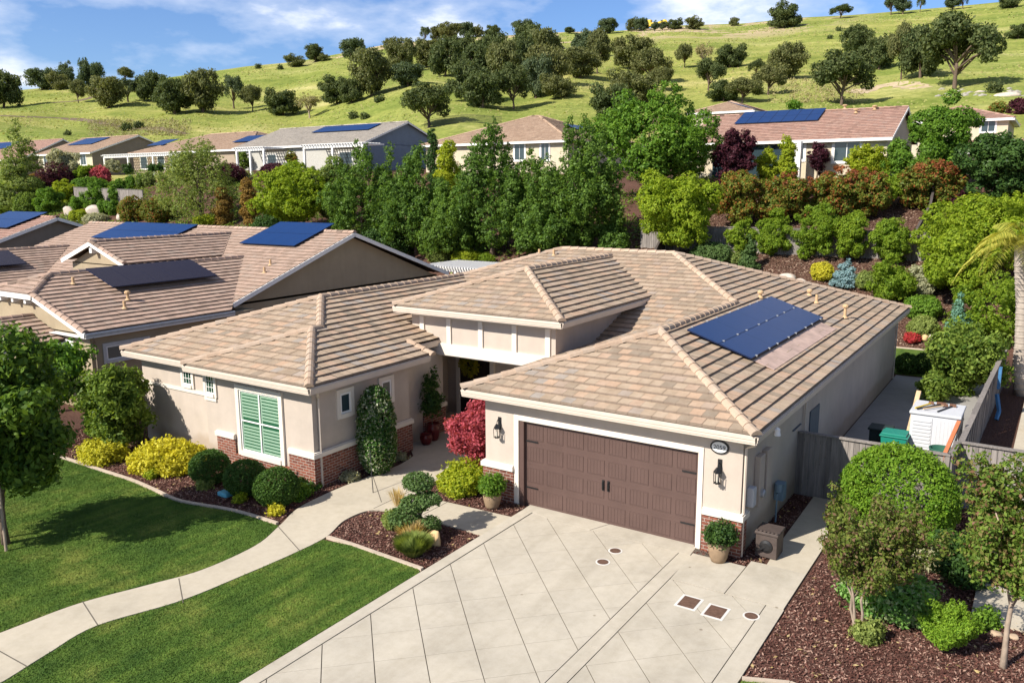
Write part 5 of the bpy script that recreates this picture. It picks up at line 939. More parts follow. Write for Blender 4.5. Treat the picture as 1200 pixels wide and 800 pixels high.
# ------------------------------------------------------------------ plants
def blob(style, h, w, rng, z0=0.0):
    """ellipsoids (x,y,z,rx,ry,rz) that fill a crown h high and w wide standing at z0"""
    r = w / 2; E = []
    if style == 'ball': E = [(0, 0, z0 + h / 2, r, r, h / 2)]
    elif style == 'egg': E = [(0, 0, z0 + h * 0.36, r * 0.95, r * 0.95, h * 0.38), (0, 0, z0 + h * 0.6, r * 0.9, r * 0.9, h * 0.4)]
    elif style == 'dome': E = [(0, 0, z0 + h * 0.38, r, r, h * 0.62)]
    elif style == 'mound':
        E = [(0, 0, z0 + h * 0.35, r * 0.85, r * 0.85, h * 0.6)]
        for i in range(7): a = rng.uniform(0, 6.28); E.append((math.cos(a) * r * 0.55, math.sin(a) * r * 0.55, z0 + h * rng.uniform(0.25, 0.5), r * 0.42, r * 0.42, h * 0.38))
    elif style in ('round', 'oval'):
        E = [(0, 0, z0 + h / 2, r * 0.58, r * 0.58, h * 0.33)]
        for i in range(34):
            d = sph(1, rng)[0]; q = rng.uniform(0.12, 0.34); k = rng.uniform(0.6, 1.04) - q * 0.55; E.append((d[0] * r * k, d[1] * r * k, z0 + h / 2 + d[2] * h / 2 * k, r * q, r * q, min(h, w) / 2 * q))
    elif style == 'spread':
        for i in range(22):
            a = rng.uniform(0, 6.28); k = rng.uniform(0.05, 0.78) ** 0.7; zt = z0 + h * (0.42 + 0.40 * (1 - k * k)) + rng.normal(0, h * 0.08)
            q = rng.uniform(0.16, 0.30); E.append((math.cos(a) * r * k, math.sin(a) * r * k, zt, r * q, r * q, h * rng.uniform(0.12, 0.2)))
    elif style == 'oak':
        for i in range(40):
            d = sph(1, rng)[0]; k = rng.uniform(0.15, 0.86) if i > 8 else rng.uniform(0, 0.4); q = rng.uniform(0.15, 0.30); dz = d[2]; k = max(k, 0.6) if i > 14 else k; E.append((d[0] * r * k, d[1] * r * k, z0 + h * 0.43 + dz * h * 0.47 * k, r * q, r * q * rng.uniform(0.8, 1.2), h * q * 0.36))
    elif style == 'cone':
        n = 9
        for i in range(n):
            t = (i + 0.5) / n; rr = r * (1 - t) ** 0.62
            for k in range(max(1, int(5 * (1 - t)) + 1)): a = rng.uniform(0, 6.28); E.append((math.cos(a) * rr * 0.5, math.sin(a) * rr * 0.5, z0 + h * t, rr * 0.55 + 0.02 * w, rr * 0.55 + 0.02 * w, h / n * 0.75))
    elif style == 'spray':                                # upright leafy shoots, pear like
        for i in range(58):
            a = rng.uniform(0, 6.28); k = rng.uniform(0, 1) ** 0.5; x, y = math.cos(a) * r * k * 0.9, math.sin(a) * r * k * 0.9
            zt = z0 + h * (0.22 + rng.uniform(0, 1) * (0.74 - 0.42 * k)); l = h * rng.uniform(0.10, 0.17); E.append((x, y, min(zt, z0 + h - l), r * rng.uniform(0.10, 0.17), r * rng.uniform(0.10, 0.17), l))
        E.append((0, 0, z0 + h * 0.34, r * 0.6, r * 0.6, h * 0.3))
        for i in range(5): E.append((rng.normal(0, r * 0.2), rng.normal(0, r * 0.2), z0 + h * 0.93 - i * h * 0.03, r * 0.10, r * 0.10, h * 0.11))
    elif style == 'columnar':
        for i in range(9): E.append((rng.normal(0, r * 0.15), rng.normal(0, r * 0.15), z0 + h * (0.08 + 0.88 * i / 9), r * 0.75 * (1 - 0.5 * (i / 9) ** 2), r * 0.75 * (1 - 0.5 * (i / 9) ** 2), h * 0.10))
    elif style == 'weep':
        E.append((0, 0, z0 + h * 0.48, r * 0.62, r * 0.62, h * 0.36)); E.append((0, 0, z0 + h * 0.22, r * 0.75, r * 0.75, h * 0.2))
        for i in range(64):
            a = rng.uniform(0, 6.28); k = rng.uniform(0, 1) ** 0.6; zt = z0 + h * (0.88 - 0.55 * k * k - rng.uniform(0, 0.25) * k); l = h * rng.uniform(0.10, 0.18); E.append((math.cos(a) * r * k * 0.85, math.sin(a) * r * k * 0.85, zt, r * 0.15, r * 0.15, l))
    elif style == 'vase':
        for i in range(20):
            a = rng.uniform(0, 6.28); t = rng.uniform(0.55, 1.0); k = rng.uniform(0.25, 0.95) * (1.0 if t < 0.85 else 0.72)
            for f, q in ((0.42, 0.20), (0.6, 0.18), (0.76, 0.15), (0.9, 0.11), (1.0, 0.07)): E.append((math.cos(a) * r * k * f + rng.normal(0, r * 0.04), math.sin(a) * r * k * f + rng.normal(0, r * 0.04), z0 + h * (0.05 + 0.9 * t * f), r * q, r * q, h * 0.085))
    elif style == 'tuft': E = [(0, 0, z0 + h * 0.3, r * 0.7, r * 0.7, h * 0.55)]
    return E
def foliage(E, ls, rng, cov=3.2, rc=None, shell=0.6, asp=0.55, jit=0.75, per=None, flat=0.8, zmin=None, cap=26000):
    A = sum(4 * math.pi * ((e[3] * e[4]) ** 1.6 / 3 + (e[3] * e[5]) ** 1.6 / 3 + (e[4] * e[5]) ** 1.6 / 3) ** (1 / 1.6) for e in E) * (0.55 if len(E) > 3 else 1)
    n = min(cap, int(cov * A / (2 * ls * ls * asp))); rc = rc or ls * 3.2; per = per or 14
    p, nn = crown_pts(E, max(6, n // per), per, rc, rng, shell, zmin, flat); return leafquads(p, nn, ls, asp, rng, jit)
def trunk(h, r, E, rng, nb=7, stems=1, lean=0.03):
    m = MB()
    for s_ in range(stems):
        a0 = rng.uniform(0, 6.28); off = 0.0 if stems == 1 else r * 6.0; bx0 = (math.cos(a0 + s_ * 2.1) * off, math.sin(a0 + s_ * 2.1) * off)
        pts = [(bx0[0], bx0[1], -0.15)]; k = 5
        for i in range(1, k + 1): t = i / k; pts.append((bx0[0] * (1 + t * 1.5 * (stems > 1)) + rng.normal(0, lean * h * t), bx0[1] * (1 + t * 1.5 * (stems > 1)) + rng.normal(0, lean * h * t), h * t))
        m.tube(pts, [r * 1.35] + [r * (1 - 0.45 * i / k) for i in range(1, k + 1)], 9); top = pts[-1]
        for e in [E[i] for i in rng.choice(len(E), min(nb, len(E)), replace=False)]:
            st = pts[rng.integers(3, k + 1)]; en = Vector(e[:3]); mid = Vector(st).lerp(en, 0.5) + Vector((rng.normal(0, 0.06), rng.normal(0, 0.06), 0.08)) * (en - Vector(st)).length
            m.tube([st, mid, en], [r * 0.5, r * 0.34, r * 0.12], 6)
    return m
SEED = [100]
def shrub(name, label, p, h, w, mat, ls, style='round', group=None, cat='shrub', cov=3.2, **k):
    SEED[0] += 1; rng = np.random.default_rng(SEED[0]); E = blob(style, h, w, rng); V = foliage(E, ls, rng, cov, **k); V[:, 2] = np.maximum(V[:, 2], -0.05)
    return tag(link(name, quadmesh(V, 4, L[mat]), None, tuple(float(x) for x in p)), label, cat, group)
def tree(name, label, p, h, w, mat, ls, style='oval', th=0.25, tr=None, bark=None, group=None, cat='tree', cov=3.0, stems=1, nb=8, base_skirt=None, **k):
    SEED[0] += 1; rng = np.random.default_rng(SEED[0]); E = blob(style, h * (1 - th), w, rng, h * th); t = thing(name, label, cat, p, group)
    m = trunk(h * max(th, 0.12) + h * 0.25, tr or 0.018 * h + 0.02, E, rng, nb, stems); off = base_of(t); m.v = [tuple(np.array(v) + off) for v in m.v]; m.build('trunk', bark or M_BARK, t, smooth=True)
    link('crown', quadmesh(foliage(E, ls, rng, cov, **k), 4, L[mat]), t); return t
def PX(u, base, top, wpx):                                 # real place, height and width of something seen between two heights
    p = gp(u, base); d = depth(p); return p, (base - top) * d / F * 1.02, wpx * d / F
def G(u, v): p = P(u, v, z=0.02); return (p[0], p[1], 0.02)

# near plants
tree('shade_tree', 'large leafy tree standing in the lawn at the left edge', (-9.38, -8.95, 0.02), 5.4, 4.0, 'shade', 0.09, 'oval', 0.2, 0.085, cov=3.4, asp=0.5, rc=0.26, shell=0.5, cap=30000)
for i, (dx, dy) in enumerate(((-0.45, 0.1), (0.35, -0.25))): m = MB(); m.tube([(-9.3 + dx, -8.9 + dy, 0), (-9.3 + dx * .8, -8.9 + dy * .8, 1.9)], 0.035, 8); tag(m.build('tree_stake', M_PALEBARK, None, (-9.3 + dx, -8.9 + dy, 0)), ('wooden stake left of the shade tree trunk', 'wooden stake right of the shade tree trunk')[i], 'stake')
tree('young_tree', 'slender young tree in the mulch behind the large shade tree', (-16.1, -4.0, 0.0), 3.9, 2.9, 'green', 0.08, 'oval', 0.36, 0.035, M_PALEBARK, cov=2.6, rc=0.22)
tree('laurel_tree', 'glossy leafy laurel shading the left end of the wing wall', (-13.75, -3.2, 0.0), 3.3, 2.3, 'laurel', 0.065, 'oval', 0.05, 0.05, cov=3.4, rc=0.2)
shrub('laurel_bush', 'bright laurel bush left of the tall laurel by the neighbour wall', (-16.4, -2.2, 0.0), 2.2, 1.9, 'green', 0.065, 'round')
shrub('golden_shrub', 'yellow shrub at the lawn edge, the smaller left one of two', (-13.3, -4.1, 0), 0.75, 1.5, 'yellow', 0.05, 'mound', 'golden shrubs by the wing'); shrub('golden_shrub', 'wide bright yellow shrub under the two small windows', (-11.0, -3.4, 0), 0.95, 2.4, 'yellow', 0.052, 'mound', 'golden shrubs by the wing')
for (x, y, r), la in zip(((-8.75, -3.5, 0.57), (-7.1, -3.55, 0.58), (-5.75, -3.6, 0.60)), ('clipped dark boxwood ball, leftmost of three under the green shuttered window', 'clipped dark boxwood ball, middle of three under the green shuttered window', 'clipped boxwood ball nearest the path, rightmost of three')):
    shrub('boxwood_ball', la, (x, y, 0), r * 1.75, r * 2, 'box', 0.026, 'ball', 'boxwood balls under the window', shell=0.93, rc=0.06, cov=3.0, per=8)
for u_, v_, hh, ww, mt, la in ((323, 603, 0.3, 0.35, 'yellow', 'tiny yellow tuft at the lawn corner beside the path'), (240, 572, 0.35, 0.4, 'willow', 'small yellowish weed between the first two boxwood balls'), (281, 588, 0.3, 0.3, 'lime', 'small lime tuft between the last two boxwood balls'), (198, 552, 0.4, 0.9, 'bright', 'low green mound beside the wide yellow shrub'), (350, 583, 0.45, 0.7, 'green', 'leafy green plant beside the corner downspout'),
                              (362, 572, 0.3, 0.8, 'dark', 'low dark plant at the brick corner of the wing'), (177, 560, 0.25, 0.4, 'lime', 'little lime plant in front of the wide yellow shrub'), (410, 562, 0.25, 0.5, 'dusty', 'low grey plant at the foot of the shaded brick wall'), (468, 538, 0.2, 0.5, 'dusty', 'low grey plant beside the porch walk')):
    shrub('small_plant', la, G(u_, v_), hh, ww, mt, 0.04, 'mound', cat='plant')
tree('jasmine_topiary', 'tall oval star jasmine grown against the shaded wing wall', (-5.15, -0.2, 0.0), 2.75, 1.2, 'jasmine', 0.04, 'egg', 0.0, 0.03, cov=4.5, shell=0.86, rc=0.09, per=8, cat='topiary')
m = MB(); m.tube([(-4.1, -1.55, 0), (-4.5, -1.2, 1.15)], 0.013, 6); tag(m.build('garden_stake', M_BLACK, None, (-4.1, -1.55, 0)), 'thin dark stake standing at the path edge under the jasmine', 'stake')
tree('potted_tree', 'dark slim potted tree in the porch shade', (-5.75, 3.2, 0.55), 2.1, 0.8, 'dark', 0.05, 'columnar', 0.2, 0.02, cov=2.0)
tree('maple', 'pink red Japanese maple at the garage corner', (-2.35, 1.35, 0.0), 2.45, 2.35, 'redmaple', 0.05, 'round', 0.12, 0.04, cov=3.0, rc=0.15)
shrub('euonymus', 'yellow green leafy bush in front of the pink red maple', (-2.05, 0.15, 0), 0.95, 1.75, 'lime', 0.045, 'mound', cov=2.8); 
for x, y, la in ((-0.62, -0.62, 'leafy green plant in the pot left of the garage door'), (5.62, -0.42, 'leafy green plant in the pot below the house number')): shrub('potted_plant', la, (x, y, 0.5), 0.55, 0.78, 'green' if x < 0 else 'dark', 0.036, 'mound', cat='plant', cov=2.4)
# cloud pruned juniper
jt = thing('cloud_juniper', 'twisted cloud pruned juniper in the small bed by the driveway', 'topiary', (-1.25, -3.15, 0.0)); rng = np.random.default_rng(12)
pads = [(-0.72, 0.1, 0.26, 0.30, 0.30, 0.24), (-0.18, -0.12, 0.50, 0.42, 0.36, 0.24), (0.02, 0.05, 0.86, 0.36, 0.33, 0.17), (0.36, 0.15, 1.02, 0.31, 0.27, 0.14), (-0.02, 0.25, 1.36, 0.40, 0.36, 0.19), (0.42, 0.1, 0.40, 0.26, 0.25, 0.17)]
m = MB(); o = base_of(jt)
for e in pads: m.tube([o, o + np.array([e[0] * .3, e[1] * .3, e[2] * .5]), o + np.array(e[:3])], [0.07, 0.05, 0.03], 7)
m.build('trunk', M_BARK, jt)
for i, e in enumerate(pads): link('foliage_pad', quadmesh(foliage([e], 0.035, rng, 3.0, rc=0.08, shell=0.8, per=9), 4, L['conifer' if i else 'willow']), jt)
def grassy(name, label, p, h, w, mat, n, seed=1, arch=0.5, bw=0.012):
    rng = np.random.default_rng(seed); a = rng.uniform(0, 6.28, n); k = rng.uniform(0, 1, n) ** 0.6; d = np.stack([np.cos(a), np.sin(a), 0 * a], 1); b = d * (k * w * 0.18)[:, None]; hh = h * rng.uniform(0.6, 1.05, n)
    mid = b + d * (k * w * 0.22)[:, None] + np.array([0, 0, 1]) * (hh * 0.65)[:, None]; tip = b + d * (k * w * 0.34 + 0.02)[:, None] + np.array([0, 0, 1]) * (hh * (1 - arch * k * 0.4))[:, None]
    s_ = np.stack([-np.sin(a), np.cos(a), 0 * a], 1) * bw; V = np.empty((n, 4, 3)); V[:, 0] = b - s_; V[:, 1] = mid - s_ * 1.1; V[:, 2] = tip; V[:, 3] = mid + s_ * 1.1
    return tag(link(name, quadmesh(V.reshape(-1, 3), 4, L[mat]), None, tuple(p)), label, 'grass clump')
grassy('lavender_clump', 'round grey green grassy clump at the driveway edge of the small bed', (-0.55, -4.0, 0.02), 0.55, 1.0, 'willow', 2600, 4); grassy('dry_grass', 'dry tan grass clump beside the tan boulders', (-1.0, -3.5, 0.02), 0.6, 0.9, 'straw', 700, 5); grassy('dry_grass', 'thin dry grass wisps at the path bend behind the juniper', (-2.9, -1.9, 0.02), 0.6, 0.6, 'straw', 120, 6, bw=0.008)
# right hand bed
shrub('dome_bush', 'large clipped bright green dome bush in front of the grey fence', (8.75, 3.85, 0), 2.15, 2.75, 'dome', 0.04, 'dome', cov=3.6, shell=0.93, rc=0.10, per=10, flat=1, cap=34000)
tree('crape_myrtle', 'bronze tipped crape myrtle with three thin trunks right of the side walk', (9.05, -1.85, 0.0), 2.85, 2.9, 'myrtle', 0.036, 'vase', 0.24, 0.032, M_PALEBARK, stems=3, cov=3.0, rc=0.10, jit=0.5, nb=6, cap=30000)
tree('crape_myrtle', 'crape myrtle with single pale forked trunk at the right edge', (11.4, -1.75, 0.0), 4.0, 3.6, 'myrtlegreen', 0.042, 'vase', 0.25, 0.055, M_PALEBARK, cov=3.0, rc=0.12, jit=0.5, nb=9, cap=30000)
shrub('variegated_shrub', 'pale edged green shrub spreading beneath the three trunked crape myrtle', (9.3, -0.55, 0), 0.85, 2.0, 'varieg', 0.055, 'mound', cov=2.6); shrub('rose_shrub', 'dark green shrub in the shade between the two crape myrtles', (10.45, 1.4, 0), 1.15, 1.35, 'dark', 0.05, 'round')
shrub('juniper_shrub', 'spiky bright green shrub in the open mulch near the bottom right', (10.35, -1.75, 0), 0.95, 1.45, 'dome', 0.03, 'vase', cov=3.0, asp=0.35, rc=0.07, jit=0.5)
for x, y, hh, ww, mt, la in ((9.15, -2.1, 0.45, 0.5, 'willow', 'small yellow green suckers at the base of the crape myrtle trunks'), (11.0, -0.3, 0.4, 0.45, 'green', 'small green plant beside the pale slab at right'), (9.7, 1.9, 0.45, 0.8, 'dusty', 'dry looking low plant behind the three trunked crape myrtle'), (10.0, 2.6, 0.7, 1.0, 'green', 'green shrub between dome bush and right crape myrtle'), (8.0, 2.6, 0.3, 0.7, 'dark', 'low dark plant at the left foot of the dome bush')): shrub('small_plant', la, (x, y, 0.02), hh, ww, mt, 0.04, 'mound', cat='plant')
# back garden of the main house
shrub('holly_shrub', 'large speckled holly like shrub behind the white shed', (9.0, 19.8, 0), 3.0, 3.2, 'laurel', 0.085, 'round', cov=3.0, rc=0.26)
shrub('holly_shrub', 'smaller leafy shrub left of the shed beside the side yard', (8.0, 17.8, 0), 1.3, 1.2, 'laurel', 0.075, 'round')
for u_, la in ((1060, 'dark clipped ball on the back lawn edge, left of two'), (1081, 'dark clipped ball on the back lawn edge, right of two')): p = P(u_, 440, z=0); shrub('boxwood_ball', la, (p[0], p[1] + 0.4, 0), 0.95, 0.98, 'box', 0.04, 'ball', shell=0.92, rc=0.08)
# palm at the right edge
pm = thing('palm_tree', 'palm with pale bent trunk and yellowish fronds at the right edge', 'palm', (11.0, 21.2, 0)); m = MB(); o = base_of(pm)
tp = [(0, 0, 0), (-0.25, 0.0, 0.9), (-0.30, 0.0, 2.2), (-0.42, 0.05, 3.8), (-0.62, 0.1, 5.2), (-0.68, 0.1, 6.2)]; m.tube([o + np.array(p) for p in tp], [0.34, 0.26, 0.22, 0.21, 0.2, 0.24], 14)
for k in range(24): z = 0.25 + 0.24 * k; t = min(z / 6.6, 1); xs = np.interp(z, [p[2] for p in tp], [p[0] for p in tp]); ys = np.interp(z, [p[2] for p in tp], [p[1] for p in tp]); rr = np.interp(z, [0, .9, 2.2, 6.2], [.34, .265, .225, .215]); m.lathe([(rr + .004, 0), (rr + .016, .02), (rr + .004, .05)], (o[0] + xs, o[1] + ys, o[2] + z), 14)
m.build('trunk', plain('palm_bark', (0.36, 0.31, 0.26), 0.9, 0.1, 0.25, 7, bump=0.5), pm, smooth=True)
rng = np.random.default_rng(8)
for k in range(24):
    a = 2 * math.pi * k / 24 + rng.normal(0, 0.1); el = R(rng.uniform(5, 75)); ln = rng.uniform(2.1, 2.8); n = 40; t = np.linspace(0.05, 1, n); up = np.sin(el) * t * ln - 1.0 * t ** 2.2 * ln * (0.4 + 0.6 * math.cos(el)); out_ = np.cos(el) * t * ln
    c = np.stack([math.cos(a) * out_ - 0.68, math.sin(a) * out_ + 0.1, 6.25 + up], 1); side = np.array([-math.sin(a), math.cos(a), 0]); V = []
    for i in range(n):
        l = 0.62 * math.sin(math.pi * (0.12 + 0.85 * t[i])) ; fw = np.array([math.cos(a), math.sin(a), -0.3]) * 0.35 * l
        for sg in (-1, 1):
            tip = c[i] + side * sg * l * 0.8 + fw + np.array([0, 0, -0.42 * l * rng.uniform(0.6, 1.3)]); wv = np.array([math.cos(a), math.sin(a), 0]) * 0.028; md = (c[i] + tip) / 2 + np.array([0, 0, 0.05]); V += [c[i], md - wv, tip, md + wv]
    fo = link('frond', quadmesh(np.array(V), 4, L['palm']), pm)

# slope plants behind, from left to right; (style, name, label, px, base, top, width px, leaves, leaf size, cat)
row = 'row of round green shrubs in front of the back fence'
MID = [
 ('tree', 'spray', 'pear_tree', 'dark upright pear tree in front of the blue grey gable, left of its row', 425, 300, 172, 100, 'pear', .12),
 ('tree', 'spray', 'pear_tree', 'dark pear tree second in the row, right of the blue grey gable', 488, 298, 178, 98, 'pear', .12),
 ('tree', 'spray', 'pear_tree', 'tallest dark pear tree with pointed top before the tan hip roof', 577, 302, 150, 100, 'pear', .12),
 ('tree', 'spray', 'pear_tree', 'dark pear tree just right of the tallest pointed one', 627, 304, 184, 90, 'pear', .12),
 ('tree', 'spray', 'pear_tree', 'dark pear tree at the right end of the row, beside the big round tree', 680, 300, 146, 104, 'pear', .12),
 ('tree', 'spray', 'pear_tree', 'lower dark pear tree between the second and the tallest', 532, 306, 218, 84, 'pear', .11),
 ('tree', 'spray', 'pear_tree', 'lower dark pear tree in front, above the left end of the main ridge', 650, 308, 226, 92, 'pear', .11),
 ('tree', 'columnar', 'golden_tree', 'narrow golden yellow tree showing between the dark pears', 526, 250, 165, 34, 'lime', .12),
 ('tree', 'columnar', 'cypress', 'pair of tiny dark cypress tips by the tan hip roof', 508, 215, 150, 16, 'dark', .12),
 ('tree', 'round', 'maple_tree', 'fresh green maple left of the dark pear row', 345, 284, 186, 96, 'limegreen', .13),
 ('tree', 'round', 'maple_tree', 'light olive tree half hidden behind the first dark pear', 392, 268, 182, 60, 'willow', .12),
 ('tree', 'weep', 'pepper_tree', 'broad feathery pepper tree in front of the tan patio house', 236, 264, 163, 104, 'willow', .10),
 ('shrub', 'columnar', 'rusty_cypress', 'rust brown columnar shrub right of the pepper tree, left of two', 264, 264, 222, 24, 'brown', .10),
 ('shrub', 'columnar', 'rusty_cypress', 'rust brown columnar shrub beside the fresh green maple, right of two', 294, 264, 212, 24, 'brown', .10),
 ('tree', 'oval', 'ash_tree', 'huge deep green round tree left of the pink solar house', 762, 240, 106, 158, 'green', .16),
 ('tree', 'round', 'lime_maple', 'bright lime green tree behind the right part of the main ridge', 794, 304, 198, 104, 'limegreen', .12),
 ('tree', 'oval', 'plum_tree', 'dark purple plum tree in front of the pink solar house', 859, 236, 150, 48, 'plum', .12),
 ('shrub', 'round', 'photinia', 'bronze green photinia, leftmost of the slope row above the back fence', 868, 264, 204, 62, 'photinia', .12),
 ('shrub', 'round', 'photinia', 'bronze photinia second from left on the slope row', 925, 262, 206, 60, 'photinia', .12),
 ('shrub', 'round', 'photinia', 'red topped photinia third in the slope row, below the white window', 982, 260, 200, 56, 'photinia', .12),
 ('shrub', 'round', 'photinia', 'dull bronze photinia right of the red topped one', 1016, 258, 200, 44, 'photinia', .12),
 ('shrub', 'round', 'photinia', 'round red crowned photinia standing alone right of the climbing fence', 1090, 246, 192, 62, 'photinia', .12),
 ('tree', 'columnar', 'lime_sapling', 'slim bright lime sapling by the white porch column', 921, 238, 160, 26, 'lime', .11),
 ('shrub', 'round', 'yellow_shrub', 'yellow green shrub between plum and lime sapling', 900, 226, 176, 30, 'lime', .11),
 ('tree', 'round', 'red_standard', 'small round dark red lollipop tree before the pink solar house', 957, 212, 166, 24, 'plum', .10),
 ('shrub', 'round', 'lime_shrub', 'bright lime shrub below the white window at right', 1014, 214, 172, 42, 'lime', .12),
 ('shrub', 'round', 'green_shrub', 'deep green shrub at the foot of the pink solar house gable', 1052, 214, 168, 34, 'green', .12),
 ('shrub', 'round', 'green_shrub', 'loose green shrub left of the climbing fence', 1040, 244, 204, 36, 'bright', .11),
 ('tree', 'oval', 'broad_conifer', 'tall broad green conifer right of the pink solar house', 1100, 228, 116, 76, 'green', .13),
 ('tree', 'oval', 'magnolia', 'dark glossy magnolia in front of the two storey house', 1168, 246, 158, 94, 'dark', .14),
 ('shrub', 'round', 'plum_bush', 'low purple bush under the dark magnolia', 1132, 246, 224, 34, 'plum', .11),
 ('tree', 'round', 'lime_maple', 'wide bright yellow green tree at the right edge above the palm', 1148, 330, 222, 165, 'limegreen', .11),
 ('tree', 'round', 'lime_maple', 'fresh green maple left of the palm fronds', 1118, 356, 268, 84, 'limegreen', .10),
 ('shrub', 'round', 'green_shrub', 'big leafy green shrub beneath the palm fronds', 1168, 408, 325, 104, 'bright', .09),
 ('shrub', 'round', 'round_shrub', 'round green shrub first from left of the back fence row', 868, 298, 254, 32, 'bright', .08, row),
 ('shrub', 'round', 'round_shrub', 'round green shrub second from left of the back fence row', 907, 299, 251, 37, 'bright', .08, row),
 ('shrub', 'oval', 'round_shrub', 'tallest pointed shrub of the back fence row', 953, 306, 240, 47, 'bright', .08, row),
 ('shrub', 'round', 'round_shrub', 'round green shrub fourth from left of the back fence row', 994, 307, 252, 41, 'bright', .08, row),
 ('shrub', 'oval', 'round_shrub', 'rightmost upright shrub of the back fence row', 1043, 312, 258, 42, 'bright', .08, row),
 ('shrub', 'round', 'round_shrub', 'round green shrub standing below the rightmost of the back fence row', 1045, 354, 304, 54, 'bright', .075),
 ('shrub', 'cone', 'dwarf_conifer', 'dwarf dark green conifer just behind the roof edge', 877, 318, 280, 24, 'conifer', .07),
 ('shrub', 'mound', 'golden_conifer', 'round golden dwarf conifer on the back mulch bed', 964, 327, 307, 26, 'yellow', .06),
 ('shrub', 'cone', 'blue_spruce', 'small silvery blue spruce on the back mulch bed', 990, 335, 306, 30, 'blue', .06),
 ('shrub', 'mound', 'low_hedge', 'row of small upright green plants behind the roof edge', 832, 308, 284, 52, 'conifer', .07),
 ('shrub', 'mound', 'low_plant', 'low yellowish plants next to the dwarf dark conifer', 861, 308, 295, 22, 'willow', .07),
 ('shrub', 'mound', 'low_plant', 'pale olive ground plant left of the silvery spruce row end', 1015, 336, 318, 30, 'willow', .07),
 ('shrub', 'mound', 'low_plant', 'green spreading mound on the back slope, upper of two', 1082, 372, 346, 40, 'green', .07),
 ('shrub', 'mound', 'low_plant', 'green spreading mound by the red flowers, lower of two', 1081, 392, 370, 32, 'willow', .06),
 ('shrub', 'mound', 'red_flowers', 'bright red flower clump on the back slope', 1069, 400, 389, 20, 'redflower', .05),
 ('shrub', 'mound', 'red_flowers', 'tiny red flowers right of the cream rock', 1100, 392, 384, 10, 'redflower', .05),
 ('shrub', 'cone', 'weeping_cedar', 'blue green weeping cedar with crooked tip left of the big shrub', 1122, 412, 350, 36, 'bluecedar', .07),
 ('shrub', 'round', 'grey_shrub', 'dusty grey green shrub right of the lower round shrub', 1083, 346, 310, 34, 'dusty', .07),
 ('shrub', 'mound', 'low_plant', 'olive mound behind the white patio of the main house', 516, 306, 284, 30, 'willow', .08),
 ('shrub', 'mound', 'low_plant', 'yellow grassy plant above the white pergola roof', 548, 310, 292, 34, 'lime', .07),
 ('shrub', 'mound', 'low_plant', 'fresh green mound at the foot of the lower pear', 570, 308, 297, 22, 'bright', .07),
 # upper left garden
 ('tree', 'cone', 'fir_tree', 'tall open yellow green fir at the left edge', 31, 246, 146, 62, 'willow', .14),
 ('tree', 'round', 'grey_green_tree', 'grey green bushy tree in front of the tan gable house', 76, 222, 174, 40, 'dusty', .13),
 ('shrub', 'mound', 'dark_hedge', 'dark red hedge below the tan gable house', 68, 226, 190, 50, 'plum', .13),
 ('shrub', 'mound', 'dark_hedge', 'second dark red hedge piece nearer the fir', 46, 228, 204, 34, 'brown', .13),
 ('shrub', 'mound', 'red_bush', 'crimson bush beside the round green shrub at upper left', 87, 216, 196, 22, 'redmaple', .12),
 ('shrub', 'mound', 'pink_bush', 'dusty pink bush right of the crimson one', 119, 216, 195, 22, 'redmaple', .12),
 ('shrub', 'round', 'green_shrub', 'round green shrub between the crimson and pink bushes', 103, 218, 194, 24, 'bright', .12),
 ('shrub', 'round', 'yellow_shrub', 'yellow shrub above the end of the dark fence', 76, 238, 212, 26, 'lime', .12),
 ('shrub', 'mound', 'green_mound', 'flat green mound behind the pale fence at upper left', 108, 224, 208, 40, 'green', .12),
 ('shrub', 'mound', 'hedge_shrub', 'olive hedge shrub at the very left, below the dark fence', 8, 250, 224, 34, 'laurel', .12),
 ('shrub', 'mound', 'hedge_shrub', 'olive hedge shrub below the middle of the dark fence', 34, 250, 226, 36, 'laurel', .12),
 ('shrub', 'round', 'hedge_shrub', 'greener hedge shrub at the right end of the dark fence', 58, 250, 222, 30, 'green', .12),
 ('shrub', 'round', 'round_bush', 'round clipped bush below the pale fence, leftmost of four', 92, 250, 230, 18, 'green', .10),
 ('shrub', 'round', 'round_bush', 'taller round bush breaking the pale fence line', 110, 248, 218, 22, 'green', .10),
 ('shrub', 'round', 'round_bush', 'round clipped bush below the pale fence, third of four', 124, 252, 234, 16, 'green', .10),
 ('shrub', 'round', 'round_bush', 'round clipped bush below the pale fence, rightmost of four', 134, 252, 236, 18, 'green', .10),
 ('shrub', 'round', 'green_shrub', 'mid green shrub rising above the right end of the pale fence', 143, 238, 214, 28, 'green', .11),
 ('shrub', 'mound', 'photinia_hedge', 'reddish olive hedge left of the pepper tree, first part', 158, 258, 230, 34, 'photinia', .11),
 ('shrub', 'mound', 'photinia_hedge', 'reddish olive hedge touching the pepper tree', 186, 260, 232, 36, 'photinia', .11),
 ('shrub', 'mound', 'yellow_mound', 'yellow mound at the foot of the pepper tree', 244, 264, 252, 36, 'lime', .10),
 ('shrub', 'mound', 'grey_mound', 'grey green mound in front of the boulders', 112, 262, 250, 30, 'dusty', .10),
 ('shrub', 'mound', 'green_mound', 'bright low mound between the two left boulders', 96, 258, 246, 24, 'lime', .10),
 ('shrub', 'mound', 'plum_hedge', 'dark purple hedge in front of the grey roofed house patio', 268, 214, 192, 46, 'plum', .12),
 ('shrub', 'mound', 'plum_hedge', 'dark purple bush right of the first patio cover', 322, 212, 192, 36, 'plum', .12),
 ('shrub', 'round', 'round_bush', 'round olive bush under the first patio cover of the grey roofed house', 286, 200, 178, 16, 'laurel', .11),
 ('shrub', 'round', 'round_bush', 'round bronze bush between the two patio covers', 346, 200, 179, 22, 'photinia', .11),
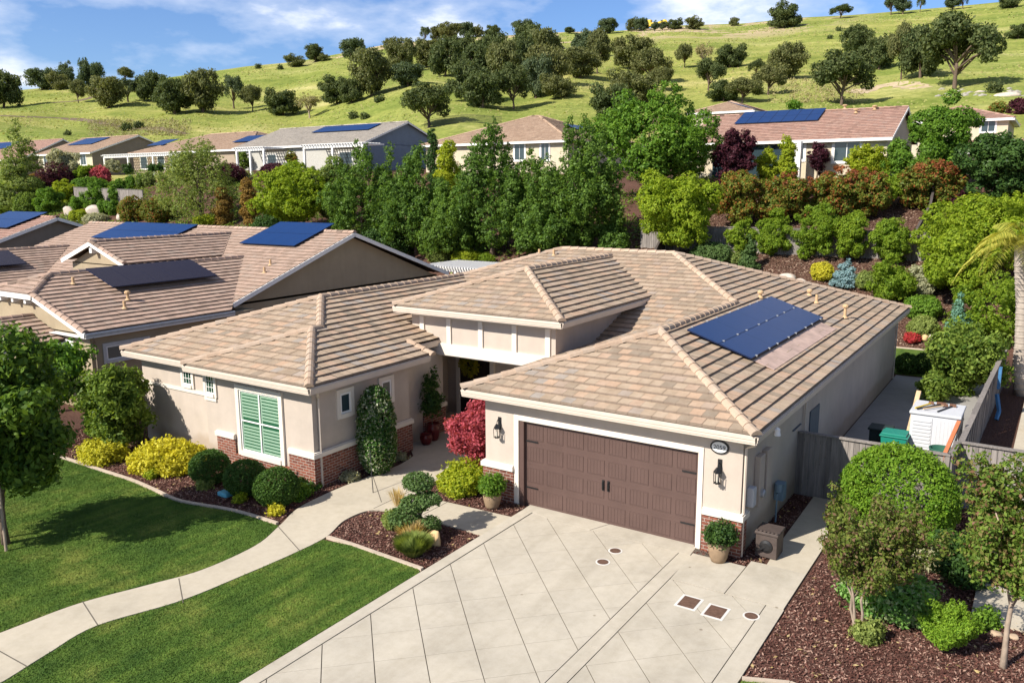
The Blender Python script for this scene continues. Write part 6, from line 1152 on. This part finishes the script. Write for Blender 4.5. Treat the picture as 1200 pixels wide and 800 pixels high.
 ('shrub', 'round', 'round_bush', 'dark round bush left of the bronze one between the patio covers', 339, 206, 192, 16, 'dark', .11),
 ('shrub', 'round', 'round_bush', 'small dark bush on the tan house terrace, first of three', 150, 206, 192, 10, 'dark', .11),
 ('shrub', 'round', 'round_bush', 'small dark bush on the tan house terrace, second of three', 179, 202, 192, 9, 'dark', .11),
 ('shrub', 'round', 'round_bush', 'small dark bush on the tan house terrace, third of three', 187, 202, 192, 9, 'dark', .11),
 ('shrub', 'round', 'round_bush', 'grey green bush under the left end of the tan house patio cover', 134, 202, 189, 18, 'dusty', .11),
 ('shrub', 'mound', 'terrace_plant', 'small green plant on the sandy terrace, left of three', 154, 222, 206, 12, 'green', .10),
 ('shrub', 'mound', 'terrace_plant', 'small olive plant on the sandy terrace, middle of three', 165, 220, 204, 12, 'laurel', .10),
 ('shrub', 'mound', 'terrace_plant', 'spiky plant on the sandy terrace, right of three', 175, 218, 202, 14, 'willow', .10),
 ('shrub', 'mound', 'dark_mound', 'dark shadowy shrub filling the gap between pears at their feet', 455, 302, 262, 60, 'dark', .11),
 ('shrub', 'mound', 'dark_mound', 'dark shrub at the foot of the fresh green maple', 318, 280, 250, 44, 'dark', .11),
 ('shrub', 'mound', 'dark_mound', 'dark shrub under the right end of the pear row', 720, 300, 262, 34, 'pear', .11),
 ('shrub', 'mound', 'orange_bush', 'orange autumn coloured bush at the two storey house roofline', 1170, 133, 120, 18, 'photinia', .2),
 ('shrub', 'mound', 'plum_hedge', 'purplish bush beyond the two storey house at the right edge', 1192, 134, 116, 22, 'plum', .2),
]
for it in MID:
    kd, st, nm, la, u_, b_, t_, wp, mt, ls = it[:10]; ls *= 0.78; gr = it[10] if len(it) > 10 else None; p, h, w_ = PX(u_, b_, t_, wp)
    if kd == 'tree': tree(nm, la, p, h, w_, mt, ls, st, 0.03 if st in ('spray', 'weep', 'cone', 'columnar') else 0.10, cov=4.0, rc=ls * 2.4, group=gr, cap=42000, jit=0.42, shell=0.8)
    else:
        ob = shrub(nm, la, p, h * 1.06, w_ * 1.12, mt, ls, st, gr, cov=3.4, rc=ls * 2.3, cap=20000, jit=0.45, shell=0.75)
        if nm == 'photinia' and u_ > 920:
            k_ = {1090: 1.0, 982: 0.9, 925: 0.35}.get(u_, 0.4); rg = np.random.default_rng(u_); link('red_foliage', quadmesh(foliage([(0, 0, h * 0.78, w_ * 0.40, w_ * 0.40, h * 0.26)], ls, rg, 0.9 * k_, rc=ls * 2.2, shell=0.85, zmin=h * 0.72), 4, L['redtip']), ob)

rng = np.random.default_rng(78); x = rng.uniform(-16, 9.5, 90000); y = rng.uniform(29.4, 55, 90000); k_ = y < 38 + 17 * rng.uniform(0, 1, 90000); z_ = np.array([terrain(a, b) for a, b in zip(x[k_], y[k_])]); p3 = np.column_stack([x[k_], y[k_], z_ + 0.03])
tag(link('bark_mulch', quadmesh(leafquads(p3, np.tile([0, -0.3, 1.0], (len(p3), 1)), 0.075, 0.45, rng, 0.5), 4, leaf('back_bark', (0.05, 0.028, 0.019), (0.135, 0.082, 0.058), 0.0, 0.9, (0.30, 0.22, 0.17), 1.05, 1.0))), 'coarse bark mulch spread over the back slope', None, None, 'stuff')
rng = np.random.default_rng(77); n_ = 30000; x = rng.uniform(-150, -14, n_); y = rng.uniform(33, 55, n_); kk = np.sin(x * 0.55 + np.sin(y * 0.7) * 1.5) + np.sin(y * 0.9 + x * 0.23) + rng.normal(0, 0.5, n_); m_ = kk > -0.1
c = np.stack([x[m_], y[m_]], 1); c = np.repeat(c, 3, 0) + rng.normal(0, 0.25, (3 * m_.sum(), 2)); z_ = np.array([terrain(a, b) for a, b in c]); p3 = np.column_stack([c, z_ + rng.uniform(0.05, 0.45, len(c))])
tag(link('ground_cover', quadmesh(leafquads(p3, np.tile([0, -0.3, 1.0], (len(p3), 1)), 0.14, 0.55, rng, 0.8), 4, L['laurel'])), 'low green ground cover spreading over the garden slope', None, None, 'stuff')
# ------------------------------------------------------------------ oaks on the hill
def oak_proto(style, seed, mat, h=10.0, w=11.0, cov=2.3, bare=0.0, th=0.12):
    rng = np.random.default_rng(seed); E = blob(style, h * (1 - th), w, rng, h * th); t = bpy.data.objects.new('oak', None)
    m = trunk(h * 0.42, 0.036 * h, E, rng, 14 if style == 'spread' else 9, 1, 0.05); tr = bpy.data.objects.new('trunk', None)
    me = bpy.data.meshes.new('trunk'); me.from_pydata(m.v, [], m.f); me.materials.append(M_BARK if bare < 0.5 else M_PALEBARK); me.shade_smooth(); return t, me, quadmesh(foliage(E, 0.26, rng, cov * 1.2 * (1 - bare), rc=0.8, per=16, cap=12000), 4, L[mat], 'crown')
PROT = {'broad': [oak_proto('oak', 31, 'oak', 10, 12, 2.6, th=0.02), oak_proto('oak', 32, 'oak', 10, 11, 2.6, th=0.02), oak_proto('oak', 37, 'oakolive', 10, 12, 2.4, th=0.04), oak_proto('oak', 41, 'oakblue', 10, 12, 2.4, th=0.04)], 'bushy': [oak_proto('oak', 33, 'oak', 9, 13, 2.8, th=0.0), oak_proto('oak', 38, 'oakolive', 9, 13, 2.6, th=0.0)],
        'spreading': [oak_proto('spread', 34, 'oakolive', 10, 13, 2.3, th=0.1), oak_proto('spread', 39, 'oak', 10, 12, 2.5, th=0.08)], 'slender': [oak_proto('spread', 35, 'oakblue', 11, 8, 2.0, th=0.2), oak_proto('oak', 40, 'oakblue', 10, 9, 2.3, th=0.14)], 'bare': [oak_proto('spread', 36, 'scrub', 10, 11, 2.0, bare=0.75, th=0.1)]}
OAK = [  # px, base, top, width, form
 (5,127,86,38,'broad'),(14,106,84,26,'bushy'),(30,105,80,26,'broad'),(50,106,81,38,'broad'),(70,106,86,24,'bushy'),(79,102,73,18,'slender'),(97,99,68,15,'slender'),(110,110,72,28,'broad'),(126,93,70,24,'spreading'),(92,121,92,27,'spreading'),(128,127,92,42,'broad'),(147,96,78,23,'spreading'),(150,120,94,22,'slender'),(170,87,67,28,'spreading'),(193,87,65,28,'spreading'),(178,119,86,34,'broad'),(205,134,94,42,'broad'),
 (238,132,84,46,'broad'),(239,82,67,13,'slender'),(251,82,63,17,'slender'),(278,76,66,7,'slender'),(302,77,69,13,'bushy'),(313,75,64,11,'slender'),(330,74,59,19,'broad'),(343,72,55,18,'slender'),(346,79,65,23,'bushy'),(370,73,53,21,'broad'),(381,72,63,13,'bushy'),(384,57,46,11,'slender'),(400,55,46,17,'bushy'),(274,128,91,22,'slender'),(296,131,98,34,'spreading'),(332,135,106,40,'bushy'),(363,139,112,28,'bare'),(395,122,92,42,'bushy'),(414,72,46,30,'broad'),
 (412,121,92,26,'bushy'),(436,113,60,46,'broad'),(478,102,74,38,'broad'),(470,84,46,32,'broad'),(500,80,48,36,'broad'),(522,90,47,36,'broad'),(542,82,42,32,'bushy'),(545,119,74,46,'broad'),(560,102,55,42,'broad'),(577,84,40,36,'broad'),(590,102,51,42,'broad'),(602,129,74,44,'spreading'),(566,127,84,44,'broad'),(612,91,44,34,'broad'),(503,150,97,66,'spreading'),
 (498,50,33,12,'slender'),(511,48,31,16,'bushy'),(526,48,28,24,'broad'),(546,45,27,20,'broad'),(560,44,31,12,'bushy'),(578,43,30,19,'bushy'),(613,42,25,26,'broad'),(622,72,30,34,'broad'),(638,82,37,42,'broad'),(641,106,55,44,'broad'),(628,116,68,38,'broad'),(656,115,88,40,'bushy'),(680,92,58,44,'broad'),(668,88,60,28,'bushy'),(700,87,32,38,'spreading'),(688,68,38,32,'broad'),(712,40,22,21,'broad'),(668,40,32,12,'slender'),
 (740,37,22,15,'bushy'),(751,37,22,17,'broad'),(767,37,25,9,'slender'),(776,36,25,11,'slender'),(790,35,23,18,'bushy'),(812,35,21,20,'bushy'),(738,82,45,42,'broad'),(762,100,54,50,'spreading'),(746,122,82,60,'bushy'),(775,106,78,40,'spreading'),(720,142,100,50,'bushy'),(802,80,50,26,'spreading'),(824,84,52,20,'bare'),
 (830,107,67,36,'spreading'),(855,80,53,34,'bushy'),(870,121,90,50,'spreading'),(848,119,94,38,'bushy'),(900,112,74,42,'spreading'),(922,93,53,42,'broad'),(886,89,69,20,'spreading'),(986,124,58,70,'spreading'),(861,31,20,11,'bushy'),(918,33,6,38,'bushy'),(985,22,5,25,'spreading'),(1003,62,31,34,'broad'),(1030,82,44,34,'broad'),(1056,94,25,48,'spreading'),(1078,92,34,42,'broad'),(1118,106,12,92,'spreading'),
 (1044,18,-2,15,'slender'),(1058,17,-4,17,'slender'),(1078,15,-3,9,'slender'),(1116,12,-4,15,'slender'),(1128,11,-4,11,'slender'),(1184,10,-8,22,'bushy'),(1193,46,29,24,'bushy'),(945,20,14,8,'bushy'),
]
ORD = 'first second third fourth fifth sixth seventh eighth ninth tenth eleventh twelfth thirteenth fourteenth fifteenth sixteenth seventeenth eighteenth nineteenth twentieth twenty-first twenty-second twenty-third twenty-fourth twenty-fifth'.split()
def zone(u, b):
    sk = np.interp(u, [q[0] for q in SKY], [q[1] for q in SKY])
    if b - sk < 9: return 'on the left skyline' if u < 440 else ('on the middle skyline' if u < 850 else 'on the right skyline')
    return 'on the left meadow' if u < 225 else ('above the tan and grey roofs' if u < 450 else ('in the dense central grove' if u < 715 else ('behind the huge round tree' if u < 800 else 'on the right meadow')))
zs = {}
for o_ in sorted(OAK): zs.setdefault((zone(o_[0], o_[1]), o_[4]), []).append(o_)
WORD = {'broad': 'broad dark oak', 'bushy': 'low bushy oak', 'spreading': 'wide spreading oak', 'slender': 'thin sparse oak', 'bare': 'nearly leafless oak'}
for (zn, fm), lst in zs.items():
    for i, (u_, b_, t_, wp, _) in enumerate(lst):
        la = f'{WORD[fm]} {zn}' + ('' if len(lst) == 1 else f', {ORD[i]} of {len(lst)} from left')
        if (u_, b_) == (503, 150): la = 'lone spreading oak at the meadow fence behind the blue grey gable'
        if (u_, b_) == (1118, 106): la = 'largest spreading oak with thick pale trunk on the right meadow'
        if (u_, b_) == (986, 124): la = 'gnarled pale limbed oak just behind the pink solar roof ridge'
        p, h, w_ = PX(u_, b_, t_, wp); pr = PROT[fm][(int(u_) + i) % len(PROT[fm])]; hp = 11.0 if fm == 'slender' and pr is PROT['slender'][0] else (9.0 if fm == 'bushy' else 10.0)
        wp_ = max(v.co.x for v in pr[2].vertices) - min(v.co.x for v in pr[2].vertices); hp = max(v.co.z for v in pr[2].vertices)
        t = thing('oak_tree', la, 'tree', p, 'oaks on the hillside'); link('trunk', pr[1], t); link('crown', pr[2], t); sw = w_ / wp_; sw *= 1.2 if fm != 'spreading' else 1.05; t.scale = (sw, sw, (1.12 if fm != 'spreading' else 1.02) * h / hp); t.location.z -= 0.06 * h; t.rotation_euler = (0, 0, rnd.uniform(0, 6.28))
# small bushes on the meadow
for i, (u_, b_, w_, la) in enumerate(((414, 139, 9, 'small dark bush on the meadow above the grey roof, left of two'), (428, 139, 9, 'small dark bush on the meadow above the grey roof, right of two'), (302, 80, 8, 'tiny bush under the left skyline oaks'), (328, 81, 7, 'tiny bush right of the tiny skyline bush'), (445, 119, 10, 'low dark scrub right of the pair above the grey roof'), (983, 36, 6, 'tiny dark bush high on the right meadow'), (972, 45, 5, 'tiny dark bush lower on the right meadow'), (930, 128, 14, 'green bush just above the pink solar roof ridge'), (80, 158, 6, 'small bush on the pale grass bank at left'), (163, 150, 9, 'dark bush above the tan gable house'), (149, 153, 12, 'olive bush above the tan gable house'), (1165, 108, 16, 'dark fallen scrub beside the largest oak'))):
    p, h, ww = PX(u_, b_ + 1, b_ - w_ * 0.75, w_); shrub('meadow_bush', la, p, h, ww, 'oak' if i != 7 else 'green', 0.25, 'mound', 'bushes on the meadow', cov=2.2, cap=900)
for i, (u_, b_, w_, la) in enumerate(((700, 33, 22, 'pale rocky mound on the skyline left of the yellow digger'), (775, 33, 26, 'grey rubble mound at the middle skyline'), (1180, 112, 30, 'scattered grey rocks on the meadow at the right edge'), (1150, 108, 16, 'grey rocks beside the largest oak'), (500, 48, 24, 'sandy rock outcrop on the middle skyline'), (572, 42, 18, 'pale rock outcrop right of the sandy one'), (655, 58, 22, 'pinkish rock patch below the skyline right of the grove'))):
    p = gp(u_, b_); k = depth(p) / F; rock(la, (p[0], p[1], p[2] - w_ * k * 0.12), (w_ * k * 0.5, w_ * k * 0.4, w_ * k * 0.17), M_PALEROCK)
p = gp(762, 34); k = depth(p) / F; dg = thing('digger', 'yellow earth mover parked on the middle skyline', 'digger', p); o = base_of(dg)
m = MB(); m.box(o[0] - 4, o[0] + 4, o[1] - 1.5, o[1] + 1.5, o[2] + 1, o[2] + 2.6); bevel(m.build('body', M_YEL, dg), 0.2); m = MB(); m.box(o[0] - 1.6, o[0] + 0.6, o[1] - 1.2, o[1] + 1.2, o[2] + 2.6, o[2] + 4.2); bevel(m.build('cab', M_YEL, dg), 0.2); m = MB(); m.bar((o[0] + 3, o[1], o[2] + 2), (o[0] + 8, o[1], o[2] + 3.2), 0.8, 1.0); m.bar((o[0] + 8, o[1], o[2] + 3.2), (o[0] + 9.5, o[1], o[2] + 1.0), 0.6, 0.8); m.build('arm', M_YEL, dg)
for sx in (-2.5, 2.5): m = MB(); m.box(o[0] + sx - 1.4, o[0] + sx + 1.4, o[1] - 1.6, o[1] + 1.6, o[2] - 0.2, o[2] + 1.0); bevel(m.build('track', M_BLACK, dg), 0.3)
def strip(name, px, width, mat, z=0.14):
    pts = smooth_line([tuple(gp(u, v)[:2]) for u, v in px], 8); m = MB()
    for i in range(len(pts) - 1):
        d0 = Vector((pts[i + 1][0] - pts[i][0], pts[i + 1][1] - pts[i][1])).normalized(); d1 = d0 if i + 2 >= len(pts) else Vector((pts[i + 2][0] - pts[i + 1][0], pts[i + 2][1] - pts[i + 1][1])).normalized()
        w0, w1 = (width * (0.6 + 0.5 * abs(math.sin(j * 1.7)) + 0.3 * abs(math.sin(j * 0.6))) / 2 for j in (i, i + 1)); q = []
        for (x, y), d, wd_, sg in ((pts[i], d0, w0, 1), (pts[i], d0, w0, -1), (pts[i + 1], d1, w1, -1), (pts[i + 1], d1, w1, 1)): xx, yy = x - d[1] * wd_ * sg, y + d[0] * wd_ * sg; q.append((xx, yy, terrain(xx, yy) + z))
        m.face(q)
    return tag(m.build(name, mat), None, None, None, 'structure')
M_SAND = plain('sandy_soil', (0.44, 0.35, 0.23), 0.95, 0.1, 0.3, 0.5, bump=0.5); M_TRACK = plain('brown_track', (0.16, 0.12, 0.085), 0.95, 0.1, 0.3, 0.7, bump=0.5)
strip('dirt_track', [(-30, 137), (20, 137), (70, 139), (120, 145), (170, 151), (215, 158)], 3.0, M_TRACK); strip('dirt_track', [(60, 121), (95, 118), (120, 110), (135, 106)], 2.2, M_TRACK)
for px_ in ([(392, 69), (420, 63), (452, 57), (480, 52)], [(455, 63), (490, 58), (530, 55)], [(505, 51), (540, 48), (575, 47), (612, 46)], [(640, 52), (668, 50), (690, 50)], [(735, 36), (765, 38), (800, 37)], [(1000, 110), (1040, 100), (1080, 104)]): strip('sandy_bank', px_, 4.5, M_SAND)
def hillstuff(name, label, mat, n, uv, size, seed, lift=0.2, asp=0.5):
    rg = np.random.default_rng(seed); out_ = []
    while len(out_) < n:
        u_, v_ = rg.uniform(*uv[:2]), rg.uniform(*uv[2:]); d = ray(u_, v_)
        p = gp(u_, v_) if n < 900 else None
        if p is not None: out_.append(p)
    return np.array(out_)
rg = np.random.default_rng(91); n_ = 70000; az_ = rg.uniform(-1.2, 0.16, n_); rr_ = 112 + 320 * rg.uniform(0, 1, n_) ** 0.8; x = CAM[0] + rr_ * np.sin(az_); y = CAM[1] + rr_ * np.cos(az_); k_ = (y > 86) & (np.sin(x * 0.11 + np.sin(y * 0.07) * 2) + np.sin(y * 0.13 - x * 0.05) + rg.normal(0, 0.8, n_) > 0.1); x, y = x[k_], y[k_]
z_ = np.array([terrain(a, b) for a, b in zip(x, y)]); s_ = 0.16 + 0.0007 * np.hypot(x - CAM[0], y - CAM[1]); p3 = np.column_stack([x, y, z_ + 0.12])
L['tuft'] = leaf('leaf_meadow', (0.085, 0.115, 0.03), (0.20, 0.215, 0.065), 0.15, 0.8, (0.34, 0.29, 0.14), 1.1)
tag(link('meadow_grass', quadmesh(leafquads(p3, np.tile([0, -0.5, 0.7], (len(p3), 1)), s_, 0.8, rg, 0.35), 4, L['tuft'])), 'rough tufts of meadow grass all over the hill', None, None, 'stuff')
for nm_, la_, mt_, n_, uv_, hs in (('dry_scrub', 'brown dry scrub along the bank above the tan houses', 'scrub', 500, (105, 222, 141, 160), 0.9), ('dry_scrub', 'dry scrub beneath the oaks on the right meadow', 'scrub', 260, (900, 1010, 92, 122), 0.8)):
    c = hillstuff(nm_, la_, mt_, n_, uv_, 0.3, 17); c = np.repeat(c, 14, 0) + rg.normal(0, 0.5, (14 * len(c), 3)) * np.array([1, 1, 0.5]) + np.array([0, 0, 0.25 * hs]); tag(link(nm_, quadmesh(leafquads(c, np.tile([0, -0.5, 0.7], (len(c), 1)), 0.22, 0.5, rg, 0.9), 4, L[mt_])), la_, None, None, 'stuff')
import bmesh
bm = bmesh.new()
for i in range(60):
    u_, v_ = (rg.uniform(1095, 1215), rg.uniform(104, 114)) if i < 40 else (rg.uniform(640, 690), rg.uniform(54, 62)); p = gp(u_, v_); s0 = rg.uniform(0.2, 0.7); r_ = bmesh.ops.create_icosphere(bm, subdivisions=1, radius=s0)
    for v in r_['verts']: v.co = Vector((v.co.x * 1.4 * rg.uniform(0.8, 1.2), v.co.y * rg.uniform(0.8, 1.2), v.co.z * 0.7)) + Vector(tuple(p))
me = bpy.data.meshes.new('rubble'); bm.to_mesh(me); bm.free(); me.materials.append(plain('grey_stone', (0.30, 0.28, 0.25), 0.95, 0.1, 0.3, 2)); tag(link('rubble', me), 'grey broken stones strewn across the meadow', None, None, 'stuff')
# white pergola behind the main house
pg = thing('pergola', 'white slatted pergola roof showing behind the left ridge of the cream house', 'pergola', (-15, 22, 0)); m = MB()
q0 = P(530, 312, z=3.4); xa, ya = q0[0] - 1.2, q0[1] - 0.5; m.box(xa - 1, xa + 7, ya, ya + 0.15, 3.1, 3.35); m.box(xa - 1, xa + 7, ya + 3.4, ya + 3.55, 3.1, 3.35)
for i in range(36): m.box(xa - 0.9 + i * 0.22, xa - 0.82 + i * 0.22, ya - 0.4, ya + 3.9, 3.35, 3.47)
m.build('slats', M_WHITE, pg)
for x in (xa - 0.8, xa + 6.8):
    for y in (ya, ya + 3.4): m = MB(); m.box(x - .09, x + .09, y, y + .18, 0, 3.1); m.build('post', M_WHITE, pg)

# ------------------------------------------------------------------ light and sky
EL, AZS = R(38.5), math.atan2(-0.40, -0.917)
sl = bpy.data.lights.new('sun', 'SUN'); sl.energy = 5.0; sl.angle = R(0.53); sl.color = (1.0, 0.93, 0.83); so = bpy.data.objects.new('sun', sl); COL.objects.link(so)
sd = Vector((math.sin(AZS) * math.cos(EL), math.cos(AZS) * math.cos(EL), math.sin(EL))); so.rotation_euler = sd.to_track_quat('Z', 'Y').to_euler(); so.location = (0, -30, 60)
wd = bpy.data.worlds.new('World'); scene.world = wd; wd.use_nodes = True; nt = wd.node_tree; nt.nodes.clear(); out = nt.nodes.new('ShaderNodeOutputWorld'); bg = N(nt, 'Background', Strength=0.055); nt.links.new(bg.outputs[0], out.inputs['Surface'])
sk = N(nt, 'TexSky', sky_type='NISHITA', sun_disc=False); sk.sun_elevation = EL; sk.sun_rotation = AZS % (2 * math.pi); sk.air_density = 1.0; sk.dust_density = 0.5; sk.ozone_density = 3.0
tc = N(nt, 'TexCoord'); mp = N(nt, 'Mapping'); mp.inputs['Scale'].default_value = (1, 1, 2.6); nt.links.new(tc.outputs['Generated'], mp.inputs['Vector'])
n1 = noise(nt, mp.outputs[0], 7.0, 8, 0.55); n2 = noise(nt, mp.outputs[0], 1.9, 4, 0.5)
mu = N(nt, 'Math', operation='MULTIPLY_ADD'); nt.links.new(n2, mu.inputs[0]); mu.inputs[1].default_value = 0.55; nt.links.new(n1, mu.inputs[2])
cov_ = ramp(nt, mu.outputs[0], [(0.72, (0.0, 0.0, 0.0)), (0.85, (0.30, 0.30, 0.30)), (0.92, (0.7, 0.7, 0.7)), (1.0, (1, 1, 1))])
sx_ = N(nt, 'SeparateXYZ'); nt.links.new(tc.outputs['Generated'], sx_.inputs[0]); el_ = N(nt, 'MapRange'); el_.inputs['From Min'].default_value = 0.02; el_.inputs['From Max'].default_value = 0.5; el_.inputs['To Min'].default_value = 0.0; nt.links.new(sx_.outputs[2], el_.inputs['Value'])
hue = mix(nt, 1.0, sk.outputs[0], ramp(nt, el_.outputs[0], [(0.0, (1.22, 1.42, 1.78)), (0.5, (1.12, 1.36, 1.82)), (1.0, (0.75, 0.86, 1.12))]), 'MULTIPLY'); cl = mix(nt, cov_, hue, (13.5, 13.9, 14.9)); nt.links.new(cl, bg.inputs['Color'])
scene.view_settings.view_transform = 'Standard'; scene.view_settings.look = 'None'; scene.view_settings.exposure = 0.66; scene.view_settings.gamma = 1.0
scene.cycles.max_bounces = 6; scene.cycles.diffuse_bounces = 3; scene.cycles.transparent_max_bounces = 8; scene.cycles.use_denoising = True
